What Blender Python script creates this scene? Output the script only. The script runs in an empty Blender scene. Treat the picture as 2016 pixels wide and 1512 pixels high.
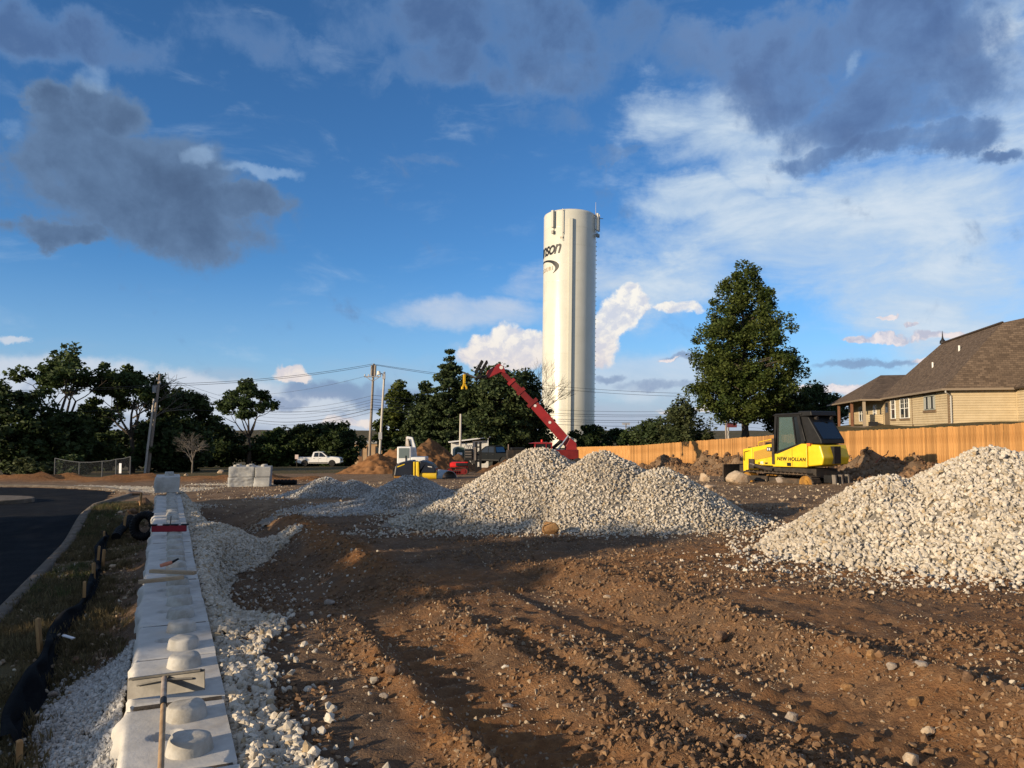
import bpy, bmesh, math, random
import numpy as np
from mathutils import Vector, Matrix, Euler

# ------------------------------------------------------------------ camera, sky, sun, exposure
SC = bpy.context.scene
COL = SC.collection
F_PX, CX, CY, PITCH, CAMZ = 1514.0, 1008.0, 756.0, math.radians(3.37), 1.87
cam = bpy.data.cameras.new('camera')
cam.sensor_width = 36.0
cam.lens = F_PX / 2016.0 * 36.0
cam.clip_start, cam.clip_end = 0.05, 9000.0
cam_o = bpy.data.objects.new('camera', cam)
COL.objects.link(cam_o)
cam_o.location = (0, 0, CAMZ)
cam_o.rotation_euler = (math.pi / 2 + PITCH, 0, 0)
SC.camera = cam_o

SUN_AZ, SUN_EL = math.radians(-125.0), math.radians(13.0)     # azimuth clockwise from +Y
SUNV = Vector((math.sin(SUN_AZ) * math.cos(SUN_EL), math.cos(SUN_AZ) * math.cos(SUN_EL), math.sin(SUN_EL)))
SKY_STRENGTH, SUN_STRENGTH = 0.115, 5.0
SC.view_settings.view_transform = 'Standard'
SC.view_settings.look = 'None'
SC.view_settings.exposure = 0.35
SC.view_settings.gamma = 1.0
SC.view_settings.use_curve_mapping = False

sun = bpy.data.lights.new('sun', 'SUN')
sun.energy = SUN_STRENGTH
sun.angle = math.radians(0.5)
sun.color = (1.0, 0.80, 0.55)
sun_o = bpy.data.objects.new('sun', sun)
COL.objects.link(sun_o)
sun_o.location = (-40, -30, 40)
sun_o.rotation_euler = SUNV.to_track_quat('Z', 'Y').to_euler()


def px_dir(px, py):
    xc, yc = (px - CX) / F_PX, (CY - py) / F_PX
    return Vector((xc, math.cos(PITCH) - yc * math.sin(PITCH), math.sin(PITCH) + yc * math.cos(PITCH)))


def at(px, py, d):
    v = px_dir(px, py)
    v = v * (d / v.y)
    return Vector((v.x, v.y, v.z + CAMZ))


def s2l(c):
    return tuple(((x / 255.0) / 12.92 if x / 255.0 <= 0.04045 else ((x / 255.0 + 0.055) / 1.055) ** 2.4) for x in c)


class Tree:
    """small helper for building shader node trees"""
    def __init__(self, nt):
        self.nt = nt

    def n(self, typ, **kw):
        nd = self.nt.nodes.new(typ)
        for k, v in kw.items():
            setattr(nd, k, v)
        return nd

    def put(self, sock, v):
        if isinstance(v, bpy.types.NodeSocket):
            self.nt.links.new(v, sock)
        elif v is not None:
            if isinstance(v, (tuple, list)) and len(v) == 3 and sock.type == 'RGBA':
                v = (*v, 1.0)
            sock.default_value = v

    def m(self, op, a, b=None, c=None, clamp=False):
        nd = self.n('ShaderNodeMath', operation=op, use_clamp=clamp)
        for i, v in enumerate((a, b, c)):
            if v is not None:
                self.put(nd.inputs[i], v)
        return nd.outputs[0]

    def vm(self, op, a, b=None, c=None):
        nd = self.n('ShaderNodeVectorMath', operation=op)
        for i, v in enumerate((a, b, c)):
            if v is not None:
                self.put(nd.inputs[i], v)
        return nd.outputs['Value'] if op in ('LENGTH', 'DOT_PRODUCT', 'DISTANCE') else nd.outputs[0]

    def xyz(self, x, y, z=0.0):
        nd = self.n('ShaderNodeCombineXYZ')
        self.put(nd.inputs[0], x); self.put(nd.inputs[1], y); self.put(nd.inputs[2], z)
        return nd.outputs[0]

    def noise(self, vec, scale, detail=4.0, rough=0.5, dist=0.0, color=False):
        nd = self.n('ShaderNodeTexNoise')
        self.put(nd.inputs['Vector'], vec)
        nd.inputs['Scale'].default_value = scale
        nd.inputs['Detail'].default_value = detail
        nd.inputs['Roughness'].default_value = rough
        nd.inputs['Distortion'].default_value = dist
        return nd.outputs['Color' if color else 'Fac']

    def ramp(self, v, lo, hi, a=0.0, b=1.0, smooth=True):
        nd = self.n('ShaderNodeMapRange', interpolation_type='SMOOTHSTEP' if smooth else 'LINEAR')
        nd.clamp = True
        self.put(nd.inputs['Value'], v)
        nd.inputs['From Min'].default_value = lo
        nd.inputs['From Max'].default_value = hi
        nd.inputs['To Min'].default_value = a
        nd.inputs['To Max'].default_value = b
        return nd.outputs['Result']

    def mix(self, fac, a, b, mode='MIX'):
        nd = self.n('ShaderNodeMix', data_type='RGBA', blend_type=mode)
        nd.clamp_factor = True
        self.put(nd.inputs['Factor'], fac)
        self.put(nd.inputs['A'] if False else nd.inputs[6], a)
        self.put(nd.inputs[7], b)
        return nd.outputs[2]


# ---- the sky: Nishita air, with clouds laid out by compass direction and height above the horizon
def build_world():
    w = bpy.data.worlds.new('World')
    SC.world = w
    w.use_nodes = True
    nt = w.node_tree
    T = Tree(nt)
    bg = nt.nodes['Background']
    bg.inputs[1].default_value = SKY_STRENGTH
    sk = T.n('ShaderNodeTexSky', sky_type='NISHITA')
    sk.sun_disc = False
    sk.sun_elevation = SUN_EL
    sk.sun_rotation = SUN_AZ % (2 * math.pi)
    sk.ozone_density = 3.0
    sk.air_density = 0.7
    sk.dust_density = 0.3
    hs = T.n('ShaderNodeHueSaturation')
    hs.inputs['Saturation'].default_value = 1.06
    hs.inputs['Value'].default_value = 1.0
    nt.links.new(sk.outputs[0], hs.inputs['Color'])
    K = 1.0 / SKY_STRENGTH / 2 ** SC.view_settings.exposure

    def cl(rgb):
        return tuple(x * K for x in s2l(rgb))
    base = T.mix(1.0, hs.outputs[0], (0.70, 0.99, 1.13), 'MULTIPLY')
    tc = T.n('ShaderNodeTexCoord')
    sep = T.n('ShaderNodeSeparateXYZ')
    nt.links.new(tc.outputs['Generated'], sep.inputs[0])
    az = T.m('ARCTAN2', sep.outputs[0], sep.outputs[1])
    el = T.m('ARCSINE', sep.outputs[2])
    P0 = T.xyz(az, el)
    # warp fields
    wc = T.noise(P0, 5.0, 9.0, 0.62, color=True)
    warp = T.vm('MULTIPLY', T.vm('SUBTRACT', wc, (0.5, 0.5, 0.5)), (0.26, 0.17, 0.0))
    P = T.vm('ADD', P0, warp)
    wf = T.noise(P0, 16.0, 6.0, 0.62, color=True)
    warp2 = T.vm('MULTIPLY', T.vm('SUBTRACT', wf, (0.5, 0.5, 0.5)), (0.05, 0.045, 0.0))
    PF = T.vm('ADD', P0, warp2)

    def blob(Pv, px, py, rx, ry, amp=1.0):
        v = px_dir(px, py).normalized()
        a0, e0 = math.atan2(v.x, v.y), math.asin(v.z)
        ca = math.cos(a0) ** 2 / F_PX
        sx, sy = 1 / (rx * ca * 1.0), 1 / (ry * math.cos(e0) ** 2 * math.cos(a0) / F_PX)
        q = T.vm('MULTIPLY_ADD', Pv, (sx, sy, 0.0), (-a0 * sx, -e0 * sy, 0.0))
        r = T.vm('LENGTH', q)
        return T.ramp(r, 1.35, 0.35, 0.0, amp)

    def field(Pv, blobs):
        f = None
        for b in blobs:
            g = blob(Pv, *b)
            f = g if f is None else T.m('MAXIMUM', f, g)
        return f
    PH = T.vm('ADD', P0, T.vm('MULTIPLY', warp, (0.8, 0.8, 0.0)))
    n1 = T.noise(P0, 11.0, 9.0, 0.60, 0.3)
    n2 = T.noise(T.vm('MULTIPLY', P0, (1.0, 2.6, 1.0)), 7.0, 9.0, 0.62, 0.4)
    n3 = T.noise(P0, 30.0, 6.0, 0.6)
    col = base
    # pale haze towards the horizon
    hz = T.ramp(el, 0.22, 0.0, 0.0, 0.45)
    col = T.mix(hz, col, cl((168, 190, 212)))
    hz2 = T.ramp(T.m('ADD', el, T.m('MULTIPLY', T.m('SUBTRACT', n2, 0.5), 0.10)), 0.105, 0.0, 0.0, 0.9)
    col = T.mix(hz2, col, cl((176, 186, 206)))
    # streaky high cirrus: wide sheet on the right, wisps elsewhere
    f = field(P, [(1650, 450, 520, 150), (1500, 300, 230, 110, .85), (1360, 400, 170, 80), (1850, 560, 300, 160), (1380, 240, 190, 130, .95), (1500, 330, 160, 70),
                  (1950, 240, 160, 260, .8), (1300, 560, 260, 70, .8), (1950, 90, 120, 100)])
    a = T.ramp(T.m('ADD', f, T.m('MULTIPLY', T.m('SUBTRACT', n2, 0.5), 2.0)), 0.05, 1.15, 0.0, 0.90)
    col = T.mix(a, col, cl((192, 212, 232)))
    a = T.ramp(T.m('ADD', f, T.m('MULTIPLY', T.m('SUBTRACT', n2, 0.5), 3.2)), 0.75, 1.75, 0.0, 0.65)
    col = T.mix(a, col, cl((226, 235, 243)))
    f = field(PF, [(920, 615, 190, 45), (1060, 560, 110, 40, .7), (1020, 690, 230, 30, .6), (1160, 540, 120, 60, .7), (560, 600, 90, 25, .45)])
    a = T.ramp(T.m('ADD', f, T.m('MULTIPLY', T.m('SUBTRACT', n2, 0.5), 1.3)), 0.35, 1.3, 0.0, 0.8)
    col = T.mix(a, col, cl((205, 214, 228)))
    # pale bank near the horizon on the left
    f = field(PF, [(60, 745, 330, 55), (330, 775, 330, 50), (520, 800, 260, 45, .8), (20, 668, 40, 9, .9), (1300, 740, 260, 60, .7), (760, 830, 300, 35, .7)])
    a = T.ramp(T.m('ADD', f, T.m('MULTIPLY', T.m('SUBTRACT', n2, 0.5), 0.9)), 0.25, 0.9, 0.0, 0.85)
    col = T.mix(a, col, cl((208, 216, 228)))
    # blue grey flat bases low in the sky
    f = field(PF, [(650, 768, 120, 26), (760, 780, 110, 24), (560, 790, 80, 14, .8), (1345, 708, 60, 9, .8), (1320, 760, 130, 12, .7), (1690, 712, 130, 9, .9), (1200, 745, 40, 10, .8), (1500, 770, 150, 14, .6)])
    a = T.ramp(T.m('ADD', f, T.m('MULTIPLY', T.m('SUBTRACT', n3, 0.5), 1.2)), 0.15, 1.0, 0.0, 0.75)
    col = T.mix(a, col, cl((124, 146, 182)))
    # sunlit heaped cumulus, lit from the left
    nb = T.noise(PF, 34.0, 7.0, 0.62)
    nbo = T.noise(T.vm('ADD', PF, (-0.007, 0.009, 0.0)), 34.0, 7.0, 0.62)
    lit = T.ramp(T.m('SUBTRACT', nb, nbo), -0.13, 0.13)
    f = field(PF, [(1238, 585, 34, 34), (1252, 605, 44, 34), (1215, 625, 48, 46), (1180, 655, 52, 54), (1330, 610, 60, 16, .85), (1150, 690, 90, 46),
                   (1000, 668, 52, 32), (955, 682, 44, 28), (1040, 680, 44, 38), (930, 705, 50, 30), (1000, 705, 100, 34),
                   (570, 735, 38, 20), (590, 742, 30, 14), (700, 830, 90, 12, .7), (1390, 805, 130, 10, .7)])
    fl = T.m('ADD', f, T.m('MULTIPLY', T.m('SUBTRACT', nb, 0.5), 1.1))
    a = T.ramp(fl, 0.34, 0.78)
    cc = T.mix(lit, cl((208, 214, 228)), cl((250, 246, 238)))
    cc = T.mix(T.ramp(el, 0.15, 0.055, 0.0, 0.55), cc, cl((224, 208, 205)))
    col = T.mix(a, col, cc)
    # small flat fair weather clouds
    f = field(PF, [(1740, 664, 60, 11), (1830, 661, 60, 12), (1680, 668, 32, 9), (1900, 660, 60, 11), (1752, 629, 20, 5), (1793, 642, 22, 5),
                   (1630, 758, 50, 14), (1690, 760, 60, 16), (1590, 765, 40, 10), (1812, 703, 34, 7), (1315, 712, 34, 5, .8)])
    fl = T.m('ADD', f, T.m('MULTIPLY', T.m('SUBTRACT', nb, 0.5), 1.0))
    a = T.ramp(fl, 0.30, 0.85, 0.0, 0.92)
    col = T.mix(a, col, T.mix(lit, cl((190, 192, 210)), cl((244, 232, 230))))
    # dark cumulus with soft ragged edges
    f = field(P, [(180, 60, 200, 75), (60, 30, 180, 80), (480, 60, 150, 70, .7), (640, 80, 80, 35, .65), (880, 150, 170, 70, .95), (950, 50, 290, 130, 1.1), (1090, 130, 170, 90, 1.0), (1230, 60, 130, 90, .8), (1060, 235, 110, 40, .55),
                  (1450, 60, 240, 80, .8), (830, 310, 110, 14, .5), (1190, 290, 80, 14, .6)])
    fl = T.m('ADD', f, T.m('MULTIPLY', T.m('SUBTRACT', n1, 0.5), 1.9))
    a = T.ramp(fl, 0.20, 1.10, 0.0, 0.85)
    col = T.mix(a, col, T.mix(T.ramp(fl, 0.6, 1.3), cl((108, 140, 184)), cl((80, 108, 152))))
    f = field(P, [(1650, 60, 260, 95), (1800, 110, 220, 120), (1700, 210, 190, 85), (1830, 280, 170, 40), (1660, 290, 120, 36), (1930, 310, 80, 24), (1540, 150, 150, 110, .9), (1760, 200, 260, 110), (1480, 40, 160, 70, .8)])
    fl = T.m('ADD', f, T.m('MULTIPLY', T.m('SUBTRACT', n1, 0.5), 2.2))
    a = T.ramp(fl, 0.16, 0.95, 0.0, 0.95)
    col = T.mix(a, col, T.mix(T.ramp(fl, 0.6, 1.5), cl((106, 138, 184)), cl((82, 108, 154))))
    f = field(PH, [(250, 235, 115, 80), (180, 300, 120, 100), (280, 380, 250, 120), (300, 450, 250, 80), (200, 330, 170, 120), (470, 405, 110, 50), (90, 465, 100, 35), (330, 440, 240, 80), (130, 225, 60, 60)])
    fl = T.m('ADD', f, T.m('MULTIPLY', T.m('SUBTRACT', n1, 0.5), 1.7))
    a = T.ramp(fl, 0.16, 0.72, 0.0, 0.97)
    body = T.mix(T.ramp(T.m('ADD', fl, T.m('MULTIPLY', T.m('SUBTRACT', n3, 0.5), 0.9)), 0.3, 1.5), cl((104, 132, 168)), cl((78, 101, 134)))
    col = T.mix(a, col, body)
    f = field(PF, [(520, 340, 100, 17), (385, 310, 40, 26, .8), (185, 150, 40, 35, .6), (1680, 125, 22, 30, .8), (15, 250, 40, 30, .6)])
    fl = T.m('ADD', f, T.m('MULTIPLY', T.m('SUBTRACT', n3, 0.5), 1.2))
    col = T.mix(T.ramp(fl, 0.2, 1.15, 0.0, 0.7), col, cl((150, 180, 215)))
    # rest of the sky, unseen: loose cumulus, brightened to fill the shaded ground
    away = T.m('MAXIMUM', T.ramp(el, 0.58, 0.75), T.ramp(T.m('ABSOLUTE', az), 0.68, 0.95))
    g = T.noise(tc.outputs['Generated'], 3.0, 8.0, 0.56)
    a = T.m('MULTIPLY', T.m('MULTIPLY', T.ramp(g, 0.44, 0.62, 0.0, 0.85), away), T.ramp(el, -0.05, 0.1))
    col = T.mix(a, col, T.mix(T.ramp(g, 0.52, 0.78), cl((225, 226, 226)), cl((128, 148, 176))))
    nt.links.new(col, bg.inputs[0])


build_world()

# ------------------------------------------------------------------ materials
MATS = {}


def mat(name, c1, c2=None, scale=3.0, rough=0.8, bump=0.0, bscale=None, metal=0.0, detail=6.0, spec=0.3, island=0.0, obj_rand=0.0, dirt=None, dirt_amt=0.0, stretch=None, trans=0.0, thr=(0.35, 0.65)):
    if name in MATS:
        return MATS[name]
    m = bpy.data.materials.new(name)
    m.use_nodes = True
    T = Tree(m.node_tree)
    b = m.node_tree.nodes['Principled BSDF']
    b.inputs['Roughness'].default_value = rough
    b.inputs['Metallic'].default_value = metal
    b.inputs['Specular IOR Level'].default_value = spec
    tc = T.n('ShaderNodeTexCoord')
    v = tc.outputs['Object']
    if stretch:
        v = T.vm('MULTIPLY', v, stretch)
    col = (*c1, 1.0)
    nz = T.noise(v, scale, detail, 0.6)
    if c2 is not None:
        col = T.mix(T.ramp(nz, thr[0], thr[1]), c1, c2)
    if island:
        g = T.n('ShaderNodeNewGeometry')
        col = T.mix(1.0, col, T.xyz(*(T.ramp(g.outputs['Random Per Island'], 0, 1, 1 - island, 1 + island, False),) * 3), 'MULTIPLY')
    if obj_rand:
        oi = T.n('ShaderNodeObjectInfo')
        r = T.ramp(oi.outputs['Random'], 0, 1, 1 - obj_rand, 1 + obj_rand, False)
        col = T.mix(1.0, col, T.xyz(r, r, r), 'MULTIPLY')
    if dirt is not None:
        d = T.noise(v, scale * 0.45, 8.0, 0.66)
        col = T.mix(T.ramp(d, 0.50, 0.68, 0.0, dirt_amt), col, dirt)
    T.put(b.inputs['Base Color'], col)
    if bump:
        bn = T.n('ShaderNodeBump')
        bn.inputs['Strength'].default_value = bump
        bn.inputs['Distance'].default_value = 0.02
        T.put(bn.inputs['Height'], T.noise(v, bscale or scale * 3, 6.0, 0.65))
        m.node_tree.links.new(bn.outputs[0], b.inputs['Normal'])
    if trans:
        tr = T.n('ShaderNodeBsdfTranslucent')
        T.put(tr.inputs[0], col)
        mx = T.n('ShaderNodeMixShader')
        mx.inputs[0].default_value = trans
        m.node_tree.links.new(b.outputs[0], mx.inputs[1])
        m.node_tree.links.new(tr.outputs[0], mx.inputs[2])
        m.node_tree.links.new(mx.outputs[0], m.node_tree.nodes['Material Output'].inputs[0])
    MATS[name] = m
    return m


def glass_mat(name, tint, rough=0.05, alpha=1.0):
    if name in MATS:
        return MATS[name]
    m = bpy.data.materials.new(name)
    m.use_nodes = True
    b = m.node_tree.nodes['Principled BSDF']
    b.inputs['Base Color'].default_value = (*tint, 1)
    b.inputs['Roughness'].default_value = rough
    b.inputs['Specular IOR Level'].default_value = 0.6
    if alpha < 1:
        T = Tree(m.node_tree)
        tr = T.n('ShaderNodeBsdfTransparent')
        mx = T.n('ShaderNodeMixShader')
        mx.inputs[0].default_value = alpha
        m.node_tree.links.new(tr.outputs[0], mx.inputs[1])
        m.node_tree.links.new(b.outputs[0], mx.inputs[2])
        m.node_tree.links.new(mx.outputs[0], m.node_tree.nodes['Material Output'].inputs[0])
    MATS[name] = m
    return m


# ------------------------------------------------------------------ object helpers
def tag(o, label=None, cat=None, group=None, kind=None):
    if label: o['label'] = label
    if cat: o['category'] = cat
    if group: o['group'] = group
    if kind: o['kind'] = kind
    return o


def link(o, parent=None):
    COL.objects.link(o)
    if parent is not None:
        o.parent = parent
    return o


def empty(name, loc, rz=0.0, label=None, cat=None, group=None):
    o = bpy.data.objects.new(name, None)
    o.empty_display_size = 0.2
    o.location = loc
    o.rotation_euler = (0, 0, rz)
    link(o)
    return tag(o, label, cat, group)


def np_mesh(name, verts, faces, mats=(), smooth=False):
    """verts (N,3); faces (M,k) int array with constant k"""
    me = bpy.data.meshes.new(name)
    verts = np.asarray(verts, dtype=np.float32)
    faces = np.asarray(faces, dtype=np.int32)
    me.vertices.add(len(verts))
    me.vertices.foreach_set('co', verts.ravel())
    if len(faces):
        k = faces.shape[1]
        me.loops.add(faces.size)
        me.loops.foreach_set('vertex_index', faces.ravel())
        me.polygons.add(len(faces))
        me.polygons.foreach_set('loop_start', np.arange(0, faces.size, k, dtype=np.int32))
        me.polygons.foreach_set('loop_total', np.full(len(faces), k, dtype=np.int32))
        if smooth:
            me.polygons.foreach_set('use_smooth', np.ones(len(faces), dtype=bool))
    for m in mats:
        me.materials.append(m)
    me.update(calc_edges=True)
    return me


def mesh_obj(name, me, parent=None, loc=(0, 0, 0), rot=(0, 0, 0)):
    o = bpy.data.objects.new(name, me)
    o.location = loc
    o.rotation_euler = rot
    return link(o, parent)


class MB:
    """collects simple shapes into one mesh"""
    def __init__(self):
        self.v, self.f = [], []

    def add(self, vs, fs):
        o = len(self.v)
        self.v += [tuple(x) for x in vs]
        self.f += [tuple(i + o for i in f) for f in fs]
        return self

    def box(self, lo, hi, M=None):
        (x0, y0, z0), (x1, y1, z1) = lo, hi
        vs = [(x0, y0, z0), (x1, y0, z0), (x1, y1, z0), (x0, y1, z0), (x0, y0, z1), (x1, y0, z1), (x1, y1, z1), (x0, y1, z1)]
        if M is not None:
            vs = [M @ Vector(v) for v in vs]
        return self.add(vs, [(0, 3, 2, 1), (4, 5, 6, 7), (0, 1, 5, 4), (1, 2, 6, 5), (2, 3, 7, 6), (3, 0, 4, 7)])

    def bar(self, p0, p1, w, h=None, up=(0, 0, 1)):
        """box beam from p0 to p1, w wide (sideways) and h high"""
        h = h or w
        p0, p1 = Vector(p0), Vector(p1)
        d = (p1 - p0).normalized()
        u = Vector(up)
        if abs(d.dot(u)) > 0.98:
            u = Vector((1, 0, 0))
        s = d.cross(u).normalized()
        u = s.cross(d).normalized()
        vs = []
        for p in (p0, p1):
            for a, b in ((-1, -1), (1, -1), (1, 1), (-1, 1)):
                vs.append(p + s * (a * w / 2) + u * (b * h / 2))
        return self.add(vs, [(0, 3, 2, 1), (4, 5, 6, 7), (0, 1, 5, 4), (1, 2, 6, 5), (2, 3, 7, 6), (3, 0, 4, 7)])

    def tube(self, pts, radii, n=8, caps=True):
        pts = [Vector(p) for p in pts]
        if not isinstance(radii, (list, tuple)):
            radii = [radii] * len(pts)
        rings = []
        o = len(self.v)
        ref = None
        for i, p in enumerate(pts):
            d = (pts[min(i + 1, len(pts) - 1)] - pts[max(i - 1, 0)])
            d = d.normalized() if d.length > 1e-9 else Vector((0, 0, 1))
            if ref is None:
                ref = Vector((0, 0, 1)) if abs(d.z) < 0.9 else Vector((1, 0, 0))
            s = d.cross(ref).normalized()
            ref = s.cross(d).normalized()
            for k in range(n):
                a = 2 * math.pi * k / n
                self.v.append(tuple(p + (s * math.cos(a) + ref * math.sin(a)) * radii[i]))
        for i in range(len(pts) - 1):
            for k in range(n):
                a, b = o + i * n + k, o + i * n + (k + 1) % n
                self.f.append((a, b, b + n, a + n))
        if caps:
            self.f.append(tuple(o + k for k in range(n))[::-1])
            self.f.append(tuple(o + (len(pts) - 1) * n + k for k in range(n)))
        return self

    def prism(self, poly, a, b, axis='y'):
        """extrude a 2D polygon; axis y: poly in xz, from y=a to y=b; axis x: poly in yz; axis z: poly in xy"""
        n = len(poly)
        def p3(q, t):
            return (q[0], t, q[1]) if axis == 'y' else ((t, q[0], q[1]) if axis == 'x' else (q[0], q[1], t))
        vs = [p3(q, a) for q in poly] + [p3(q, b) for q in poly]
        fs = [tuple(range(n)), tuple(range(2 * n - 1, n - 1, -1))]
        fs += [(i, i + n, (i + 1) % n + n, (i + 1) % n) for i in range(n)]
        return self.add(vs, fs)

    def lathe(self, prof, n=24, c=(0, 0, 0)):
        o = len(self.v)
        for r, z in prof:
            for k in range(n):
                a = 2 * math.pi * k / n
                self.v.append((c[0] + r * math.cos(a), c[1] + r * math.sin(a), c[2] + z))
        for i in range(len(prof) - 1):
            for k in range(n):
                a, b = o + i * n + k, o + i * n + (k + 1) % n
                self.f.append((a, b, b + n, a + n))
        self.f.append(tuple(o + k for k in range(n))[::-1])
        self.f.append(tuple(o + (len(prof) - 1) * n + k for k in range(n)))
        return self

    def poly(self, pts):
        return self.add(pts, [tuple(range(len(pts)))])

    def build(self, name, m, parent=None, loc=(0, 0, 0), rot=(0, 0, 0), smooth=False, bevel=0.0, fix=True):
        me = bpy.data.meshes.new(name)
        me.from_pydata(self.v, [], self.f)
        if fix:
            bm = bmesh.new(); bm.from_mesh(me)
            bmesh.ops.recalc_face_normals(bm, faces=bm.faces)
            bm.to_mesh(me); bm.free()
        me.materials.append(m)
        if smooth:
            for p in me.polygons:
                p.use_smooth = True
            try:
                me.set_sharp_from_angle(angle=math.radians(40))
            except Exception:
                pass
        o = mesh_obj(name, me, parent, loc, rot)
        if bevel:
            bv = o.modifiers.new('bevel', 'BEVEL')
            bv.width = bevel
            bv.segments = 2
            bv.limit_method = 'ANGLE'
        return o


# numpy noise
def _h(ix, iy, seed):
    n = (ix.astype(np.int64) * 374761393 + iy.astype(np.int64) * 668265263 + seed * 1442695041) & 0xFFFFFFFF
    n = ((n ^ (n >> 13)) * 1274126177) & 0xFFFFFFFF
    return ((n ^ (n >> 16)) & 0xFFFFFF) / float(0xFFFFFF)


def vnoise(x, y, seed=0):
    x, y = np.asarray(x, float), np.asarray(y, float)
    ix, iy = np.floor(x), np.floor(y)
    fx, fy = x - ix, y - iy
    fx, fy = fx * fx * fx * (fx * (fx * 6 - 15) + 10), fy * fy * fy * (fy * (fy * 6 - 15) + 10)
    a, b = _h(ix, iy, seed), _h(ix + 1, iy, seed)
    c, d = _h(ix, iy + 1, seed), _h(ix + 1, iy + 1, seed)
    return (a + (b - a) * fx) * (1 - fy) + (c + (d - c) * fx) * fy - 0.5


def fbm(x, y, sc, octv=4, seed=0, gain=0.5):
    t, amp, f = 0, 1.0, sc
    for i in range(octv):
        t = t + amp * vnoise(x * f + 17.3 * i, y * f - 9.1 * i, seed + i)
        amp *= gain
        f *= 2.03
    return t


def sstep(a, b, x):
    t = np.clip((np.asarray(x, float) - a) / (b - a), 0, 1)
    return t * t * (3 - 2 * t)


def bump1(x, c, w):
    return np.exp(-((x - c) / w) ** 2)


# geometry-node scatter of small stones, clods and tufts on the points of a mesh
def proto_collection(name, meshes):
    c = bpy.data.collections.new(name)
    for i, me in enumerate(meshes):
        o = bpy.data.objects.new(me.name, me)
        c.objects.link(o)
    return c


def scatter_group(name, coll):
    ng = bpy.data.node_groups.new(name, 'GeometryNodeTree')
    ng.interface.new_socket('Geometry', in_out='INPUT', socket_type='NodeSocketGeometry')
    ng.interface.new_socket('Geometry', in_out='OUTPUT', socket_type='NodeSocketGeometry')
    gi, go = ng.nodes.new('NodeGroupInput'), ng.nodes.new('NodeGroupOutput')
    iop = ng.nodes.new('GeometryNodeInstanceOnPoints')
    ci = ng.nodes.new('GeometryNodeCollectionInfo')
    ci.inputs['Collection'].default_value = coll
    ci.inputs['Separate Children'].default_value = True
    ci.inputs['Reset Children'].default_value = True

    def attr(nm, t):
        n = ng.nodes.new('GeometryNodeInputNamedAttribute')
        n.data_type = t
        n.inputs['Name'].default_value = nm
        return n.outputs['Attribute']
    L = ng.links.new
    L(gi.outputs[0], iop.inputs['Points'])
    L(attr('is_pt', 'BOOLEAN'), iop.inputs['Selection'])
    L(ci.outputs[0], iop.inputs['Instance'])
    iop.inputs['Pick Instance'].default_value = True
    L(attr('idx', 'INT'), iop.inputs['Instance Index'])
    L(attr('rot', 'FLOAT_VECTOR'), iop.inputs['Rotation'])
    L(attr('scl', 'FLOAT_VECTOR'), iop.inputs['Scale'])
    jn = ng.nodes.new('GeometryNodeJoinGeometry')
    L(gi.outputs[0], jn.inputs[0])
    L(iop.outputs[0], jn.inputs[0])
    L(jn.outputs[0], go.inputs[0])
    return ng


def scatter_obj(name, ng, pts, rot, scl, idx, parent=None, base=None, mats=()):
    """object = optional base surface (verts, quads) + stones instanced on points"""
    pts = np.asarray(pts, np.float32)
    nb = 0
    if base is not None:
        bv, bf = base
        nb = len(bv)
        allv = np.concatenate([np.asarray(bv, np.float32), pts])
        me = np_mesh(name, allv, bf, mats, smooth=True)
    else:
        me = np_mesh(name, pts, np.zeros((0, 4), np.int32), mats)
    n = nb + len(pts)

    def put(nm, t, arr, prop):
        a = me.attributes.new(nm, t, 'POINT')
        a.data.foreach_set(prop, arr.ravel())
    f = np.zeros(n, bool); f[nb:] = True
    put('is_pt', 'BOOLEAN', f, 'value')
    x = np.zeros((n, 3), np.float32); x[nb:] = rot
    put('rot', 'FLOAT_VECTOR', x, 'vector')
    x = np.ones((n, 3), np.float32); x[nb:] = scl
    put('scl', 'FLOAT_VECTOR', x, 'vector')
    x = np.zeros(n, np.int32); x[nb:] = idx
    put('idx', 'INT', x, 'value')
    o = mesh_obj(name, me, parent)
    md = o.modifiers.new('scatter', 'NODES')
    md.node_group = ng
    return o


def stone_mesh(name, seed, m, flat=0.75, npt=13, smooth=False):
    r = random.Random(seed)
    bm = bmesh.new()
    for i in range(npt):
        v = Vector((r.gauss(0, 1), r.gauss(0, 1), r.gauss(0, 1))).normalized()
        v *= 0.5 * r.uniform(0.82, 1.0)
        bm.verts.new((v.x * 1.12, v.y * 0.9, v.z * flat))
    res = bmesh.ops.convex_hull(bm, input=bm.verts)
    junk = [e for e in res['geom_interior'] if isinstance(e, bmesh.types.BMVert)]
    if junk:
        bmesh.ops.delete(bm, geom=junk, context='VERTS')
    me = bpy.data.meshes.new(name)
    bm.to_mesh(me)
    bm.free()
    me.materials.append(m)
    return me

# ------------------------------------------------------------------ terrain
WS, WT = (-0.409, 0.912), (0.912, 0.409)          # along the wall, and across it to the right


def st(x, y):
    return WS[0] * x + WS[1] * y, WT[0] * x + WT[1] * y


def xy(s, t):
    return WT[0] * t + WS[0] * s, WT[1] * t + WS[1] * s


FENCE_A, FENCE_D = Vector((21.4, 32.6)), Vector((-0.267, 1.0))


def fence_x(y):
    return 21.4 - 0.267 * (np.asarray(y, float) - 32.6)


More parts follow.
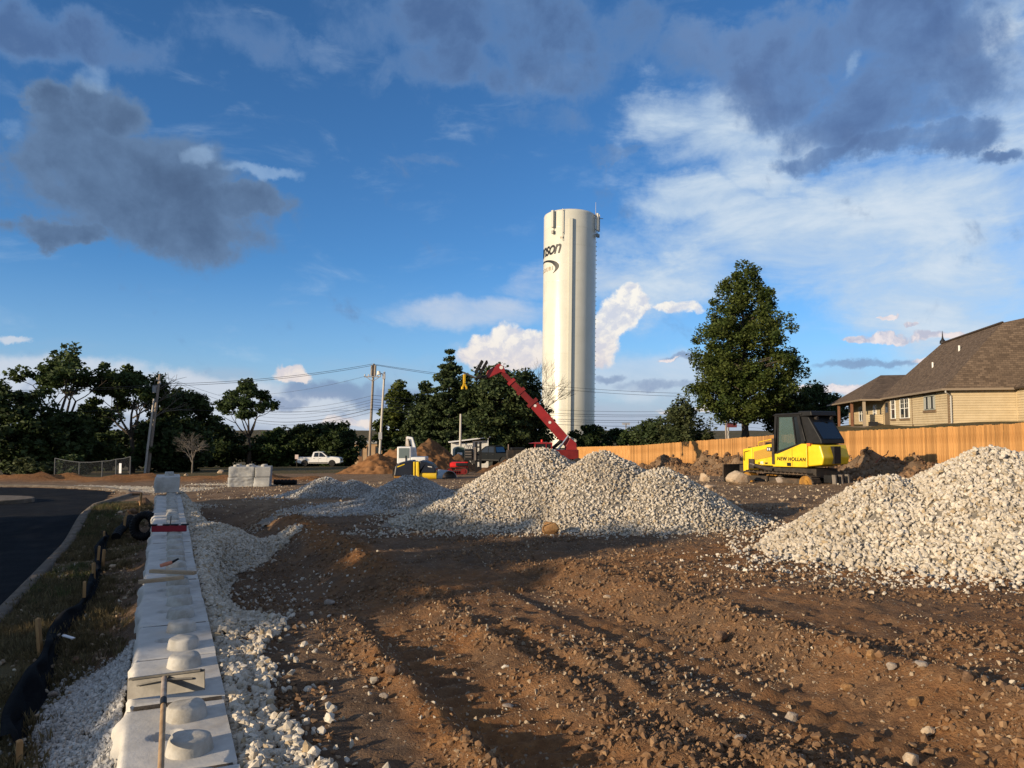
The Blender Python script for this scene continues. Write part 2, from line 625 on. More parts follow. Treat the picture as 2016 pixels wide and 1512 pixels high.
CTRL = [(0, 0, 0), (0, -12, 0.05), (-1, 5, -.04), (3, 6, .02), (6, 8, .12), (5, 12, 0), (9, 12, .08), (12, 5, .3), (20, 0, .8), (14, 16, .1),
        (0, 15, -.06), (5, 16, -.02), (-2.5, 20, -.16), (-5.5, 25, -.36), (8, 21, -.1), (14, 35, -.46), (10, 35, -.5), (18, 33, 0.0), (17, 24, .1), (11, 27, -.25),
        (21.4, 32.6, .28), (16.75, 50, -.38), (11.4, 70, -1.44), (7.4, 85, -1.93), (24, 20, .6), (2, 30, -.45), (3, 40, -.75),
        (-12.5, 35, -.76), (-9, 31, -.55), (-5.6, 45, -1.05), (-8, 60, -1.55), (3, 52, -1.1), (-25, 104, -3.14), (-40, 100, -3.2), (-40, 75, -2.5), (0, 80, -2.1), (10, 100, -2.6), (0, 150, -5), (-60, 150, -5), (50, 150, -1),
        (-9, 10, -.42), (-6.5, 8, -.32), (-15, 28, -.62), (-20, 36, -.72), (-25, 30, -.6), (-12, 5, -.3), (-30, 10, -.35), (-30, -10, -.2), (-10, -10, -.2), (-4.2, 6, -.14), (-6, 10, -.2), (-10.5, 19.5, -.4), (-22, 42, -1.1), (-28, 45, -1.15), (-50, 60, -1.9), (-60, 30, -1.0),
        (30, 53, 2.28), (34, 70, 2.3), (45, 60, 2.4), (40, 52, 2.3), (33, 40, 2.0), (30.5, 34, 1.75), (24.5, 45, 1.2), (27, 47, 1.75), (22, 60, .5), (32, 88, 1.5), (20, 90, -1.3), (25, 36, 1.0), (22, 52, 0.85)]


def _tps(r):
    return np.where(r > 1e-9, r * r * np.log(r + 1e-12), 0)


_cp = np.array(CTRL, float)
_n = len(_cp)
_K = _tps(np.hypot(_cp[:, None, 0] - _cp[None, :, 0], _cp[:, None, 1] - _cp[None, :, 1])) + np.eye(_n) * 2.0
_P = np.c_[np.ones(_n), _cp[:, :2]]
_sol = np.linalg.solve(np.block([[_K, _P], [_P.T, np.zeros((3, 3))]]), np.r_[_cp[:, 2], 0, 0, 0])
_gx, _gy = np.arange(-90, 91, 1.5), np.arange(-30, 171, 1.5)
_GX, _GY = np.meshgrid(_gx, _gy)
_r = np.hypot(_GX.ravel()[:, None] - _cp[None, :, 0], _GY.ravel()[:, None] - _cp[None, :, 1])
_G = (_tps(_r) @ _sol[:_n] + _sol[_n] + _GX.ravel() * _sol[_n + 1] + _GY.ravel() * _sol[_n + 2]).reshape(_GX.shape)


def Hbase(x, y):
    x, y = np.asarray(x, float), np.asarray(y, float)
    fx = np.clip((x + 90) / 1.5, 0, len(_gx) - 1.001)
    fy = np.clip((y + 30) / 1.5, 0, len(_gy) - 1.001)
    ix, iy = fx.astype(int), fy.astype(int)
    u, v = fx - ix, fy - iy
    z = (_G[iy, ix] * (1 - u) + _G[iy, ix + 1] * u) * (1 - v) + (_G[iy + 1, ix] * (1 - u) + _G[iy + 1, ix + 1] * u) * v
    far = sstep(120, 260, np.hypot(x, y))
    z = z * (1 - far) - 7.0 * far
    s, t = st(x, y)
    z = z - 0.36 * (1 - sstep(-0.5, 0.1, t)) * (1 - sstep(20, 25, s)) * sstep(-30, -10, -np.abs(t))
    return z


ROAD = []                                     # the kerb line: (x, y)
for _s in np.linspace(-14, 27.5, 22):
    ROAD.append(xy(_s, -2.08))
_a = Vector(ROAD[-1])
for q in ((-14.6, 29.4), (-15.6, 31.2), (-17.3, 32.7), (-19.6, 33.8), (-23.5, 35.2), (-30, 36.8), (-42, 39), (-60, 41)):
    ROAD.append(q)


def in_road(x, y):
    """soft mask of the asphalt"""
    s, t = st(x, y)
    m1 = 1 - sstep(-2.06, -1.88, t)
    edge = np.interp(-np.asarray(x, float), [-30, 14.0, 15.6, 17.3, 19.6, 23.5, 30, 42, 60, 90], [25, 28, 31.2, 32.7, 33.8, 35.2, 36.8, 39, 41, 44])
    m2 = 1 - sstep(-0.5, -0.2, np.asarray(y, float) - edge)
    return m1 * m2


def H(x, y, fine=True):
    x, y = np.asarray(x, float), np.asarray(y, float)
    z = Hbase(x, y)
    if not fine:
        return z
    s, t = st(x, y)
    road = in_road(x, y)
    near = 1 - sstep(16, 45, y)
    site = (1 - road) * sstep(0.3, 0.7, t) * sstep(-8, 0, fence_x(y) - x + 6)
    r = fbm(x, y, 0.6, 3, 3) * 0.03 + (fbm(x, y, 3.1, 4, 5) * 0.028 * (0.4 + near) + fbm(x, y, 8.0, 4, 8, .6) * 0.040 * near) * (1 - .75 * bump1(t, 3.95, .35) * (s < 8.5)) * (1 - .6 * bump1(t, 2.1, .35) * (s < 9))
    z = z + r * np.clip(site + 0.25 * (1 - road) * sstep(24, 30, s), 0, 1)
    # pit beside the wall and its bank
    pit = sstep(8.0, 11.0, s) * (1 - sstep(21.5, 24.5, s)) * sstep(0.3, 1.0, t) * (1 - sstep(1.7 + 0.5 * vnoise(s * .5, 1, 2), 2.7 + 0.6 * vnoise(s * .9, 5, 2), t))
    z = z - 0.38 * pit
    z = z + 0.09 * bump1(t, 2.75 + 0.3 * vnoise(s * .7, 2, 4), .35) * sstep(9, 11, s) * (1 - sstep(20, 24, s)) * (0.6 + fbm(x, y, 2.5, 3, 12))
    # ruts and berms left by the machines in the foreground
    wob = 0.22 * vnoise(s * 0.55, 3.3, 7)
    tt = t + wob
    lump = 0.55 + 1.6 * np.clip(fbm(x, y, 3.5, 4, 21) + 0.35, 0, 1)
    fg = sstep(-2, 1, s)
    z = z + fg * (0.065 * bump1(tt, 1.60, .085) * lump * (1 - sstep(6.6, 7.6, s))
                  - 0.060 * sstep(1.74, 1.84, tt) * (1 - sstep(2.40, 2.52, tt)) * (1 - sstep(8.5, 10.5, s))
                  + 0.028 * np.sin(s * 26 + 3 * vnoise(t * 2, s, 9)) * sstep(1.75, 1.95, tt) * (1 - sstep(2.3, 2.5, tt)) * (1 - sstep(8, 9.5, s))
                  + 0.050 * bump1(tt, 2.66, .08) * lump * (1 - sstep(7.3, 8.6, s))
                  + 0.04 * bump1(tt, 3.12, .07) * lump * (1 - sstep(6.5, 8, s)) - 0.03 * bump1(tt, 2.97, .05)
                  - 0.06 * sstep(3.62, 3.75, tt) * (1 - sstep(4.12, 4.3, tt)) * (1 - sstep(8.5, 9.5, s)))
    cle = np.clip(np.cos(s * 2 * np.pi / 0.22), 0, 1) * bump1(tt, 3.95, .10)
    z = z + 0.075 * cle * sstep(1.5, 2.5, s) * (1 - sstep(6.2, 7.6, s))
    b3 = sstep(0, 1.5, s) * (1 - sstep(8.8, 10.2, s))
    z = z + b3 * (0.12 * sstep(4.35, 4.8, tt) * (1 - sstep(6.2, 8.5, tt)) + 0.045 * bump1(tt, 4.85, .15) * lump - 0.055 * bump1(tt, 4.3, .08))
    # loose spoil banked along the timber fence
    df = (fence_x(y) - x) * 0.966
    z = z + 0.85 * bump1(df, 3.4 + 1.2 * vnoise(y * .25, 0, 31), 1.1) * sstep(33, 36, y) * (1 - sstep(56, 64, y)) * np.clip(0.55 + 1.9 * fbm(x, y, .75, 5, 33, .62), 0.08, 1.4)
    # orange spoil strip beyond the road
    bank = bump1(y - (45 - 0.12 * (x + 22)), 0, 2.2) * sstep(-40, -32, x) * (1 - sstep(-13, -9, x))
    z = z + bank * 0.45 * (0.7 + 1.2 * fbm(x, y, .8, 4, 41))
    # dozer digs in
    z = z + 0.16 * bump1(np.hypot((x - 12.2) / 2.6, (y - 33.0) / 0.8), 0, 1) * (0.8 + fbm(x, y, 1.6, 3, 44))
    # keep the soil under the asphalt and the rough block wall
    z = z - 0.16 * road
    return z


def Hs(x, y):
    return float(H(np.array([x]), np.array([y]))[0])


def ground_px(px, py, dz=0.0):
    """where the line of sight through a photo point meets the terrain"""
    v = px_dir(px, py)
    d = np.concatenate([np.arange(2, 20, .02), np.arange(20, 150, .15)])
    x, y, z = v.x / v.y * d, d, CAMZ + v.z / v.y * d
    g = H(x, y) + dz
    k = np.argmax(z <= g)
    return Vector((x[k], y[k], g[k] - dz))


def build_ground():
    ys = list(np.arange(-30, 2, 1.2)) + list(np.arange(2, 14.5, .042))
    y = ys[-1]
    while y < 3500:
        y += max(.045, min(.0125 * (y - 11), .17 if y < 62 else 1e9))
        ys.append(y)
    xs = list(np.arange(-7.0, 9.5, .05))
    a, step = xs[-1], .055
    right = []
    while a < 3500:
        step *= 1.055
        a += step
        right.append(a)
    left, a, step = [], xs[0], .055
    while a > -3500:
        step *= 1.05
        a -= step
        left.append(a)
    xs = np.array(left[::-1] + xs + right)
    ys = np.array(ys)
    X, Y = np.meshgrid(xs, ys)
    Z = H(X, Y)
    far = sstep(200, 900, np.hypot(X, Y))
    Z = Z + far * (1.5 + 9 * fbm(X, Y, .004, 3, 51))
    ny, nx = X.shape
    idx = np.arange(nx * ny).reshape(ny, nx)
    q = np.stack([idx[:-1, :-1], idx[:-1, 1:], idx[1:, 1:], idx[1:, :-1]], -1).reshape(-1, 4)
    g = mesh_obj('ground', np_mesh('ground', np.stack([X, Y, Z], -1).reshape(-1, 3), q, [ground_material()], True))
    x, y = X.ravel(), Y.ravel()
    s, t = st(x, y)
    nz = fbm(x, y, .5, 4, 61)
    nz2 = fbm(x, y, 2.2, 4, 63)
    verge = sstep(-2.2, -1.9, t) * (1 - sstep(-1.0 + nz, -.45 + nz, t)) * (1 - sstep(25, 29, s))
    verge2 = sstep(24, 25.5, s) * (1 - sstep(28.5, 30, s)) * sstep(-2.4, -1.8, t) * (1 - sstep(-.6, .1, t))
    lawn = sstep(-.3, .3, x - fence_x(y))
    field = sstep(58, 64, y + nz * 6 + 0.20 * x) * (1 - sstep(-20, -6, x - .06 * y + nz * 5)) + sstep(48, 52, y + nz * 3) * (1 - sstep(-24, -20, x))
    field = np.maximum(field, sstep(100, 120, y))
    grass = np.clip(np.maximum.reduce([verge * .9, verge2 * .8, lawn, field]), 0, 1)
    dist_o = bump1(y - (45 - 0.12 * (x + 22)), 0, 3.0) * (1 - sstep(-12, -8, x))
    orange = np.clip(1.15 * dist_o + 0.55 * (1 - sstep(9, 11.5, s)) * sstep(1.2, 1.6, t) + .35 * nz + .5 * bump1(np.hypot(x + 7, y - 33), 0, 6), 0, 1)
    orange = np.maximum(orange, 0.75 * sstep(9, 11, s) * (1 - sstep(20, 23, s)) * bump1(t, 2.7, .5))
    tan = np.clip(sstep(13.5, 22, y + 3 * nz + .25 * x) * (1 - sstep(80, 95, y)) * (0.85 + nz) * sstep(-30, -14, x + 10) * (1 - sstep(8.5, 12.5, s) * 0), 0, 1)
    road2 = bump1(y - (52 - .25 * (x + 25)), 0, 1.7) * (1 - sstep(-20, -17, x))
    tan = np.maximum(tan * (1 - dist_o), road2)
    grass = grass * (1 - road2)
    # white stone dust and crushed stone worked into the soil
    dust = .9 * bump1(np.hypot((x + 3.4) / 3.0, (y - 19.2) / 1.0), 0, 1) + .6 * bump1(np.hypot((x - 1.5) / 4.6, (y - 15.4) / 1.6), 0, 1)
    strip = bump1(y - (33.2 - 0.36 * (x + 15.5)), 0, .5 + .25 * np.clip(x + 20, 0, 6)) * sstep(-20.5, -19, x) * (1 - sstep(-13.5, -12.6, x))
    strip2 = bump1(y - 38.5, 0, 1.3) * sstep(-16, -15.4, x) * (1 - sstep(-12, -11, x))
    dust = np.clip(np.maximum.reduce([dust, 1.3 * strip, 1.3 * strip2]) + .0 * nz2, 0, 1)
    a = g.data.attributes.new('zone', 'FLOAT_COLOR', 'POINT')
    zc = np.stack([grass, orange, dust, tan], -1).astype(np.float32)
    a.data.foreach_set('color', zc.ravel())
    tag(g, kind='structure')
    return g


def ground_material():
    m = bpy.data.materials.new('ground_soil')
    m.use_nodes = True
    T = Tree(m.node_tree)
    b = m.node_tree.nodes['Principled BSDF']
    b.inputs['Roughness'].default_value = .95
    b.inputs['Specular IOR Level'].default_value = .12
    tc = T.n('ShaderNodeTexCoord')
    v = tc.outputs['Object']
    at_ = T.n('ShaderNodeAttribute', attribute_name='zone')
    sp = T.n('ShaderNodeSeparateColor')
    m.node_tree.links.new(at_.outputs['Color'], sp.inputs[0])
    grass, orange, dust, tan = sp.outputs[0], sp.outputs[1], sp.outputs[2], at_.outputs['Alpha']
    n1 = T.noise(v, 1.3, 8, .65)
    n2 = T.noise(v, 9.0, 8, .7)
    n3 = T.noise(v, 45.0, 4, .65)
    n4 = T.noise(v, 0.12, 5, .6)
    c = T.mix(T.ramp(n1, .35, .65), (.105, .068, .043), (.170, .108, .066))
    c = T.mix(T.ramp(n2, .45, .70, 0, .6), c, (.225, .152, .097))
    oc = T.mix(T.ramp(n2, .35, .65), (.175, .078, .030), (.290, .142, .055))
    f = T.ramp(T.m('ADD', orange, T.m('MULTIPLY', T.m('SUBTRACT', n1, .5), 1.2)), .15, .85)
    c = T.mix(f, c, oc)
    tcl = T.mix(T.ramp(n1, .35, .65), (.17, .105, .058), (.26, .175, .105))
    f = T.ramp(T.m('ADD', tan, T.m('MULTIPLY', T.m('SUBTRACT', n1, .5), .9)), .2, .9)
    c = T.mix(f, c, tcl)
    # small pale stone specks
    vo = T.n('ShaderNodeTexVoronoi')
    vo.inputs['Scale'].default_value = 34.0
    T.put(vo.inputs['Vector'], v)
    sc_ = T.n('ShaderNodeSeparateColor')
    m.node_tree.links.new(vo.outputs['Color'], sc_.inputs[0])
    speck = T.m('MULTIPLY', T.ramp(vo.outputs['Distance'], .42, .28), T.ramp(sc_.outputs[0], .80, .84))
    c = T.mix(T.m('MULTIPLY', speck, .75), c, T.mix(T.ramp(sc_.outputs[1], .3, 1.0), (.20, .125, .07), (.44, .37, .28)))
    gc = T.mix(T.ramp(n1, .3, .7), (.075, .062, .028), (.155, .112, .055))
    gc = T.mix(T.ramp(n4, .46, .66, 0, .8), gc, (.055, .062, .020))
    f = T.ramp(T.m('ADD', grass, T.m('MULTIPLY', T.m('SUBTRACT', n2, .5), .8)), .35, .75)
    c = T.mix(f, c, gc)
    f = T.ramp(T.m('ADD', dust, T.m('MULTIPLY', T.m('SUBTRACT', n2, .5), 1.1)), .35, .85)
    c = T.mix(f, c, T.mix(T.ramp(n3, .4, .6), (.30, .27, .23), (.52, .49, .44)))
    T.put(b.inputs['Base Color'], c)
    bn = T.n('ShaderNodeBump')
    bn.inputs['Strength'].default_value = 1.0
    bn.inputs['Distance'].default_value = .06
    hgt = T.m('ADD', T.m('MULTIPLY', n2, .7), T.m('ADD', T.m('MULTIPLY', n3, .35), T.m('MULTIPLY', speck, .12)))
    T.put(bn.inputs['Height'], hgt)
    m.node_tree.links.new(bn.outputs[0], b.inputs['Normal'])
    return m


ground = build_ground()

# ------------------------------------------------------------------ road, kerb, island
ASPH = mat('asphalt', (.008, .009, .011), (.014, .015, .017), 2.0, .92, .5, 90.0, spec=.06, dirt=(.042, .036, .029), dirt_amt=.4)
CONC_OLD = mat('kerb_concrete', (.10, .08, .058), (.17, .135, .10), 4.0, .9, .4, 30.0, dirt=(.10, .07, .045), dirt_amt=.7)


def build_road():
    n, mcols = len(fine_line), 40
    V = []
    for i, (x, y) in enumerate(fine_line):
        f = i / (n - 1)
        ex, ey = -75 + 4 * f, -25 + 64 * f
        for j in range(mcols):
            g = (j / (mcols - 1)) ** 1.8
            V.append((x + (ex - x) * g, y + (ey - y) * g))
    V = np.array(V)
    z = Hbase(V[:, 0], V[:, 1]) - .03
    idx = np.arange(n * mcols).reshape(n, mcols)
    q = np.stack([idx[:-1, :-1], idx[1:, :-1], idx[1:, 1:], idx[:-1, 1:]], -1).reshape(-1, 4)[:, ::-1]
    o = mesh_obj('road', np_mesh('road', np.c_[V, z], q, [ASPH], True))
    tag(o, kind='structure')


def sweep(name, line, prof, m, zfun, parent=None):
    """sweep a profile (offset to the right, height) along a ground polyline"""
    L = [Vector((p[0], p[1])) for p in line]
    V, k = [], len(prof)
    for i, p in enumerate(L):
        d = (L[min(i + 1, len(L) - 1)] - L[max(i - 1, 0)]).normalized()
        r = Vector((d.y, -d.x))
        z = zfun(p.x, p.y)
        for o, h in prof:
            V.append((p.x + r.x * o, p.y + r.y * o, z + h))
    idx = np.arange(len(L) * k).reshape(len(L), k)
    q = np.stack([idx[:-1, :-1], idx[:-1, 1:], idx[1:, 1:], idx[1:, :-1]], -1).reshape(-1, 4)
    return mesh_obj(name, np_mesh(name, np.array(V), q, [m], False), parent)


fine_line = []
for i in range(len(ROAD) - 1):
    for k in range(6):
        f = k / 6
        fine_line.append((ROAD[i][0] * (1 - f) + ROAD[i + 1][0] * f, ROAD[i][1] * (1 - f) + ROAD[i + 1][1] * f))
build_road()
kerb = sweep('kerb', fine_line, [(-.05, -.10), (-.05, -.012), (.0, -.002), (.05, .075), (.19, .085), (.21, .06), (.22, -.2)], CONC_OLD, lambda x, y: float(Hbase(x, y)))
tag(kerb, kind='structure')
isl_c = at(-66, 990, 26.5)
isl = [(isl_c.x + 2.2 * math.cos(a), isl_c.y + 1.3 * math.sin(a)) for a in np.linspace(-.5 * math.pi, 1.5 * math.pi, 40)]
island = MB()
zi = float(Hbase(isl_c.x, isl_c.y)) - .03
island.prism([(p[0], p[1]) for p in isl[:-1]], zi - .1, zi + .13, 'z')
tag(island.build('kerb_island', CONC_OLD, bevel=.03), kind='structure')

# ------------------------------------------------------------------ block retaining wall
CONC = mat('pale_concrete', (.46, .44, .40), (.58, .555, .51), 2.0, .85, .22, 14.0, dirt=(.27, .235, .19), dirt_amt=.7, spec=.25)
CONC_D = mat('grey_concrete', (.30, .30, .29), (.40, .40, .385), 3.0, .88, .4, 22.0, dirt=(.22, .20, .18), dirt_amt=.5, spec=.2)
BL, BH = 1.17, 0.46


def block_mesh(name, seed, m, recess=True, w0=-.24, w1=.36, L=1.142, top_fine=True):
    """split-faced wall block: x along the wall, y across (face on -y), top at z=0"""
    nl, ntop = (48, 30) if top_fine else (20, 8)
    face = [(w0 - .035, z) for z in np.linspace(-BH, -.075, 12)]
    bev = [(w0 - .028, -.04), (w0 - .01, -.008)]
    top = [(y, 0.0) for y in np.linspace(w0 + .01, w1, ntop)]
    back = [(w1, -.1), (w1 - .01, -.3), (w1 - .02, -BH)]
    prof = np.array(face + bev + top + back)
    k = len(prof)
    X = np.linspace(-L / 2, L / 2, nl)
    XX = np.repeat(X, k)
    YY, ZZ = np.tile(prof[:, 0], nl), np.tile(prof[:, 1], nl)
    isf = np.tile(np.r_[np.ones(12), .7, .25, np.zeros(ntop + 3)], nl)
    r = fbm(XX + seed * 3.7, ZZ + seed, 3.2, 4, 70 + seed) * .055 + fbm(XX - seed, ZZ, 11, 3, 75) * .03
    endf = 1 - .5 * sstep(L / 2 - .07, L / 2, np.abs(XX))
    YY = YY - isf * (.004 + r) * endf + isf * .035 * sstep(L / 2 - .05, L / 2, np.abs(XX))
    ist = np.tile(np.r_[np.zeros(14), np.ones(ntop), np.zeros(3)], nl)
    ZZ = ZZ + ist * fbm(XX + seed, YY, 6, 3, 81) * .004
    ZZ = ZZ - ist * .030 * sstep(L / 2 - .026, L / 2, np.abs(XX))
    if recess:
        d = np.hypot(XX / .085, (YY - .0) / .10)
        ZZ = ZZ - ist * .075 * (1 - sstep(.80, 1.0, d))
    V = np.c_[XX, YY, ZZ]
    idx = np.arange(nl * k).reshape(nl, k)
    q = [np.stack([idx[:-1, :-1], idx[:-1, 1:], idx[1:, 1:], idx[1:, :-1]], -1).reshape(-1, 4)[:, ::-1]]
    me = bpy.data.meshes.new(name)
    fs = [tuple(f) for f in q[0]] + [tuple(idx[0][::-1])[::-1], tuple(idx[-1])[::-1]]
    me.from_pydata([tuple(v) for v in V], [], fs)
    bm = bmesh.new(); bm.from_mesh(me)
    bmesh.ops.recalc_face_normals(bm, faces=bm.faces)
    bm.to_mesh(me); bm.free()
    me.materials.append(m)
    for p in me.polygons:
        p.use_smooth = len(p.vertices) == 4
    me.set_sharp_from_angle(angle=math.radians(55))
    return me


def knob_mesh(name, m, seed=0):
    b = MB()
    b.lathe([(.134, -.01), (.131, .008), (.119, .064), (.114, .078), (.107, .084), (.06, .086), (.012, .0865)], 28)
    me = bpy.data.meshes.new(name)
    vs = [(v[0] * (1 + .02 * math.sin(5 * v[2] * 40 + seed)), v[1] * (1 + .025 * math.sin(v[0] * 30 + seed)), v[2] + .004 * math.sin(v[0] * 40 + seed)) for v in b.v]
    me.from_pydata(vs, [], b.f)
    bm = bmesh.new(); bm.from_mesh(me)
    bmesh.ops.recalc_face_normals(bm, faces=bm.faces)
    bm.to_mesh(me); bm.free()
    me.materials.append(m)
    for p in me.polygons:
        p.use_smooth = True
    me.set_sharp_from_angle(angle=math.radians(50))
    return me


WALL_RZ = math.atan2(WS[1], WS[0])             # +x of a block runs along the wall
# block meshes have their face on -y; along +x heading away, the face must look left (+y), so mirror y
B_MESH = []
for i in range(4):
    me = block_mesh('concrete_block', i + 1, CONC)
    me.transform(Matrix.Scale(-1, 4, (0, 1, 0)))
    me.flip_normals()
    B_MESH.append(me)
KNOBC = mat('knob_concrete', (.34, .32, .28), (.47, .45, .405), 7.0, .9, .3, 18.0, dirt=(.22, .19, .145), dirt_amt=.7)
K_MESH = [knob_mesh('knob', KNOBC, i) for i in range(3)]
wx, wy = xy(4.69, .055)
wall = empty('retaining_wall', (wx, wy, 0), WALL_RZ, 'long low wall of pale concrete blocks with round knobs along its top', 'retaining wall')
rw = random.Random(5)
_jb = MB().box((-.036, -.335, -.2), (.036, .22, -.009))  # soil-brown strip added to paint the deep shade of the open joints
_jo = _jb.build('joint_shade_strip', mat('joint_shade', (.050, .038, .027), (.095, .075, .055), 9.0, .95, .5, 30.0), wall)
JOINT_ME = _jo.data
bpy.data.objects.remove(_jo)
for i in range(-3, 17):
    xc = (i + .5) * BL
    o = mesh_obj('concrete_block', B_MESH[i % 4], wall, (xc, rw.uniform(-.008, .008), rw.uniform(-.006, .006) - (.012 if i > 10 else 0)), (rw.uniform(-.004, .004), rw.uniform(-.004, .004), rw.uniform(-.006, .006)))
    fl_ = mesh_obj('joint_shade_strip', JOINT_ME, o, (-BL / 2, 0, 0))
    for kx in (-.29, .29):
        mesh_obj('knob', K_MESH[(i + (kx > 0)) % 3], o, (kx + rw.uniform(-.01, .01), -.115, 0), (0, 0, rw.uniform(0, 6)))
# the single block standing on the far end
sx, sy = xy(24.75, .06)
me = block_mesh('concrete_block', 9, CONC, False, -.28, .33, 1.16, False)
me.transform(Matrix.Scale(-1, 4, (0, 1, 0))); me.flip_normals()
o = mesh_obj('end_block', me, None, (sx, sy, BH + .07), (0, 0, WALL_RZ))
tag(o, 'single concrete block set on top of the far end of the knobbed wall', 'concrete block')
for kx in (-.29, .29):
    mesh_obj('knob', K_MESH[0], o, (kx, -.05, 0))

# stacked blocks beyond the wall
BS = [block_mesh('stacked_block', 20 + i, CONC_D, False, -.33, .33, 1.15, False) for i in range(3)]
BL_LAB = {(0, 0): 'split faced grey block at the near corner of the stack, bottom course', (0, 1): 'split faced grey block at the near corner of the stack, knobs on top',
          (1, 0): 'smooth ended grey block at the right side of the stack, bottom course', (1, 1): 'smooth ended grey block at the right side of the stack, upper course',
          (2, 0): 'grey block at the back left of the stack, lower course', (2, 1): 'grey block at the back left of the stack, upper course'}
sc0 = ground_px(489, 958)
for (c, lv), lab in BL_LAB.items():
    dx, dy, rz = [(-.42, .3, .20), (.52, .55, .20 - math.pi / 2), (-.55, 1.05, .22)][c]
    o = mesh_obj('stacked_block', BS[(c + lv) % 3], None, (sc0.x + dx + (.03 if lv else 0), sc0.y + dy, sc0.z - .02 + BH * (lv + 1) + .005 * lv + lv * .012), (0, 0, rz + (.02 if lv else 0)))
    tag(o, lab, 'concrete block', 'blocks stacked beyond the end of the wall')
    if lv:
        for kx in (-.29, .29):
            mesh_obj('knob', K_MESH[1], o, (kx, 0, 0))

# ------------------------------------------------------------------ crushed stone
def stone_mat(name, c1, c2, c3):
    m = bpy.data.materials.new(name)
    m.use_nodes = True
    T = Tree(m.node_tree)
    b = m.node_tree.nodes['Principled BSDF']
    b.inputs['Roughness'].default_value = .9
    b.inputs['Specular IOR Level'].default_value = .2
    oi = T.n('ShaderNodeObjectInfo')
    tc = T.n('ShaderNodeTexCoord')
    r = oi.outputs['Random']
    c = T.mix(T.ramp(r, 0, .6, 0, 1, False), c1, c2)
    c = T.mix(T.ramp(r, .84, .97), c, c3)
    c = T.mix(T.ramp(T.noise(tc.outputs['Object'], 2.5, 4), .42, .7, 0, .35), c, c3)
    # patches of dust and soil stain that run over many stones
    c = T.mix(T.ramp(T.noise(oi.outputs['Location'], .9, 5), .45, .72, 0, .45), c, tuple(.55 * a + .02 for a in c3))
    T.put(b.inputs['Base Color'], c)
    return m


STONE = stone_mat('crushed_limestone', (.40, .355, .285), (.57, .52, .44), (.36, .275, .17))
STONE_G = stone_mat('crushed_limestone_dusty', (.35, .34, .325), (.52, .505, .48), (.29, .265, .23))
CLOD = stone_mat('soil_clods', (.095, .057, .033), (.175, .100, .052), (.28, .175, .095))
PEB = stone_mat('mixed_pebbles', (.20, .13, .075), (.34, .25, .16), (.52, .46, .36))
P_STONE = [stone_mesh('stone', 100 + i, STONE, .62 + .03 * i) for i in range(9)]
P_STONEG = [stone_mesh('stone', 200 + i, STONE_G, .6 + .03 * i) for i in range(8)]
P_CLOD = [stone_mesh('clod', 300 + i, CLOD, .72) for i in range(7)]
P_PEB = [stone_mesh('pebble', 400 + i, PEB, .62) for i in range(7)]
NG_STONE = scatter_group('stone_scatter', proto_collection('stone_shapes', P_STONE))
NG_STONEG = scatter_group('grey_stone_scatter', proto_collection('grey_stone_shapes', P_STONEG))
NG_CLOD = scatter_group('clod_scatter', proto_collection('clod_shapes', P_CLOD))
NG_PEB = scatter_group('pebble_scatter', proto_collection('pebble_shapes', P_PEB))
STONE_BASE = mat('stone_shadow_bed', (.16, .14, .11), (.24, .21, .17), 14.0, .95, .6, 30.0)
SOILM = mat('dug_soil', (.090, .050, .026), (.170, .092, .044), 1.2, .95, .9, 9.0, dirt=(.055, .033, .02), dirt_amt=.6, spec=.1)
SOILO = mat('orange_soil', (.17, .080, .032), (.27, .135, .058), 1.0, .95, .9, 7.0, dirt=(.11, .055, .026), dirt_amt=.7, spec=.1)


def rnd_scatter(rng, n, smin, smax, nproto, power=2.0):
    size = smin + (smax - smin) * rng.random(n) ** power
    scl = size[:, None] * rng.uniform(.78, 1.25, (n, 3))
    rot = rng.uniform(0, 6.283, (n, 3)) * np.array([.22, .22, 1.0]) + rng.normal(0, .25, (n, 3)) * np.array([1, 1, 0])
    return rot.astype(np.float32), scl.astype(np.float32), rng.integers(0, nproto, n).astype(np.int32), size


def cone_field(peaks):
    """peaks: (x, y, height above ground, radius); returns height-over-ground function"""
    def f(x, y):
        z = np.full(np.shape(x), -1.0)
        for i, (cx, cy, h, R) in enumerate(peaks):
            d = np.hypot(x - cx, y - cy) * (1 + .12 * fbm(x + 9 * i, y, .55, 3, 90 + i)) / R
            c = h * (1 - np.sqrt(d * d + .012)) / (1 - math.sqrt(.012))
            c = np.where(c > 0, c, c * .6)
            z = np.maximum(z, c)
        return z
    return f


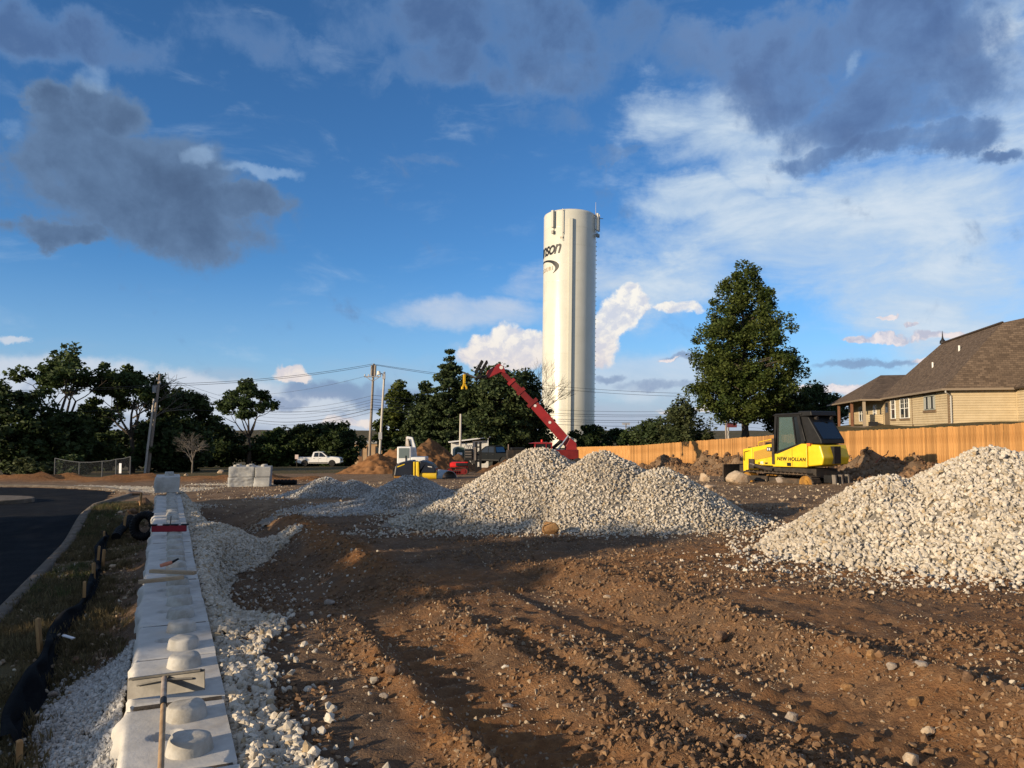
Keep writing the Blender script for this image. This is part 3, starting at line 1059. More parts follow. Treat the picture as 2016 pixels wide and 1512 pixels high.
def gravel_pile(label, peaks, stone=(.03, .075), spacing=.043, ng=NG_STONE, protos=P_STONE, seed=1, parts=0, group=None, cell=.09, skirt=True):
    rng = np.random.default_rng(seed)
    f = cone_field(peaks)
    x0 = min(p[0] - p[3] for p in peaks) - .6; x1 = max(p[0] + p[3] for p in peaks) + .6
    y0 = min(p[1] - p[3] for p in peaks) - .6; y1 = max(p[1] + p[3] for p in peaks) + .6
    gx, gy = np.arange(x0, x1, cell), np.arange(y0, y1, cell)
    X, Y = np.meshgrid(gx, gy)
    hh = f(X, Y)
    Z = Hbase(X, Y) + np.where(hh > 0, hh, hh) + fbm(X, Y, 3, 3, 95) * .05
    keep = hh > -.12
    ny, nx = X.shape
    idx = np.arange(nx * ny).reshape(ny, nx)
    q = np.stack([idx[:-1, :-1], idx[:-1, 1:], idx[1:, 1:], idx[1:, :-1]], -1).reshape(-1, 4)
    q = q[keep.ravel()[q].all(1)]
    V = np.stack([X, Y, Z], -1).reshape(-1, 3)
    used = np.unique(q)
    remap = -np.ones(len(V), int); remap[used] = np.arange(len(used))
    cx, cy = peaks[0][0], peaks[0][1]
    cz = float(Hbase(cx, cy))
    off = np.array([cx, cy, cz])
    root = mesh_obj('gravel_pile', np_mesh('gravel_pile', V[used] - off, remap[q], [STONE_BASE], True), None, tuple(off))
    tag(root, label, 'gravel pile', group)
    # stones
    n = int((x1 - x0) * (y1 - y0) / spacing ** 2)
    px_, py_ = rng.uniform(x0, x1, n), rng.uniform(y0, y1, n)
    h = f(px_, py_)
    e = .03
    gxn, gyn = (f(px_ + e, py_) - h) / e, (f(px_, py_ + e) - h) / e
    stray = rng.random(n) < np.exp(np.clip(h, -1, 0) / .09) * .22
    k = (h > .0) | (stray & (h > -.9) & skirt)
    # leave out what only the unseen back would show
    back = (gyn < -.25) & (h < .75 * max(p[2] for p in peaks)) & (rng.random(n) < .6)
    k &= ~back
    px_, py_, h = px_[k], py_[k], h[k]
    n = len(px_)
    rot, scl, idx, size = rnd_scatter(rng, n, stone[0], stone[1], len(protos), 1.3)
    pz = np.where(h > 0, Hbase(px_, py_) + h + fbm(px_, py_, 3, 3, 95) * .05, H(px_, py_)) + size * rng.uniform(-.05, .42, n)
    P = np.c_[px_, py_, pz] - off
    if parts:
        # the stones that show largest lie on the side towards the road, low down
        score = size * F_PX / np.hypot(px_, py_) * np.where((px_ / py_ < .70) & (h > -.1), 1, 0) * np.where(rng.random(n) < .8, 1, .6)
        sel = np.argsort(-score)[:parts]
        for j in sel:
            mesh_obj('stone', protos[idx[j]], root, tuple(P[j] + np.array([0, 0, size[j] * .12])), tuple(rot[j])).scale = tuple(scl[j] * 1.05)
        mask = np.ones(n, bool); mask[sel] = False
        P, rot, scl, idx = P[mask], rot[mask], scl[mask], idx[mask]
    g = scatter_obj('gravel', ng, P, rot, scl, idx, root)
    g['kind'] = 'stuff'
    return root


gravel_pile('big pile of pale crushed stone at the right edge, before the timber fence', [(7.25, 11.7, 1.50, 2.75), (5.75, 11.9, 1.12, 1.9), (8.8, 12.6, 1.5, 2.9), (6.7, 10.6, .75, 1.6)], (.045, .10), .034, seed=11, parts=300, group='crushed stone piles')
gravel_pile('tallest crushed stone pile in front of the red crane cab', [(.62, 17.6, 1.52, 2.75), (-.85, 16.6, .62, 1.75)], (.035, .085), .040, seed=12, group='crushed stone piles')
gravel_pile('middle crushed stone pile between the tallest heap and the low right heap', [(1.98, 16.9, 1.42, 2.45), (1.5, 15.8, .62, 1.5)], (.035, .085), .040, seed=13, group='crushed stone piles')
gravel_pile('lower rounded stone pile nearest the yellow bulldozer', [(3.1, 16.1, 1.10, 1.95), (3.8, 16.8, .5, 1.3), (2.8, 15.3, .5, 1.2)], (.035, .085), .040, seed=14, group='crushed stone piles')
gravel_pile('shaded grey stone pile in front of the yellow and black roller', [(-2.75, 20.9, .82, 1.75), (-3.9, 20.4, .22, 1.6), (-1.9, 21.0, .45, 1.2)], (.03, .07), .038, NG_STONEG, P_STONEG, seed=15, group='crushed stone piles')
gravel_pile('small far grey stone pile in front of the white pickup truck', [(-6.5, 26.8, .62, 1.35), (-5.6, 26.9, .5, 1.15), (-7.2, 26.6, .25, .9)], (.035, .075), .042, NG_STONEG, P_STONEG, seed=16, group='crushed stone piles')


def stuff_scatter(name, label, cat, ng, nproto, pts, size, seed, lift=.2, power=2.0, z=None):
    rng = np.random.default_rng(seed)
    pts = np.asarray(pts)
    rot, scl, idx, sz = rnd_scatter(rng, len(pts), size[0], size[1], nproto, power)
    zz = (H(pts[:, 0], pts[:, 1]) if z is None else z) + sz * rng.uniform(-.1, lift, len(pts))
    o = scatter_obj(name, ng, np.c_[pts, zz], rot, scl, idx)
    return tag(o, label, cat, None, 'stuff')


# stone drain behind the wall
S_ED = [-2, 3, 5, 6, 7, 8.3, 9.2, 10.5, 12, 13.5, 15, 16.2, 17.3, 18.5, 20, 22, 24, 26.5]
T_ED = [.90, .86, .80, .76, .86, 1.15, .74, .74, .86, 1.1, 2.0, 2.6, 2.0, 1.35, 1.0, .95, .9, .7]


def bed_z(s, t, ed):
    u = np.clip((t - .37) / (ed - .37), 0, 1)
    x, y = xy(s, t)
    g = np.where(u < 1, np.maximum(Hbase(x, y) - .02, -.5), 0)
    wallside = -.10 + .10 * np.sin(np.clip(u * 1.5, 0, 1) * math.pi) * (.5 + fbm(s, t, 1.1, 3, 120)) - .03
    low = H(x, y)
    f = sstep(.25, 1.0, u)
    return wallside * (1 - f) + low * f + .02


rng = np.random.default_rng(31)
n = 105000
ss = 2.0 + 24.5 * rng.random(n) ** 1.5
ttv = .36 + 2.6 * rng.random(n)
ed = np.interp(ss, S_ED, T_ED) + .18 * fbm(ss, ttv, 1.7, 3, 111)
k = (ttv < ed) | ((rng.random(n) < .06 * np.exp(-(ttv - ed) / .20)))
ss, ttv, ed = ss[k], ttv[k], ed[k]
bx, by = xy(ss, ttv)
rot, scl, idx, sz = rnd_scatter(rng, len(ss), .030, .088, len(P_STONE), 1.6)
bz = np.where(ttv < ed, bed_z(ss, ttv, ed), H(bx, by)) + sz * rng.uniform(-.15, .40, len(ss))
gs, gt = np.meshgrid(np.arange(1.5, 26.6, .12), np.linspace(0, 1, 16), indexing='ij')
ge = np.interp(gs, S_ED, T_ED)
GT = .30 + gt * (ge + .05 - .30)
gX, gY = xy(gs, GT)
gZ = bed_z(gs, GT, ge) - .015 - .12 * sstep(.85, 1, gt)
ii = np.arange(gs.size).reshape(gs.shape)
gq = np.stack([ii[:-1, :-1], ii[:-1, 1:], ii[1:, 1:], ii[1:, :-1]], -1).reshape(-1, 4)[:, ::-1]
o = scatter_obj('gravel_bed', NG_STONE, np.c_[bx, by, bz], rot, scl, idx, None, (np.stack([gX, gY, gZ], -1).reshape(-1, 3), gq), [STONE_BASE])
tag(o, 'strip of pale crushed stone packed along the right side of the block wall', 'gravel', None, 'stuff')

# finer grey stone spilled on the road side of the wall
rng = np.random.default_rng(32)
n = 30000
ss = 2.5 + 6.6 * rng.random(n)
ttv = -.25 - 1.0 * rng.random(n)
ed = np.interp(ss, [2, 3, 4.2, 5.2, 6.2, 7.2, 8.2, 9.0], [-.95, -.86, -.70, -.60, -.72, -.86, -.78, -.40]) + .1 * fbm(ss, ttv, 2.0, 3, 115)
k = (ttv > ed) | (rng.random(n) < .25 * np.exp(-(ed - ttv) / .12))
ss, ttv, ed = ss[k], ttv[k], ed[k]
bx, by = xy(ss, ttv)
hz_ = .13 * np.clip((ttv - ed) / .45, 0, 1)
rot, scl, idx, sz = rnd_scatter(rng, len(ss), .018, .055, len(P_STONEG), 2.0)
ms = rng.random(len(ss))
o = scatter_obj('gravel_spill', NG_STONEG, np.c_[bx, by, H(bx, by) + hz_ + sz * rng.uniform(-.1, .4, len(ss))], rot, scl, idx)
tag(o, 'fine grey stone spilled between the silt fence and the block wall', 'gravel', None, 'stuff')

# white stone worked into the ground by the piles and on the far strips
rng = np.random.default_rng(33)
P = []
for cx, cy, rx, ry, n in ((-3.9, 19.4, 2.6, .7, 5200), (-1.8, 18.6, 1.6, .5, 1200), (1.5, 14.6, 4.2, .8, 2600), (4.6, 9.6, 2.0, 1.0, 420), (5.6, 8.9, 2.6, .7, 500), (3.4, 10.6, 1.2, 1.2, 350), (-9.8, 22.8, 1.1, .5, 700), (-3.3, 10.6, 1.2, 2.4, 420)):
    P.append(np.c_[rng.normal(cx, rx * .5, n), rng.normal(cy, ry * .5, n)])
_x = rng.uniform(-20, -12.8, 7000)
P.append(np.c_[_x, 33.2 - 0.36 * (_x + 15.5) + rng.normal(0, 1, 7000) * (.3 + .15 * (_x + 20))])
P.append(np.c_[rng.uniform(-16, -11.2, 2500), rng.normal(38.5, .5, 2500)])
P = np.concatenate(P)
s_, t_ = st(P[:, 0], P[:, 1])
P = P[(t_ > .4) | (s_ > 26.0) & (in_road(P[:, 0], P[:, 1]) < .02)]
stuff_scatter('scattered_stone', 'white crushed stone trodden into the soil around the piles', 'gravel', NG_STONE, len(P_STONE), P, (.02, .075), 34, .3, 2.2)

# clods and pebbles all over the torn soil
rng = np.random.default_rng(35)
n = 260000
d = 3.6 + 17 * rng.random(n) ** 1.5
u = rng.uniform(-.75, .75, n)
P = np.c_[u * d, d]
s_, t_ = st(P[:, 0], P[:, 1])
dens = np.clip(.25 + 1.6 * fbm(P[:, 0], P[:, 1], 1.1, 4, 131) + .55 * bump1(t_, 1.57, .25) + .5 * bump1(t_, 2.8, .3) + .6 * bump1(t_, 4.8, .45), 0.03, 1) * (1 - .8 * bump1(t_, 2.15, .35) * (s_ < 9)) * (1 - .9 * bump1(t_, 3.95, .3) * (s_ < 8.5))
k = (rng.random(n) < dens) & (t_ > .5)
P = P[k]
stuff_scatter('soil_clods', 'crumbled brown soil clods over the torn building ground', 'soil', NG_CLOD, len(P_CLOD), P, (.009, .070), 36, .3, 6.0)
n = 60000
d = 3.6 + 15 * rng.random(n) ** 1.35
P = np.c_[rng.uniform(-.75, .75, n) * d, d]
s_, t_ = st(P[:, 0], P[:, 1])
k = (rng.random(n) < np.clip(.35 + 1.5 * fbm(P[:, 0], P[:, 1], .9, 4, 137), .05, 1)) & (t_ > .45)
P = P[k]
stuff_scatter('pebbles', 'small tan and white pebbles strewn over the brown soil', 'pebbles', NG_PEB, len(P_PEB), P, (.009, .050), 38, .3, 6.0)
n = 4500
P = np.stack(xy(rng.uniform(3, 26, n), rng.uniform(-2.0, -.4, n)), -1)
stuff_scatter('verge_stones', 'small grey stones lying in the dry grass beside the kerb', 'stones', NG_PEB, len(P_PEB), P, (.012, .09), 39, .3, 4.5)

rng = np.random.default_rng(41)
n = 16000
y_ = rng.uniform(30, 62, n)
x_ = fence_x(y_) - rng.uniform(.4, 7.5, n)
stuff_scatter('spoil_clods', 'dark soil clods on the spoil bank along the timber fence', 'soil', NG_CLOD, len(P_CLOD), np.c_[x_, y_], (.04, .32), 42, .3, 3.5)
n = 9000
y_ = rng.uniform(18, 42, n)
P = np.c_[rng.uniform(-.45, .62, n) * y_, y_]
s_, t_ = st(P[:, 0], P[:, 1])
P = P[(t_ > 1.0)]
stuff_scatter('far_pebbles', 'pale pebbles and clods on the levelled ground behind the stone piles', 'pebbles', NG_PEB, len(P_PEB), P, (.02, .13), 43, .25, 4.0)

# ------------------------------------------------------------------ trees
def leaf_mat(name, c1, c2, trans=.25):
    return mat(name, c1, c2, .5, .65, island=.35, trans=trans, spec=.2)


BARK = mat('bark', (.045, .036, .028), (.080, .064, .050), 5.0, .95, .8, 16.0, stretch=(1, 1, .25))
BARK_P = mat('grey_dead_wood', (.11, .095, .08), (.17, .15, .125), 5.0, .95, .5, 16.0)
L_OAK = leaf_mat('oak_leaves', (.034, .056, .016), (.062, .088, .026))
L_DARK = leaf_mat('dark_leaves', (.025, .042, .013), (.046, .066, .020))
L_SYC = leaf_mat('sycamore_leaves', (.036, .058, .012), (.082, .098, .020))
L_CED = leaf_mat('cedar_sprays', (.028, .045, .016), (.056, .075, .025), .12)
L_PALE = leaf_mat('small_tree_leaves', (.045, .060, .022), (.075, .085, .034))


def leaf_cloud(centers, size, rng, flat=.5, up=0.0):
    """folded diamond leaves with free orientation"""
    n = len(centers)
    a = rng.normal(0, 1, (n, 3)); a[:, 2] *= flat
    a /= np.linalg.norm(a, axis=1)[:, None] + 1e-9
    b = rng.normal(0, 1, (n, 3)); b[:, 2] += up
    b = np.cross(a, b); b /= np.linalg.norm(b, axis=1)[:, None] + 1e-9
    sz = size * rng.uniform(.55, 1.3, n)[:, None]
    p0, p2 = centers - a * sz, centers + a * sz
    w = sz * rng.uniform(.45, .75, n)[:, None]
    nn = np.cross(a, b)
    p1, p3 = centers + b * w + nn * sz * .2, centers - b * w + nn * sz * .2
    V = np.stack([p0, p1, p2, p3], 1).reshape(-1, 3)
    F = np.arange(4 * n).reshape(n, 4)
    return V, F


def clump_leaves(clumps, radii, per, rng, squash=.7):
    C = np.repeat(clumps, per, axis=0)
    R = np.repeat(radii, per)
    d = rng.normal(0, 1, (len(C), 3))
    d /= np.linalg.norm(d, axis=1)[:, None]
    d *= (rng.random(len(C)) ** .42)[:, None] * R[:, None]
    d[:, 2] *= squash
    return C + d


def envelope_clumps(n, env, h0, h1, rng, rad, inner=.35, gaps=0.0, seed=0, lobes=.22):
    out = []
    while len(out) < n:
        u = rng.random()
        r = env(u)
        if rng.random() > (r / 1.0) ** 1.3 + .04:
            continue
        a = rng.uniform(0, 2 * math.pi)
        rho = (inner + (1 - inner) * rng.random()) if rng.random() < .8 else rng.random()
        rr = r * rho * rad * (1 + lobes * 2 * float(vnoise(a * 1.6 + seed, u * 6, seed)))
        if gaps and float(vnoise(a * 1.4 + 3 * seed, u * 5 + 1, seed + 3)) > .5 - gaps:
            continue
        out.append((rr * math.cos(a), rr * math.sin(a), h0 + (h1 - h0) * u))
    return np.array(out)


def tree(name, label, loc, h, rad, env, leafm, n_cl, cl_r, per, leaf, seed, trunk_r=.25, h0=.15, group=None, cat='tree', limbs=18, inner=.35, gaps=0., squash=.7, bark=None, fork=.35, trunk_vis=1.0, lean=(0, 0), up=0., rise=.3, lobes=.11):
    rng = np.random.default_rng(seed)
    root = empty(name, loc, rng.uniform(0, 6), label, cat, group)
    cl = envelope_clumps(n_cl, env, h * h0, h * .97, rng, rad, inner, gaps, seed, lobes)
    cl[:, 0] += lean[0] * cl[:, 2] / h
    cl[:, 1] += lean[1] * cl[:, 2] / h
    rr = cl_r * rng.uniform(.6, 1.25, n_cl)
    pts = clump_leaves(cl, rr, per, rng, squash)
    V, F = leaf_cloud(pts, leaf, rng, up=up)
    mesh_obj('crown', np_mesh('crown', V, F, [leafm]), root)
    m = MB()
    top = h * (.9 if fork < .9 else .97)
    pts_t = [Vector((lean[0] * z / h + .12 * trunk_r * math.sin(z * 1.3 + seed), lean[1] * z / h + .12 * trunk_r * math.cos(z * 1.1 + seed), z)) for z in np.linspace(-.4, top, 12)]
    rads = [trunk_r * (1.35 if i == 0 else 1.0) * (1 - .93 * (i / 11) ** .8) + .01 for i in range(12)]
    m.tube(pts_t, rads, 8)
    order = rng.permutation(n_cl)[:limbs]
    for j in order:
        e = Vector(cl[j])
        zb = max(h * h0 * .8, min(e.z - rise * math.hypot(e.x, e.y) - .3, top * .93))
        k = np.interp(zb, np.linspace(-.4, top, 12), np.arange(12))
        b = pts_t[int(k)].lerp(pts_t[min(11, int(k) + 1)], k - int(k))
        r0 = max(.025, np.interp(zb, np.linspace(-.4, top, 12), rads) * .45)
        mid = b.lerp(e, .5) + Vector((0, 0, .08 * (e - b).length))
        m.tube([b, mid, e], [r0, r0 * .6, .012], 5, False)
    m.build('trunk', bark or BARK, root, smooth=True, fix=False)
    return root


def env_round(u):
    return max(.0, math.sin(math.pi * min(1, (u * .93 + .07)))) ** .55


def env_cone(u):
    return max(.02, (1 - u) ** .85) * min(1, (u + .06) * 7)


def env_egg(u):
    return max(.0, math.sin(math.pi * (u * .96 + .04) ** .62)) ** .75


def base_at(px, d, dz=0.0):
    x = (px - CX) / F_PX * d
    return Vector((x, d, Hs(x, d) + dz))


def oak(label, px, d, h, rad, seed, n_cl=70, leafm=None, cl_r=1.05, per=95, leaf=.26, group=None, lean=(0, 0), dead=0, trunk_r=.35, spread=1.0, zmin=.28, name='oak_tree'):
    """open crowned tree: forking limbs, leaves bunched at the twig ends, sky between the bunches"""
    rng = np.random.default_rng(seed)
    rd = random.Random(seed)
    root = empty(name, base_at(px, d), rd.uniform(0, 6), label, 'tree', group)
    m, dm = MB(), MB()
    tips = []

    def grow(p, dirv, length, r, lvl):
        q = p
        pts, rads = [p], [r]
        dv = dirv.copy()
        for i in range(3):
            dv = (dv + Vector((rd.gauss(0, .16), rd.gauss(0, .16), rd.gauss(.05, .10)))).normalized()
            q = q + dv * length / 3
            pts.append(q)
            rads.append(r * (1 - .14 * (i + 1)))
        m.tube(pts, rads, 6 if lvl < 2 else 5, False)
        if lvl >= 3 or length < h * .055:
            tips.append(q)
            tips.append(pts[2])
            return
        k = rd.choice((2, 3, 3)) if lvl else rd.choice((4, 5))
        a0 = rd.uniform(0, 6.28)
        for i in range(k):
            a = a0 + 2 * math.pi * i / k + rd.uniform(-.4, .4)
            tilt = rd.uniform(.45, .95) * (1.0 if lvl else spread)
            s = dv.orthogonal().normalized()
            t = dv.cross(s)
            nd = (dv * math.cos(tilt) + (s * math.cos(a) + t * math.sin(a)) * math.sin(tilt)).normalized()
            if nd.z < -.05: nd.z *= -.3
            grow(q, nd, length * rd.uniform(.62, .82), rads[-1] * rd.uniform(.6, .75), lvl + 1)
        if lvl == 0:
            grow(q, (dv + Vector((rd.gauss(0, .1), rd.gauss(0, .1), 0))).normalized(), length * .85, rads[-1] * .8, lvl + 1)
    grow(Vector((0, 0, -.3)), Vector((lean[0], lean[1], 1)).normalized(), h * .34, trunk_r, 0)
    T_ = np.array([tuple(t) for t in tips])
    # fit to the wanted height and spread
    sz = (h - cl_r * .6) / T_[:, 2].max()
    sr = (rad - cl_r * .5) / np.percentile(np.hypot(T_[:, 0], T_[:, 1]), 96)
    S = np.array([sr, sr, sz])
    T_ = T_ * S
    m.v = [(v[0] * sr if v[2] > h * .12 else v[0], v[1] * sr if v[2] > h * .12 else v[1], v[2] * sz) for v in m.v]
    T_ = T_[T_[:, 2] > h * zmin]
    if len(T_) > n_cl:
        T_ = T_[rng.permutation(len(T_))[:n_cl]]
    rr = cl_r * rng.uniform(.55, 1.2, len(T_))
    V, F = leaf_cloud(clump_leaves(T_, rr, per, rng, .62), leaf, rng)
    mesh_obj('crown', np_mesh('crown', V, F, [leafm or L_OAK]), root)
    m.build('trunk', BARK, root, smooth=True, fix=False)
    if dead:
        def twig(p, dv, L_, r, lv):
            q = p + dv * L_ * .5 + Vector((rd.gauss(0, .05), rd.gauss(0, .05), .02)) * L_
            e = q + (dv + Vector((rd.gauss(0, .3), rd.gauss(0, .3), rd.gauss(.1, .2)))).normalized() * L_ * .5
            dm.tube([p, q, e], [r, r * .8, r * .55], 5, False)
            if lv:
                for _ in range(3):
                    twig(e.lerp(q, rd.uniform(0, .8)), (dv + Vector((rd.gauss(0, .6), rd.gauss(0, .6), rd.gauss(.1, .4)))).normalized(), L_ * .62, r * .5, lv - 1)
        for i in range(dead):
            a = rd.uniform(0, 6.28)
            twig(Vector((0, 0, h * rd.uniform(.35, .6))), Vector((math.cos(a), math.sin(a), rd.uniform(.2, .7))).normalized(), h * .30, .10, 2)
        dm.build('dead_branch', BARK_P, root, fix=False)
    return root


def bare_tree(label, px, d, h, seed, group=None, base=None, r0=.09, lv=4, bark=None, spread=.5):
    rd = random.Random(seed)
    root = empty('bare_tree', base or base_at(px, d), 0, label, 'tree', group)
    m = MB()

    def twig(p, dv, L_, r, lvl):
        q = p + dv * L_ * .5
        e = q + (dv + Vector((rd.gauss(0, .14), rd.gauss(0, .14), rd.gauss(.03, .1)))).normalized() * L_ * .5
        m.tube([p, q, e], [r, r * .85, r * .6], 5 if lvl > 2 else 4, False)
        if lvl:
            for _ in range(3 if lvl < 3 else 4):
                nd = (dv + Vector((rd.gauss(0, spread), rd.gauss(0, spread), rd.gauss(.05, spread * .5)))).normalized()
                twig(e.lerp(q, rd.uniform(0, .6)), nd, L_ * rd.uniform(.6, .8), max(r * .58, .008), lvl - 1)
    twig(Vector((0, 0, -.2)), Vector((.02, 0, 1)), h * .36, r0, lv)
    m.build('branches', bark or BARK, root, fix=False)
    return root


G_OAK = 'broadleaf trees beyond the road'
oak('tall spreading oak with an open ragged crown at the far left', 128, 78, 13.2, 6.4, 3, 190, cl_r=.95, per=90, leaf=.22, group=G_OAK, spread=1.1, trunk_r=.42)
oak('broad oak with bare grey limbs just right of the tallest left oak', 262, 82, 11.8, 5.6, 8, 170, cl_r=1.0, per=95, leaf=.23, group=G_OAK, dead=3, trunk_r=.4)
oak('dark rounded oak behind the leaning utility pole', 345, 88, 9.8, 5.0, 12, 120, L_DARK, 1.1, 110, .24, group=G_OAK, trunk_r=.35, zmin=.1)
oak('lone oak with a lopsided open crown, left of the white pickup truck', 490, 112, 13.0, 5.0, 21, 190, L_OAK, .85, 95, .23, group=G_OAK, trunk_r=.4, zmin=.16, lean=(.05, 0))
tree('oak_tree', 'dense dark tree at the left edge of the view', base_at(18, 72), 9.0, 4.6, env_round, L_DARK, 110, 1.1, 110, .24, 31, .3, .06, G_OAK)
tree('oak_tree', 'low dense dark tree under the left oaks', base_at(120, 75), 6.2, 4.4, env_round, L_DARK, 95, 1.1, 110, .24, 33, .25, .02, G_OAK)
tree('oak_tree', 'dense dark tree between the two left oaks', base_at(200, 92), 7.6, 5.2, env_round, L_DARK, 100, 1.2, 110, .27, 34, .25, .02, G_OAK)
tree('oak_tree', 'dark leafy tree right behind the bare little tree', base_at(335, 84), 6.0, 4.4, env_round, L_DARK, 100, 1.2, 110, .27, 35, .25, .02, G_OAK)
tree('oak_tree', 'low shaded tree between the bare little tree and the lone oak', base_at(415, 112), 6.6, 5.6, env_round, L_DARK, 110, 1.25, 110, .3, 36, .25, .02, G_OAK)
tree('oak_tree', 'bushy olive green tree beside the trunk of the lone oak', base_at(545, 116), 5.6, 4.6, env_round, L_OAK, 90, 1.2, 110, .3, 37, .25, .02, G_OAK)
tree('round_tree', 'round dense dark tree directly behind the white pickup truck', base_at(612, 118), 6.7, 4.7, env_round, L_DARK, 120, 1.1, 110, .28, 38, .25, .02, 'round trees behind the pickup')
tree('round_tree', 'round dense dark tree just right of the white pickup truck', base_at(668, 116), 6.9, 3.7, env_round, L_DARK, 110, 1.0, 110, .27, 39, .25, .02, 'round trees behind the pickup')
bare_tree('little half bare tree with drooping dead branches in front of the dark trees', 381, 76, 4.6, 45, r0=.10, lv=5, bark=BARK_P, spread=.62)
# behind the machines
tree('conifer', 'narrow egg shaped tree right of the twin utility poles', base_at(788, 103), 11.9, 3.1, env_egg, L_SYC, 130, .9, 110, .24, 41, .2, .06, inner=.55)
tree('cedar_tree', 'pointed cedar with a tall spire, tallest of the dark evergreens', base_at(884, 89), 13.9, 4.8, env_cone, L_CED, 260, .75, 95, .19, 42, .3, .09, inner=.45, limbs=60, squash=.5, rise=-.05)
tree('cedar_tree', 'lower cedar on the left flank of the spired cedar', base_at(836, 91), 10.2, 4.2, env_cone, L_CED, 150, .78, 95, .2, 43, .22, .1, inner=.45, limbs=40, squash=.5, rise=-.05)
tree('evergreen_tree', 'wide dark evergreen behind the raised red boom', base_at(975, 88), 11.8, 5.0, env_round, L_CED, 230, 1.05, 105, .22, 44, .3, .08, limbs=30)
tree('evergreen_tree', 'dark leafy tree touching the left edge of the water tower', base_at(1030, 92), 12.2, 3.9, env_egg, L_CED, 180, .95, 100, .22, 46, .25, .06, limbs=30, gaps=.12)
bare_tree('bare twiggy tree top showing against the foot of the white tower', 1046, 97, 14.2, 47, r0=.10, lv=5, spread=.40)
tree('evergreen_tree', 'dark evergreen filling the gap between the egg shaped tree and the spired cedar', base_at(858, 98), 9.4, 4.4, env_round, L_CED, 130, 1.0, 100, .22, 62, .2, .04)
tree('evergreen_tree', 'dark young tree between the cedars and the red crane cab', base_at(928, 94), 11.4, 4.6, env_round, L_CED, 100, .95, 95, .22, 48, .2, .06)
# behind the fence
tree('sycamore_tree', 'tall pointed leafy tree rising behind the timber fence', base_at(1466, 85), 20.9, 6.3, lambda u: max(.02, (1 - u ** 2.1) ** .80) * min(1, .70 + 1.5 * u), L_SYC, 420, 1.0, 140, .165, 51, .45, .13, inner=.5, limbs=140, squash=.75, gaps=.17, lobes=.24)
tree('small_tree', 'dark rounded tree behind the bulldozer cab, left of the house', base_at(1608, 100), 6.2, 4.2, env_round, L_DARK, 110, 1.0, 100, .2, 52, .2, .05)
tree('small_tree', 'leafy tree low between the tall sycamore and the house', base_at(1545, 88), 5.2, 3.2, env_round, L_DARK, 70, .9, 100, .2, 53, .2, .05)
tree('crape_myrtle', 'upright shrub with long shoots sticking up above the fence', base_at(1345, 78), 5.9, 2.9, env_egg, L_PALE, 80, .6, 95, .18, 54, .08, .05, cat='shrub', up=1.5, squash=1.7)
tree('shrub', 'rounded shrub above the fence right of the water tower', base_at(1262, 88), 4.7, 2.9, env_round, L_DARK, 55, .7, 95, .19, 55, .1, .02, 'shrubs showing above the fence', 'shrub')
tree('shrub', 'shrub at the foot of the white water tower', base_at(1158, 92), 4.8, 2.6, env_round, L_DARK, 55, .75, 95, .2, 56, .1, .02, 'shrubs showing above the fence', 'shrub')
tree('shrub', 'shrub left of the upright shrub with long shoots', base_at(1300, 84), 4.9, 2.6, env_round, L_CED, 55, .65, 95, .18, 57, .1, .02, 'shrubs showing above the fence', 'shrub')
tree('shrub', 'small bush just right of the shrub at the tower foot', base_at(1215, 95), 4.2, 2.6, env_round, L_DARK, 45, .7, 95, .2, 58, .1, .02, 'shrubs showing above the fence', 'shrub')
tree('shrub', 'low olive bush at the edge of the road behind the wire fence', base_at(60, 62), 1.5, 1.5, env_round, L_PALE, 30, .4, 90, .14, 59, .06, .02, cat='shrub')
tree('shrub', 'dark bush at the left end of the wire fence', base_at(140, 60), 1.7, 1.0, env_round, L_DARK, 30, .4, 90, .14, 60, .06, .02, cat='shrub')
tree('shrub', 'long low weedy bush along the far road', base_at(95, 62), 1.2, 2.0, env_round, L_PALE, 36, .4, 90, .14, 61, .06, .02, cat='shrub')

# the wood on the sunny side of the road, outside the picture, that shades the wall and the middle of the site
def build_woods():
    rng = np.random.default_rng(70)
    cl, rr = [], []
    m = MB()
    sv = np.array([math.sin(SUN_AZ), math.cos(SUN_AZ)])
    # (shaded ground point, distance back towards the sun, crown top above the sight of the sun)
    for (tx, ty, L_, hh, w, dn) in WOODS:
        bx_, by_ = tx + sv[0] * L_, ty + sv[1] * L_
        zb = float(Hbase(bx_, by_))
        h = max(2.5, L_ * math.tan(SUN_EL) + hh - zb)
        nn = int(10 * w * h / 6 * dn)
        a = rng.uniform(0, 6.28, nn); u = rng.random(nn) ** .8
        r = w * np.sqrt(rng.random(nn)) * np.sin(np.pi * (.12 + .84 * u)) ** .5
        c = np.c_[bx_ + r * np.cos(a), by_ + r * np.sin(a), zb + h * (.06 + .90 * u)]
        cl.append(c); rr.append(rng.uniform(.5, 1.05, nn))
        m.tube([(bx_, by_, zb - .3), (bx_ + .1, by_, zb + h * .5), (bx_, by_ + .1, zb + h * .9)], [.25, .17, .04], 7)
    cl, rr = np.concatenate(cl), np.concatenate(rr)
    V, F = leaf_cloud(clump_leaves(cl, rr, 60, rng), .26, rng)
    o = mesh_obj('woods', np_mesh('woods', V, F, [L_DARK]))
    m.build('trunks', BARK, o, fix=False)
    tag(o, 'leafy edge of the wood along the sunny side of the road', 'woods', None, 'stuff')


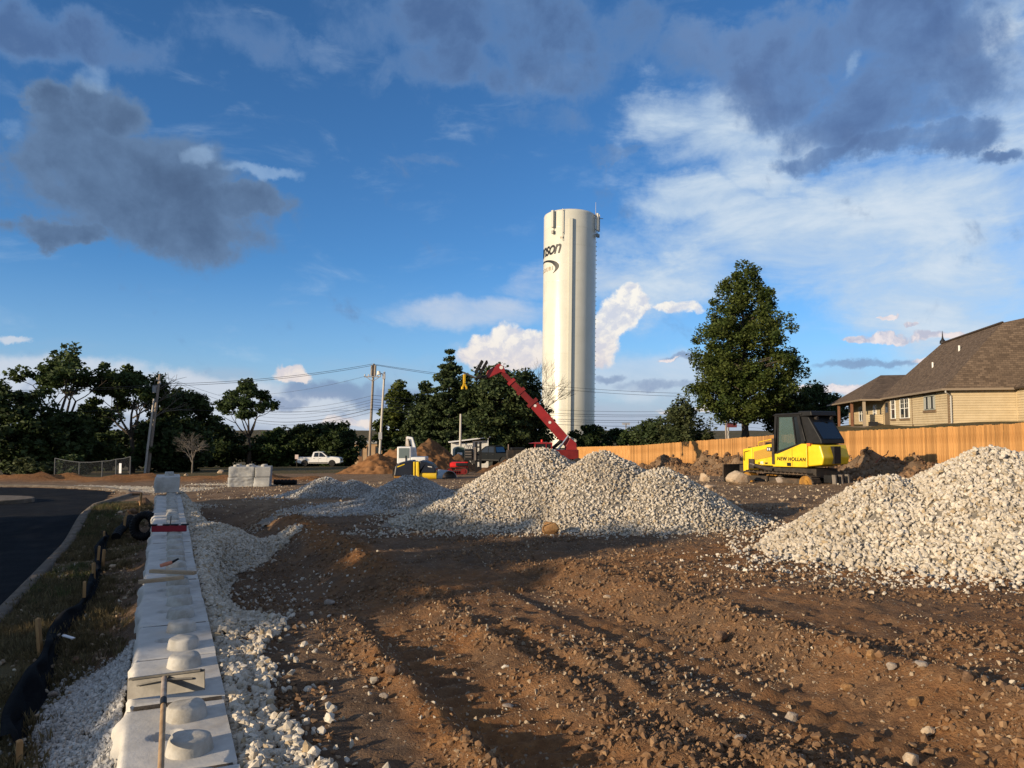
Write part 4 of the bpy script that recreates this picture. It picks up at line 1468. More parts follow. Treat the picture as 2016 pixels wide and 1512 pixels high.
WOODS = []
for i, y in enumerate(np.arange(9.9, 33, 2.2)):
    WOODS.append((.3 + (y - 9) * .10 + (i % 3) * .5, y, 29 + (i % 2) * 3, -.28 + .5 * ((i * 7) % 5) / 5, 2.4, 1.0))
for i, (x, y) in enumerate(((-3.0, 6.9), (-2.0, 8.2), (-4.6, 4.6), (-4.4, 7.6), (-6.0, 3.5), (-1.5, 5.6), (-1.9, 4.3))):
    WOODS.append((x, y, 24 + (i % 2) * 2, -.02, (2.0, 1.9, 2.0, 2.0, 2.0, .9, .9)[i], .55))
build_woods()

# grass on the verge and at the lawn edge
def tuft_mesh(name, seed, m, n=14, h=1.0):
    r = random.Random(seed)
    V, F = [], []
    for i in range(n):
        a, b = r.uniform(0, 6.28), r.uniform(.05, .5)
        x, y = r.gauss(0, .22), r.gauss(0, .22)
        L_ = h * r.uniform(.5, 1)
        dx, dy = math.cos(a), math.sin(a)
        w = .035
        o = len(V)
        V += [(x - dy * w, y + dx * w, 0), (x + dy * w, y - dx * w, 0), (x + dx * b * .4 * L_ + dy * w * .6, y + dy * b * .4 * L_ - dx * w * .6, .6 * L_), (x + dx * b * L_, y + dy * b * L_, L_)]
        F.append((o, o + 1, o + 2, o + 3))
    return np_mesh(name, V, F, [m])


GRASS_M = mat('dry_grass', (.095, .078, .036), (.20, .150, .075), 3.0, .8, trans=.3, obj_rand=.4)
GRASS_G = mat('green_grass', (.055, .066, .022), (.105, .105, .040), 3.0, .8, trans=.3, obj_rand=.4)
NG_TUFT = scatter_group('dry_tufts', proto_collection('dry_tuft_shapes', [tuft_mesh('tuft', 500 + i, GRASS_M) for i in range(5)]))
NG_TUFTG = scatter_group('green_tufts', proto_collection('green_tuft_shapes', [tuft_mesh('green_tuft', 520 + i, GRASS_G) for i in range(5)]))


def tufts(name, label, ng, P, size, seed):
    rng = np.random.default_rng(seed)
    n = len(P)
    sz = rng.uniform(size[0], size[1], n)
    scl = np.c_[sz * 1.1, sz * 1.1, sz * rng.uniform(.6, 1.2, n)]
    rot = np.c_[rng.normal(0, .2, n), rng.normal(0, .2, n), rng.uniform(0, 6.28, n)]
    o = scatter_obj(name, ng, np.c_[P, H(P[:, 0], P[:, 1]) - .01], rot, scl, rng.integers(0, 5, n))
    return tag(o, label, 'grass', None, 'stuff')


rng = np.random.default_rng(80)
n = 17000
ss, tv = rng.uniform(2.5, 27, n), rng.uniform(-1.95, -.35, n)
x_, y_ = xy(ss, tv)
k = rng.random(n) < np.clip(.55 + 1.7 * fbm(x_, y_, .9, 4, 141), 0, 1) * (1 - .8 * sstep(-.9, -.45, tv)) * (1 - .7 * bump1(ss, 5.5, 2.2) * sstep(-1.0, -.7, tv))
tufts('verge_grass', 'thin dry grass on the strip between the kerb and the block wall', NG_TUFT, np.c_[x_, y_][k], (.04, .15), 81)
k2 = (rng.random(n) < .10) & (ss > 12) & (np.hypot(ss - 14.6, (tv + 1.55) * 4) < 2.0) | (rng.random(n) < .12) & (ss > 21) & (tv < -1.2)
tufts('weeds', 'green weeds and grass beside the kerb', NG_TUFTG, np.c_[x_, y_][k2], (.06, .2), 82)
n = 14000
y_ = rng.uniform(30, 64, n)
x_ = fence_x(y_) + .4 + 11 * rng.random(n)
tufts('lawn_grass', 'mown green lawn in front of the house', NG_TUFTG, np.c_[x_, y_], (.06, .13), 83)

# ------------------------------------------------------------------ timber fence
WOOD_F = mat('cedar_boards', (.34, .165, .052), (.49, .26, .093), 2.2, .75, .3, 30.0, stretch=(4, 4, .5), obj_rand=.26, dirt=(.26, .12, .04), dirt_amt=.35, spec=.2)
FLAT_D = mat('dark_brown_flat', (.11, .085, .06), (.17, .13, .09), 3.0, .9, .3, 20.0, stretch=(4, 4, .5))


def build_fence():
    fdir = Vector((-0.267, 1.0)).normalized()
    start = 24.0                                     # y of the first board, hidden by the picture edge
    L_total = (97 - start) / fdir.y
    x0, y0 = float(fence_x(start)), start
    ang = math.atan2(fdir.y, fdir.x)
    root = empty('timber_fence', (x0, y0, 0), ang, 'long new cedar board fence running from the house past the bulldozer', 'fence')
    rd = random.Random(3)
    P = .142
    meshes = []
    for i in range(4):
        b = MB()
        w = .0665
        hh = 1.84
        b.box((-w, -.009, 0), (w, .009, hh - .0))
        me = bpy.data.meshes.new('fence_board')
        me.from_pydata(b.v, [], b.f)
        me.materials.append(WOOD_F)
        meshes.append(me)
    n = int(L_total / P)
    topy = np.array([(24, 2.75), (32.6, 2.12), (36, 1.99), (42, 1.80), (50, 1.47), (60, .95), (70, .40), (85, -.08), (100, -.7)])
    rest = MB()
    i0 = int(((31.0 - start) / fdir.y) / P)
    for i in range(i0 - 3, n):
        lx = i * P
        y = start + lx * fdir.y
        zt = np.interp(y, topy[:, 0], topy[:, 1]) + rd.uniform(-.022, .022)
        if i < i0 - 3 + 300:
            o = mesh_obj('fence_board', meshes[i % 4], root, (lx, rd.uniform(-.004, .004), zt - 1.84), (rd.uniform(-.006, .006), rd.uniform(-.004, .004), 0))
        else:
            rest.box((lx - .068, -.009 + rd.uniform(-.004, .004), zt - 1.84), (lx + .068, .009, zt))
    o = rest.build('far_fence_boards', WOOD_F, root, fix=False)
    o['kind'] = 'stuff'
    for k in range(int((L_total - 6) / 2.4)):
        a, b_ = 6 + k * 2.4, 6 + (k + 1) * 2.4
        za, zb = (np.interp(start + q * fdir.y, topy[:, 0], topy[:, 1]) for q in (a, b_))
        for dz in (.25, .95, 1.55):
            MB().bar((a, -.031, za - 1.84 + dz), (b_ - .004, -.031, zb - 1.84 + dz), .036, .085).build('rail', WOOD_F, root, fix=False)
        MB().box((a - .045, -.142, za - 2.4), (a + .045, -.052, za - .05)).build('post', WOOD_F, root, fix=False)


build_fence()
_y = 61.0
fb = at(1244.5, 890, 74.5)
MB().prism([(-.26, -.9), (.26, -.9), (.26, .35), (.13, .52), (.13, .72), (-.13, .72), (-.13, .52), (-.26, .35)], -.02, .02, 'y').build('dark_shape', FLAT_D, None, (fb.x - .35, fb.y, fb.z), (0, 0, math.atan2(1, -.267)), fix=True)  # flat dark brown cut-out with stepped shoulders, set against the fence
tag(bpy.data.objects['dark_shape'], 'narrow dark flat shape standing against the far stretch of the cedar fence', 'board')

# ------------------------------------------------------------------ house
SIDING = mat('tan_siding', (.45, .355, .215), (.50, .40, .25), 1.5, .75, .08, 20.0, obj_rand=.05, spec=.25)
TRIM = mat('brown_trim', (.16, .105, .058), (.20, .135, .078), 3.0, .7)
GUTTER = mat('gutter_metal', (.24, .185, .13), None, rough=.45, spec=.4)
WHITEF = mat('white_window_frame', (.72, .70, .64), None, rough=.5)
ROOFM = None


def roof_material():
    m = bpy.data.materials.new('asphalt_shingles')
    m.use_nodes = True
    T = Tree(m.node_tree)
    b = m.node_tree.nodes['Principled BSDF']
    b.inputs['Roughness'].default_value = .95
    b.inputs['Specular IOR Level'].default_value = .1
    tc = T.n('ShaderNodeTexCoord')
    br = T.n('ShaderNodeTexBrick')
    T.put(br.inputs['Vector'], tc.outputs['UV'])
    br.inputs['Scale'].default_value = 1.0
    br.inputs['Brick Width'].default_value = .30
    br.inputs['Row Height'].default_value = .145
    br.inputs['Mortar Size'].default_value = .006
    br.inputs['Bias'].default_value = 0.0
    br.inputs['Color1'].default_value = (.085, .062, .046, 1)
    br.inputs['Color2'].default_value = (.165, .120, .086, 1)
    br.inputs['Mortar'].default_value = (.05, .037, .028, 1)
    n = T.noise(tc.outputs['UV'], .5, 5)
    c = T.mix(T.ramp(n, .35, .7, 0, .35), br.outputs['Color'], (.11, .082, .06))
    T.put(b.inputs['Base Color'], c)
    bn = T.n('ShaderNodeBump')
    bn.inputs['Strength'].default_value = .6
    bn.inputs['Distance'].default_value = .015
    T.put(bn.inputs['Height'], br.outputs['Fac'])
    bn.invert = True
    m.node_tree.links.new(bn.outputs[0], b.inputs['Normal'])
    return m


def roof_faces(name, faces, parent, thick=.12):
    """each face: outline in house space; UV along the eave and up the slope"""
    me = bpy.data.meshes.new(name)
    V, Fs, UV = [], [], []
    for f in faces:
        o = len(V)
        p = [Vector(q) for q in f]
        nrm = (p[1] - p[0]).cross(p[2] - p[0]).normalized()
        if nrm.z < 0:
            p = p[::-1]; nrm = -nrm
        e = Vector((0, 0, 1)).cross(nrm).normalized()
        u = nrm.cross(e)
        V += [tuple(q) for q in p] + [tuple(q - Vector((0, 0, thick))) for q in p]
        n = len(p)
        Fs.append(tuple(range(o, o + n))); UV += [(q.dot(e), q.dot(u)) for q in p]
        Fs.append(tuple(range(o + 2 * n - 1, o + n - 1, -1))); UV += [(0, 0)] * n
        for i in range(n):
            j = (i + 1) % n
            Fs.append((o + i, o + n + i, o + n + j, o + j)); UV += [(0, 0)] * 4
    me.from_pydata(V, [], Fs)
    uv = me.uv_layers.new(name='UVMap')
    uv.data.foreach_set('uv', np.array(UV, np.float32).ravel())
    me.materials.append(ROOFM)
    return mesh_obj(name, me, parent)


def siding_wall(parent, p0, p1, z0, z1, holes=(), out=1, name='wall'):
    """lap siding between two plan points; each course is a board of its own; openings leave the boards cut"""
    p0, p1 = Vector(p0), Vector(p1)
    d = (p1 - p0); L_ = d.length; d.normalize()
    nrm = Vector((d.y, -d.x)) * out
    wl = MB()
    a, b_ = p0 - nrm * .02, p1 - nrm * .02
    vs = [(*a, z0 - 1.2), (*b_, z0 - 1.2), (*b_, z1), (*a, z1)]
    ins = [(q[0] - nrm.x * .12, q[1] - nrm.y * .12, q[2]) for q in vs]
    wl.add(vs + ins, [(0, 1, 2, 3), (7, 6, 5, 4), (0, 4, 5, 1), (1, 5, 6, 2), (2, 6, 7, 3), (3, 7, 4, 0)])
    w = wl.build(name, SIDING, parent)
    H_ = .175
    n = int(math.ceil((z1 - z0) / H_))
    for i in range(n):
        za, zb = z0 + i * H_, min(z1, z0 + (i + 1) * H_ + .02)
        segs = [(0.0, L_)]
        for (h0, h1, hz0, hz1) in holes:
            if hz0 < zb and hz1 > za:
                new = []
                for s0, s1 in segs:
                    if h1 <= s0 or h0 >= s1:
                        new.append((s0, s1))
                    else:
                        if h0 > s0: new.append((s0, h0))
                        if h1 < s1: new.append((h1, s1))
                segs = new
        for s0, s1 in segs:
            bd = MB()
            q0, q1 = p0 + d * s0, p0 + d * s1
            lo, hi = nrm * .055, nrm * .004
            vs = [(q0.x + lo.x, q0.y + lo.y, za), (q1.x + lo.x, q1.y + lo.y, za), (q1.x + hi.x, q1.y + hi.y, zb), (q0.x + hi.x, q0.y + hi.y, zb),
                  (q0.x - nrm.x * .015, q0.y - nrm.y * .015, za), (q1.x - nrm.x * .015, q1.y - nrm.y * .015, za), (q1.x - nrm.x * .015, q1.y - nrm.y * .015, zb), (q0.x - nrm.x * .015, q0.y - nrm.y * .015, zb)]
            bd.add(vs, [(0, 1, 2, 3), (7, 6, 5, 4), (0, 4, 5, 1), (1, 5, 6, 2), (2, 6, 7, 3), (3, 7, 4, 0)])
            bd.build('siding_board', SIDING, w)
    return w


def window_left(parent, x, y0, y1, z0, z1, frame_m, cols, rows, curtain=False, grid_top=True):
    """window in a wall facing -x"""
    fr = MB()
    t = .06
    for a, b_ in (((y0, z0), (y1, z0 + t)), ((y0, z1 - t), (y1, z1)), ((y0, z0 + t), (y0 + t, z1 - t)), ((y1 - t, z0 + t), (y1, z1 - t))):
        fr.box((x - .07, a[0], a[1]), (x + .02, b_[0], b_[1]))
    zm = (z0 + z1) / 2
    if rows:
        fr.box((x - .055, y0 + t, zm - .03), (x + .01, y1 - t, zm + .03))
    if cols == 2:
        ym = (y0 + y1) / 2
        fr.box((x - .06, ym - .04, z0 + t), (x + .01, ym + .04, z1 - t))
    win = fr.build('window', frame_m, parent)
    pn = MB().box((x - .025, y0 + t, z0 + t), (x - .015, y1 - t, z1 - t)).build('pane', GLASS_D, win)
    if grid_top:
        g = MB()
        zl = zm if rows else z0
        ng = 4 if cols == 2 else 2
        for i in range(1, ng):
            yy = y0 + (y1 - y0) * i / ng
            g.box((x - .036, yy - .012, zl), (x - .027, yy + .012, z1 - t))
        g.box((x - .035, y0 + t, (zl + z1) / 2 - .012), (x - .0275, y1 - t, (zl + z1) / 2 + .012))
        g.build('glazing_bars', frame_m, win)
    if curtain:
        c = MB()
        for a, b_ in ((y0 + .1, y0 + .45), ((y0 + y1) / 2 + .1, (y0 + y1) / 2 + .4), ((y0 + y1) / 2 - .4, (y0 + y1) / 2 - .1), (y1 - .45, y1 - .1)):
            for k in range(5):
                yy = a + (b_ - a) * k / 5
                c.box((x - .033, yy, z0 + .1), (x - .028 - .002 * (k % 2), yy + (b_ - a) / 5.5, z1 - .1))
        c.build('curtain', mat('pale_curtain', (.36, .36, .33), None, rough=.9), win)
    return win


GLASS_D = glass_mat('dark_window_glass', (.030, .036, .042), .06)


def build_house():
    global ROOFM
    ROOFM = roof_material()
    ang = -math.radians(12.95)
    root = empty('house', (30.1, 53.0, 2.28), ang, 'tan sided house with a steep brown shingle roof behind the timber fence', 'house')
    EZ = 2.75
    # left wall (facing the site) and the front wall
    holes = [(2.8, 5.5, .95, 2.2), (9.5, 12.4, .38, 2.22), (13.8, 15.4, .38, 2.22), (15.9, 17.7, 0, 2.2)]
    siding_wall(root, (0, 0), (0, 18), 0, EZ, holes, -1)
    siding_wall(root, (.002, 0), (4.2, 0), 0, EZ, (), 1)
    siding_wall(root, (4.2, -.03), (4.2, -7), 0, EZ, (), 1)
    w = MB(); w.box((4.3, -7, -1.2), (12, 6, EZ)); w.box((.2, .2, -1.2), (8, 17.9, EZ - .01)); w.build('wall', SIDING, root)
    for y in (0.0, 8.8):
        MB().box((-.05, y - (.052 if y == 0 else .09), -.6), (-.028 if y else .06, y + .09, EZ)).build('corner_board', TRIM, root)
    MB().box((4.13, -.12, -.6), (4.26, -.06, EZ)).build('corner_board', SIDING, root)
    window_left(root, -.03, 2.85, 5.45, 1.02, 2.08, mat('sage_window_frame', (.30, .31, .27), None, rough=.6), 2, False, True, False)
    MB().box((-.09, 2.6, 2.1), (-.028, 5.7, 2.3)).build('window_head_trim', TRIM, root)
    MB().box((-.11, 2.6, .82), (-.028, 5.7, 1.0)).build('window_sill', TRIM, root)
    window_left(root, -.03, 9.6, 12.3, .5, 2.15, WHITEF, 2, True)
    MB().box((-.09, 9.4, 2.17), (-.028, 12.5, 2.34)).build('window_head_trim', TRIM, root)
    MB().box((-.11, 9.4, .33), (-.028, 12.5, .48)).build('window_sill', TRIM, root)
    window_left(root, -.03, 13.9, 15.3, .5, 2.15, WHITEF, 1, True)
    MB().box((-.09, 13.75, 2.17), (-.028, 15.5, 2.34)).build('window_head_trim', TRIM, root)
    MB().box((-.11, 13.75, .33), (-.028, 15.5, .48)).build('window_sill', TRIM, root)
    dr = MB().box((-.06, 15.95, 0), (-.02, 17.6, 2.2)).build('door', mat('brown_door', (.14, .105, .07), None, rough=.6), root)
    MB().box((-.075, 16.35, 1.1), (-.062, 17.2, 2.0)).build('pane', GLASS_D, dr)
    # roofs
    ex = -.45
    rz = 6.98
    roof_faces('roof', [
        [(ex, -.45, EZ - .4), (3.85, .9, rz), (3.85, 14.15, rz), (ex, 18.4, EZ - .4)],
        [(ex, -.45, EZ - .4), (8.15, -.45, EZ - .4), (6.2, .9, rz + .5), (3.85, .9, rz)],
        [(3.85, .9, rz), (6.2, .9, rz + .5), (6.2, 14.15, rz + .5), (3.85, 14.15, rz)],
        [(ex, 18.4, EZ - .4), (3.85, 14.15, rz), (6.2, 14.15, rz + .5), (8.15, 18.4, EZ - .4)],
        [(8.15, -.45, EZ - .4), (8.15, 18.4, EZ - .4), (6.2, 14.15, rz + .5), (6.2, .9, rz + .5)]], root)
    roof_faces('roof', [
        [(3.85, -8, EZ - .35), (8.0, -6, 7.25), (8.0, 4, 7.25), (3.85, 6.5, EZ - .35)],
        [(3.85, 6.5, EZ - .35), (8.0, 4, 7.25), (12.2, 6.5, EZ - .35)],
        [(8.0, -6, 7.25), (12.2, -8, EZ - .35), (12.2, 6.5, EZ - .35), (8.0, 4, 7.25)]], root)
    # ridge caps, one by one along the skyline
    n = 36
    cap = MB(); cap.prism([(-.16, -.10), (0, .05), (.16, -.10), (.14, -.12), (0, .02), (-.14, -.12)], -.20, .20, 'y')
    me = cap.build('ridge_cap', ROOFM, root).data
    first = [o for o in root.children if o.name.startswith('ridge_cap')][0]
    first.location = (3.85, 1.1, rz + .06); first.rotation_euler = (.06, 0, 0)
    for i in range(1, n):
        mesh_obj('ridge_cap', me, root, (3.85, 1.1 + i * .362, rz + .06), (.06, 0, 0))
    # gutters, downpipe
    for a, b_ in (((ex - .05, -.5, EZ - .43), (ex - .05, 18.4, EZ - .43)), ((ex - .05, -.5, EZ - .43), (4.1, -.5, EZ - .43))):
        MB().bar(a, b_, .12, .14).build('gutter', GUTTER, root)
    dp = MB(); dp.tube([(-.30, -.46, EZ - .5), (-.30, -.44, EZ - .62), (.12, -.1, EZ - .85), (.12, -.1, .0)], .055, 8)
    dp.build('downspout', mat('grey_downspout', (.42, .40, .36), None, rough=.5), root, smooth=True)
    MB().tube([(3.85, 13.9, rz - .05), (3.85, 13.9, rz + .18), (3.85, 13.9, rz + .34), (3.85, 13.9, rz + .5), (3.85, 13.9, rz + 1.05)], [.24, .22, .10, .06, .015], 10).build('roof_finial', mat('black_iron', (.015, .015, .017), None, rough=.5), root, smooth=True)
    for y, x in ((5.5, 2.5), (8.9, 1.6)):
        z = EZ - .4 + (x - ex) / (3.85 - ex) * (rz - EZ + .4)
        MB().tube([(x, y, z - .1), (x, y, z + .38)], .07, 8).build('roof_vent', WHITEF, root)
    # porch wing on the far end
    N, S = -2.05, 17.0
    E2 = 2.32
    A = (1.5, 25.6, 5.05)
    roof_faces('porch_roof', [
        [(N - .1, S - .1, E2), (8, S - .1, E2), (8, 25.6, 5.05), A],
        [(N - .1, S - .1, E2), A, (N - .1, 34.2, E2)],
        [(N - .1, 34.2, E2), A, (8, 25.6, 5.05), (8, 34.2, E2)]], root)
    MB().bar((N - .16, S - .16, E2 - .06), (-.05, S - .16, E2 - .06), .12, .15).build('gutter', GUTTER, root)
    MB().bar((N - .16, S - .1, E2 - .06), (N - .16, 34.2, E2 - .06), .12, .15).build('gutter', GUTTER, root)
    POST = mat('reddish_porch_post', (.15, .066, .035), (.19, .09, .05), 3.0, .8)
    for y in (22.6, 29.3):
        MB().box((N + .05, y - .12, -.6), (N + .28, y + .12, E2 - .1)).build('porch_post', POST, root)
    MB().box((N + .05, S + .05, -.6), (N + .28, S + .28, E2 - .1)).build('porch_post', mat('pale_porch_post', (.30, .24, .17), None, rough=.7), root)
    siding_wall(root, (0, 18.0), (0, 34), 0, E2 + .2, [(20.8 - 18, 22.2 - 18, .3, 2.0), (26 - 18, 28.5 - 18, .3, 2.0)], -1)
    window_left(root, -.03, 20.9, 22.1, .4, 1.95, WHITEF, 1, True)
    window_left(root, -.03, 26.1, 28.4, .4, 1.95, WHITEF, 2, True)
    siding_wall(root, (N + .3, S + 1.2), (-.06, S + 1.2), -.1, .95, (), 1)
    MB().box((-1.4, S + .35, -.5), (-.7, S + .9, .28)).build('porch_box', mat('black_iron', (.015, .015, .017)), root)
    MB().box((N, S, -1.4), (0, 34, -.12)).build('porch_floor', CONC_OLD, root)


build_house()

# ------------------------------------------------------------------ water tower
def text_mesh(body, size, shear=0.0, ext=0.0, spacing=1.0, offset=0.0):
    cu = bpy.data.curves.new('lettering', 'FONT')
    cu.body = body
    cu.size = size
    cu.shear = shear
    cu.extrude = ext
    cu.space_character = spacing
    cu.offset = offset
    cu.resolution_u = 4
    o = bpy.data.objects.new('lettering', cu)
    COL.objects.link(o)
    bpy.context.view_layer.update()
    me = bpy.data.meshes.new_from_object(o.evaluated_get(bpy.context.evaluated_depsgraph_get()))
    COL.objects.unlink(o)
    bpy.data.objects.remove(o)
    me.name = 'lettering'
    return me


def build_tower():
    D = 150.0
    R = 52.0 / F_PX * D
    base = at(1117, 880, D)
    gz = Hs(base.x, D)
    top = at(1123, 424, D)
    Ht = top.z - gz
    root = empty('water_tower', (base.x, D, gz), 0, 'tall white cylindrical water tower with black lettering near its top', 'water tower')
    root.rotation_euler = (0, math.radians(.85), 0)
    P = mat('cream_tower_paint', (.54, .52, .43), (.58, .56, .47), .25, .30, spec=.5, dirt=(.46, .44, .37), dirt_amt=.3)
    b = MB()
    n = 96
    prof = [(R, -1), (R, Ht - .55), (R - .12, Ht - .25), (R - .5, Ht), (R * .5, Ht + .42), (.3, Ht + .75)]
    b.lathe(prof, n)
    b.build('tank', P, root, smooth=True)
    # plate seams: very slight rings standing proud
    for i in range(1, 14):
        z = Ht * i / 14
        MB().lathe([(R + .002, z - .03), (R + .012, z - .02), (R + .012, z + .02), (R + .002, z + .03)], n).build('weld_seam', P, root)
    def on(th, r=R):                     # angle from the side that faces the camera, + to the right
        return Vector((r * math.sin(th), -r * math.cos(th), 0))
    # cable duct
    th = math.radians(-2)
    p = on(th)
    t = Vector((math.cos(th), math.sin(th), 0)); o_ = Vector((math.sin(th), -math.cos(th), 0))
    d = MB()
    q = [p - t * .30 - o_ * .1, p + t * .30 - o_ * .1, p + t * .30 + o_ * .42, p - t * .30 + o_ * .42]
    d.add([(v.x, v.y, .2) for v in q] + [(v.x, v.y, Ht - 2.0) for v in q], [(0, 1, 5, 4), (1, 2, 6, 5), (2, 3, 7, 6), (3, 0, 4, 7), (4, 5, 6, 7), (3, 2, 1, 0)])
    d.build('cable_duct', P, root)
    # antennas
    AM = mat('antenna_panel', (.46, .44, .38), None, rough=.5)
    AD = mat('antenna_bracket', (.20, .19, .17), None, rough=.5, metal=.5)
    def panel(th, z0, z1, w, dep, off=.25, box=True):
        p = on(th, R + off)
        a = MB(); M = Matrix.Translation(p) @ Matrix.Rotation(th, 4, 'Z')
        a.box((-w / 2, -dep, z0), (w / 2, 0, z1), M)
        an = a.build('antenna', AM, root)
        a = MB()
        a.tube([p + Vector((0, 0, z0 - 1.3)), p + Vector((0, 0, z1 + .1))], .06, 6)
        M2 = Matrix.Translation(on(th, R)) @ Matrix.Rotation(th, 4, 'Z')
        for z in (z0 + .3, z1 - .3, z0 - .8):
            a.box((-.06, -off - .02, z), (.06, .1, z + .1), M2)
        if box: a.box((-.25, -off - .35, z0 - 1.2), (.2, -off + .1, z0 - .6), M2)
        a.build('antenna_bracket', AD, root)
    panel(math.radians(-40), Ht - 3.6, Ht - .3, .5, .45)
    panel(math.radians(-19), Ht - 5.0, Ht - .2, .12, .12, .25, False)
    panel(math.radians(66), Ht - 3.6, Ht - .2, .55, .4, .35)
    panel(math.radians(80), Ht - 3.4, Ht - .1, .45, .4, .35)
    p = on(math.radians(62), R + .3)
    MB().tube([p + Vector((0, 0, Ht - 1)), p + Vector((0, 0, Ht + 2.0))], [.06, .03], 6).build('whip_antenna', AD, root)
    p = on(math.radians(75), R)
    MB().bar((p.x, p.y, Ht - .9), (p.x + 1.4, p.y - .2, Ht - 1.0), .1).build('antenna_arm', AD, root)
    MB().box((.3, -1.2, Ht + .3), (1.3, -.9, Ht + .75)).build('roof_hatch', AD, root)
    MB().bar((.4, -1.0, Ht + .8), (2.6, -1.6, Ht + .55), .08).build('roof_rail', AD, root)
    # ladder with safety rungs on the right edge
    l = MB()
    for z in np.arange(2, Ht - 5, .9):
        M = Matrix.Translation(on(math.radians(84), R)) @ Matrix.Rotation(math.radians(84), 4, 'Z')
        l.box((-.2, -.16, z), (.2, -.01, z + .07), M)
    l.build('ladder_rungs', AD, root)
    # lettering wrapped round the shell
    INK = mat('black_sign_paint', (.012, .012, .012), None, rough=.5)
    GOLD = mat('tan_sign_paint', (.34, .25, .14), None, rough=.5)

    def wrap(me, th_end, z, m, slope=0.0, right=True):
        bm = bmesh.new(); bm.from_mesh(me)
        for _ in range(2):
            es = [e for e in bm.edges if e.calc_length() > .5]
            if es: bmesh.ops.subdivide_edges(bm, edges=es, cuts=1)
        bmesh.ops.triangulate(bm, faces=bm.faces)
        xs = [v.co.x for v in bm.verts]
        x1 = max(xs) if right else min(xs)
        for v in bm.verts:
            th = th_end + (v.co.x - x1) / R
            zz = z + v.co.y + slope * (v.co.x - x1)
            v.co = on(th, R + .05) + Vector((0, 0, zz))
        bm.to_mesh(me); bm.free()
        me.materials.clear(); me.materials.append(m)
        return mesh_obj('lettering', me, root)
    zt = Ht - 8.2
    word = text_mesh('Branson', 3.7, .36, 0, .88, .06)
    word.transform(Matrix.Scale(.80, 4, (1, 0, 0)))
    wrap(word, math.radians(-22), zt - .35, INK, .05)
    wrap(text_mesh('TM', .6), math.radians(-17.5), zt + 2.3, GOLD)
    wrap(text_mesh('MISSOURI', 1.15, 0, 0, 1.25), math.radians(-43), zt - 3.55, GOLD, .05)
    # swoosh: a crescent below the word, thick at its right end
    pts_o, pts_i = [], []
    for k in range(33):
        a = math.radians(200 - 245 * k / 32)
        w = (k / 32) ** 1.3
        w = w if k < 24 else w * (32 - k) / 8.0
        r1, r2 = 4.6, 4.6 - 1.5 * w - .05
        e1, e2 = 1.75, 1.75 - .72 * w - .03
        pts_o.append((r1 * math.cos(a), e1 * math.sin(a)))
        pts_i.append((r2 * math.cos(a), e2 * math.sin(a)))
    me = bpy.data.meshes.new('swoosh')
    me.from_pydata([(x, y, 0) for x, y in pts_o + pts_i], [], [(k, k + 1, 34 + k, 33 + k) for k in range(32)])
    sw = wrap(me, math.radians(-27), zt - 2.9, INK, .06)
    sw.name = 'swoosh'


build_tower()

# ------------------------------------------------------------------ far buildings
TANW = mat('tan_wall', (.34, .22, .12), (.39, .26, .15), 1.0, .85)
def far_building():
    c = at(728, 905, 150)
    root = empty('flat_roofed_building', (c.x, c.y, Hs(c.x, c.y)), 0, 'low tan flat roofed building between the round trees and the utility poles', 'building')
    hgt = at(728, 873, 150).z - root.location.z
    MB().box((-3.2, 0, -1), (3.6, 8, hgt)).build('wall', TANW, root)
    MB().box((-3.6, -.4, hgt), (4.0, 8.4, hgt + .35)).build('roof', mat('grey_fascia', (.30, .29, .27)), root)
    for x in (-2.2, -.6, 1.0, 2.4):
        f = MB().box((x, -.06, .3), (x + .75, -.01, hgt - .5)).build('window', mat('brown_panel', (.19, .10, .05)), root)
        MB().box((x + .1, -.09, hgt * .45), (x + .65, -.065, hgt - .7)).build('pane', GLASS_D, f)
far_building()


def shed():
    c = at(925, 905, 84)
    z = Hs(c.x, c.y)
    root = empty('white_shed', (c.x, c.y, z), .1, 'small white shed with a sloping white roof behind the red loader', 'shed')
    WH = mat('white_board_wall', (.60, .59, .55), (.68, .66, .61), 3.0, .7)
    t = at(925, 864, 84).z - z
    MB().box((-2.0, 0, -.5), (.3, 2.6, t - .45)).build('wall', WH, root)
    MB().box((.3, .3, -.5), (2.0, 2.6, t - .2)).build('wall', WH, root)
    MB().prism([(-2.3, t - .42), (2.2, t + .15), (2.2, t + .27), (-2.3, t - .3)], -.5, 3.0, 'y').build('roof', mat('white_roof_sheet', (.72, .71, .68), None, rough=.4), root)
    MB().box((1.9, -.4, -.5), (2.0, -.3, t + .1)).build('post', WH, root)
    w = MB().box((-1.5, -.05, .9), (-1.0, -.005, t - .9)).build('window', WHITEF, root)
    MB().box((-1.42, -.07, .98), (-1.08, -.055, t - .98)).build('pane', GLASS_D, w)
shed()


def portable_toilet():
    d = 74.0
    c = at(904.5, 905, d)
    z = Hs(c.x, d)
    root = empty('portable_toilet', (c.x, d, z), .15, 'grey green portable toilet with an arched roof and a white notice on its door', 'portable toilet')
    G = mat('toilet_grey_plastic', (.30, .34, .31), None, rough=.5)
    D = mat('toilet_green_plastic', (.035, .060, .050), None, rough=.5)
    arch = [(-.6, 0), (.6, 0), (.6, 2.0)] + [(.6 * math.cos(a), 2.0 + .28 * math.sin(a)) for a in np.linspace(.2, math.pi - .2, 9)] + [(-.6, 2.0)]
    MB().prism(arch, -.6, .6, 'y').build('body', G, root)
    dr = MB(); dr.prism([(p[0] * .78, p[1] * .955 + .04) for p in arch], -.63, -.602, 'y')
    door = dr.build('door', D, root)
    MB().box((-.26, -.65, 1.2), (.22, -.632, 1.72)).build('notice', mat('white_notice', (.75, .75, .72)), door)
    MB().box((-.64, -.64, -.3), (.64, .64, .08)).build('skid', D, root)
portable_toilet()

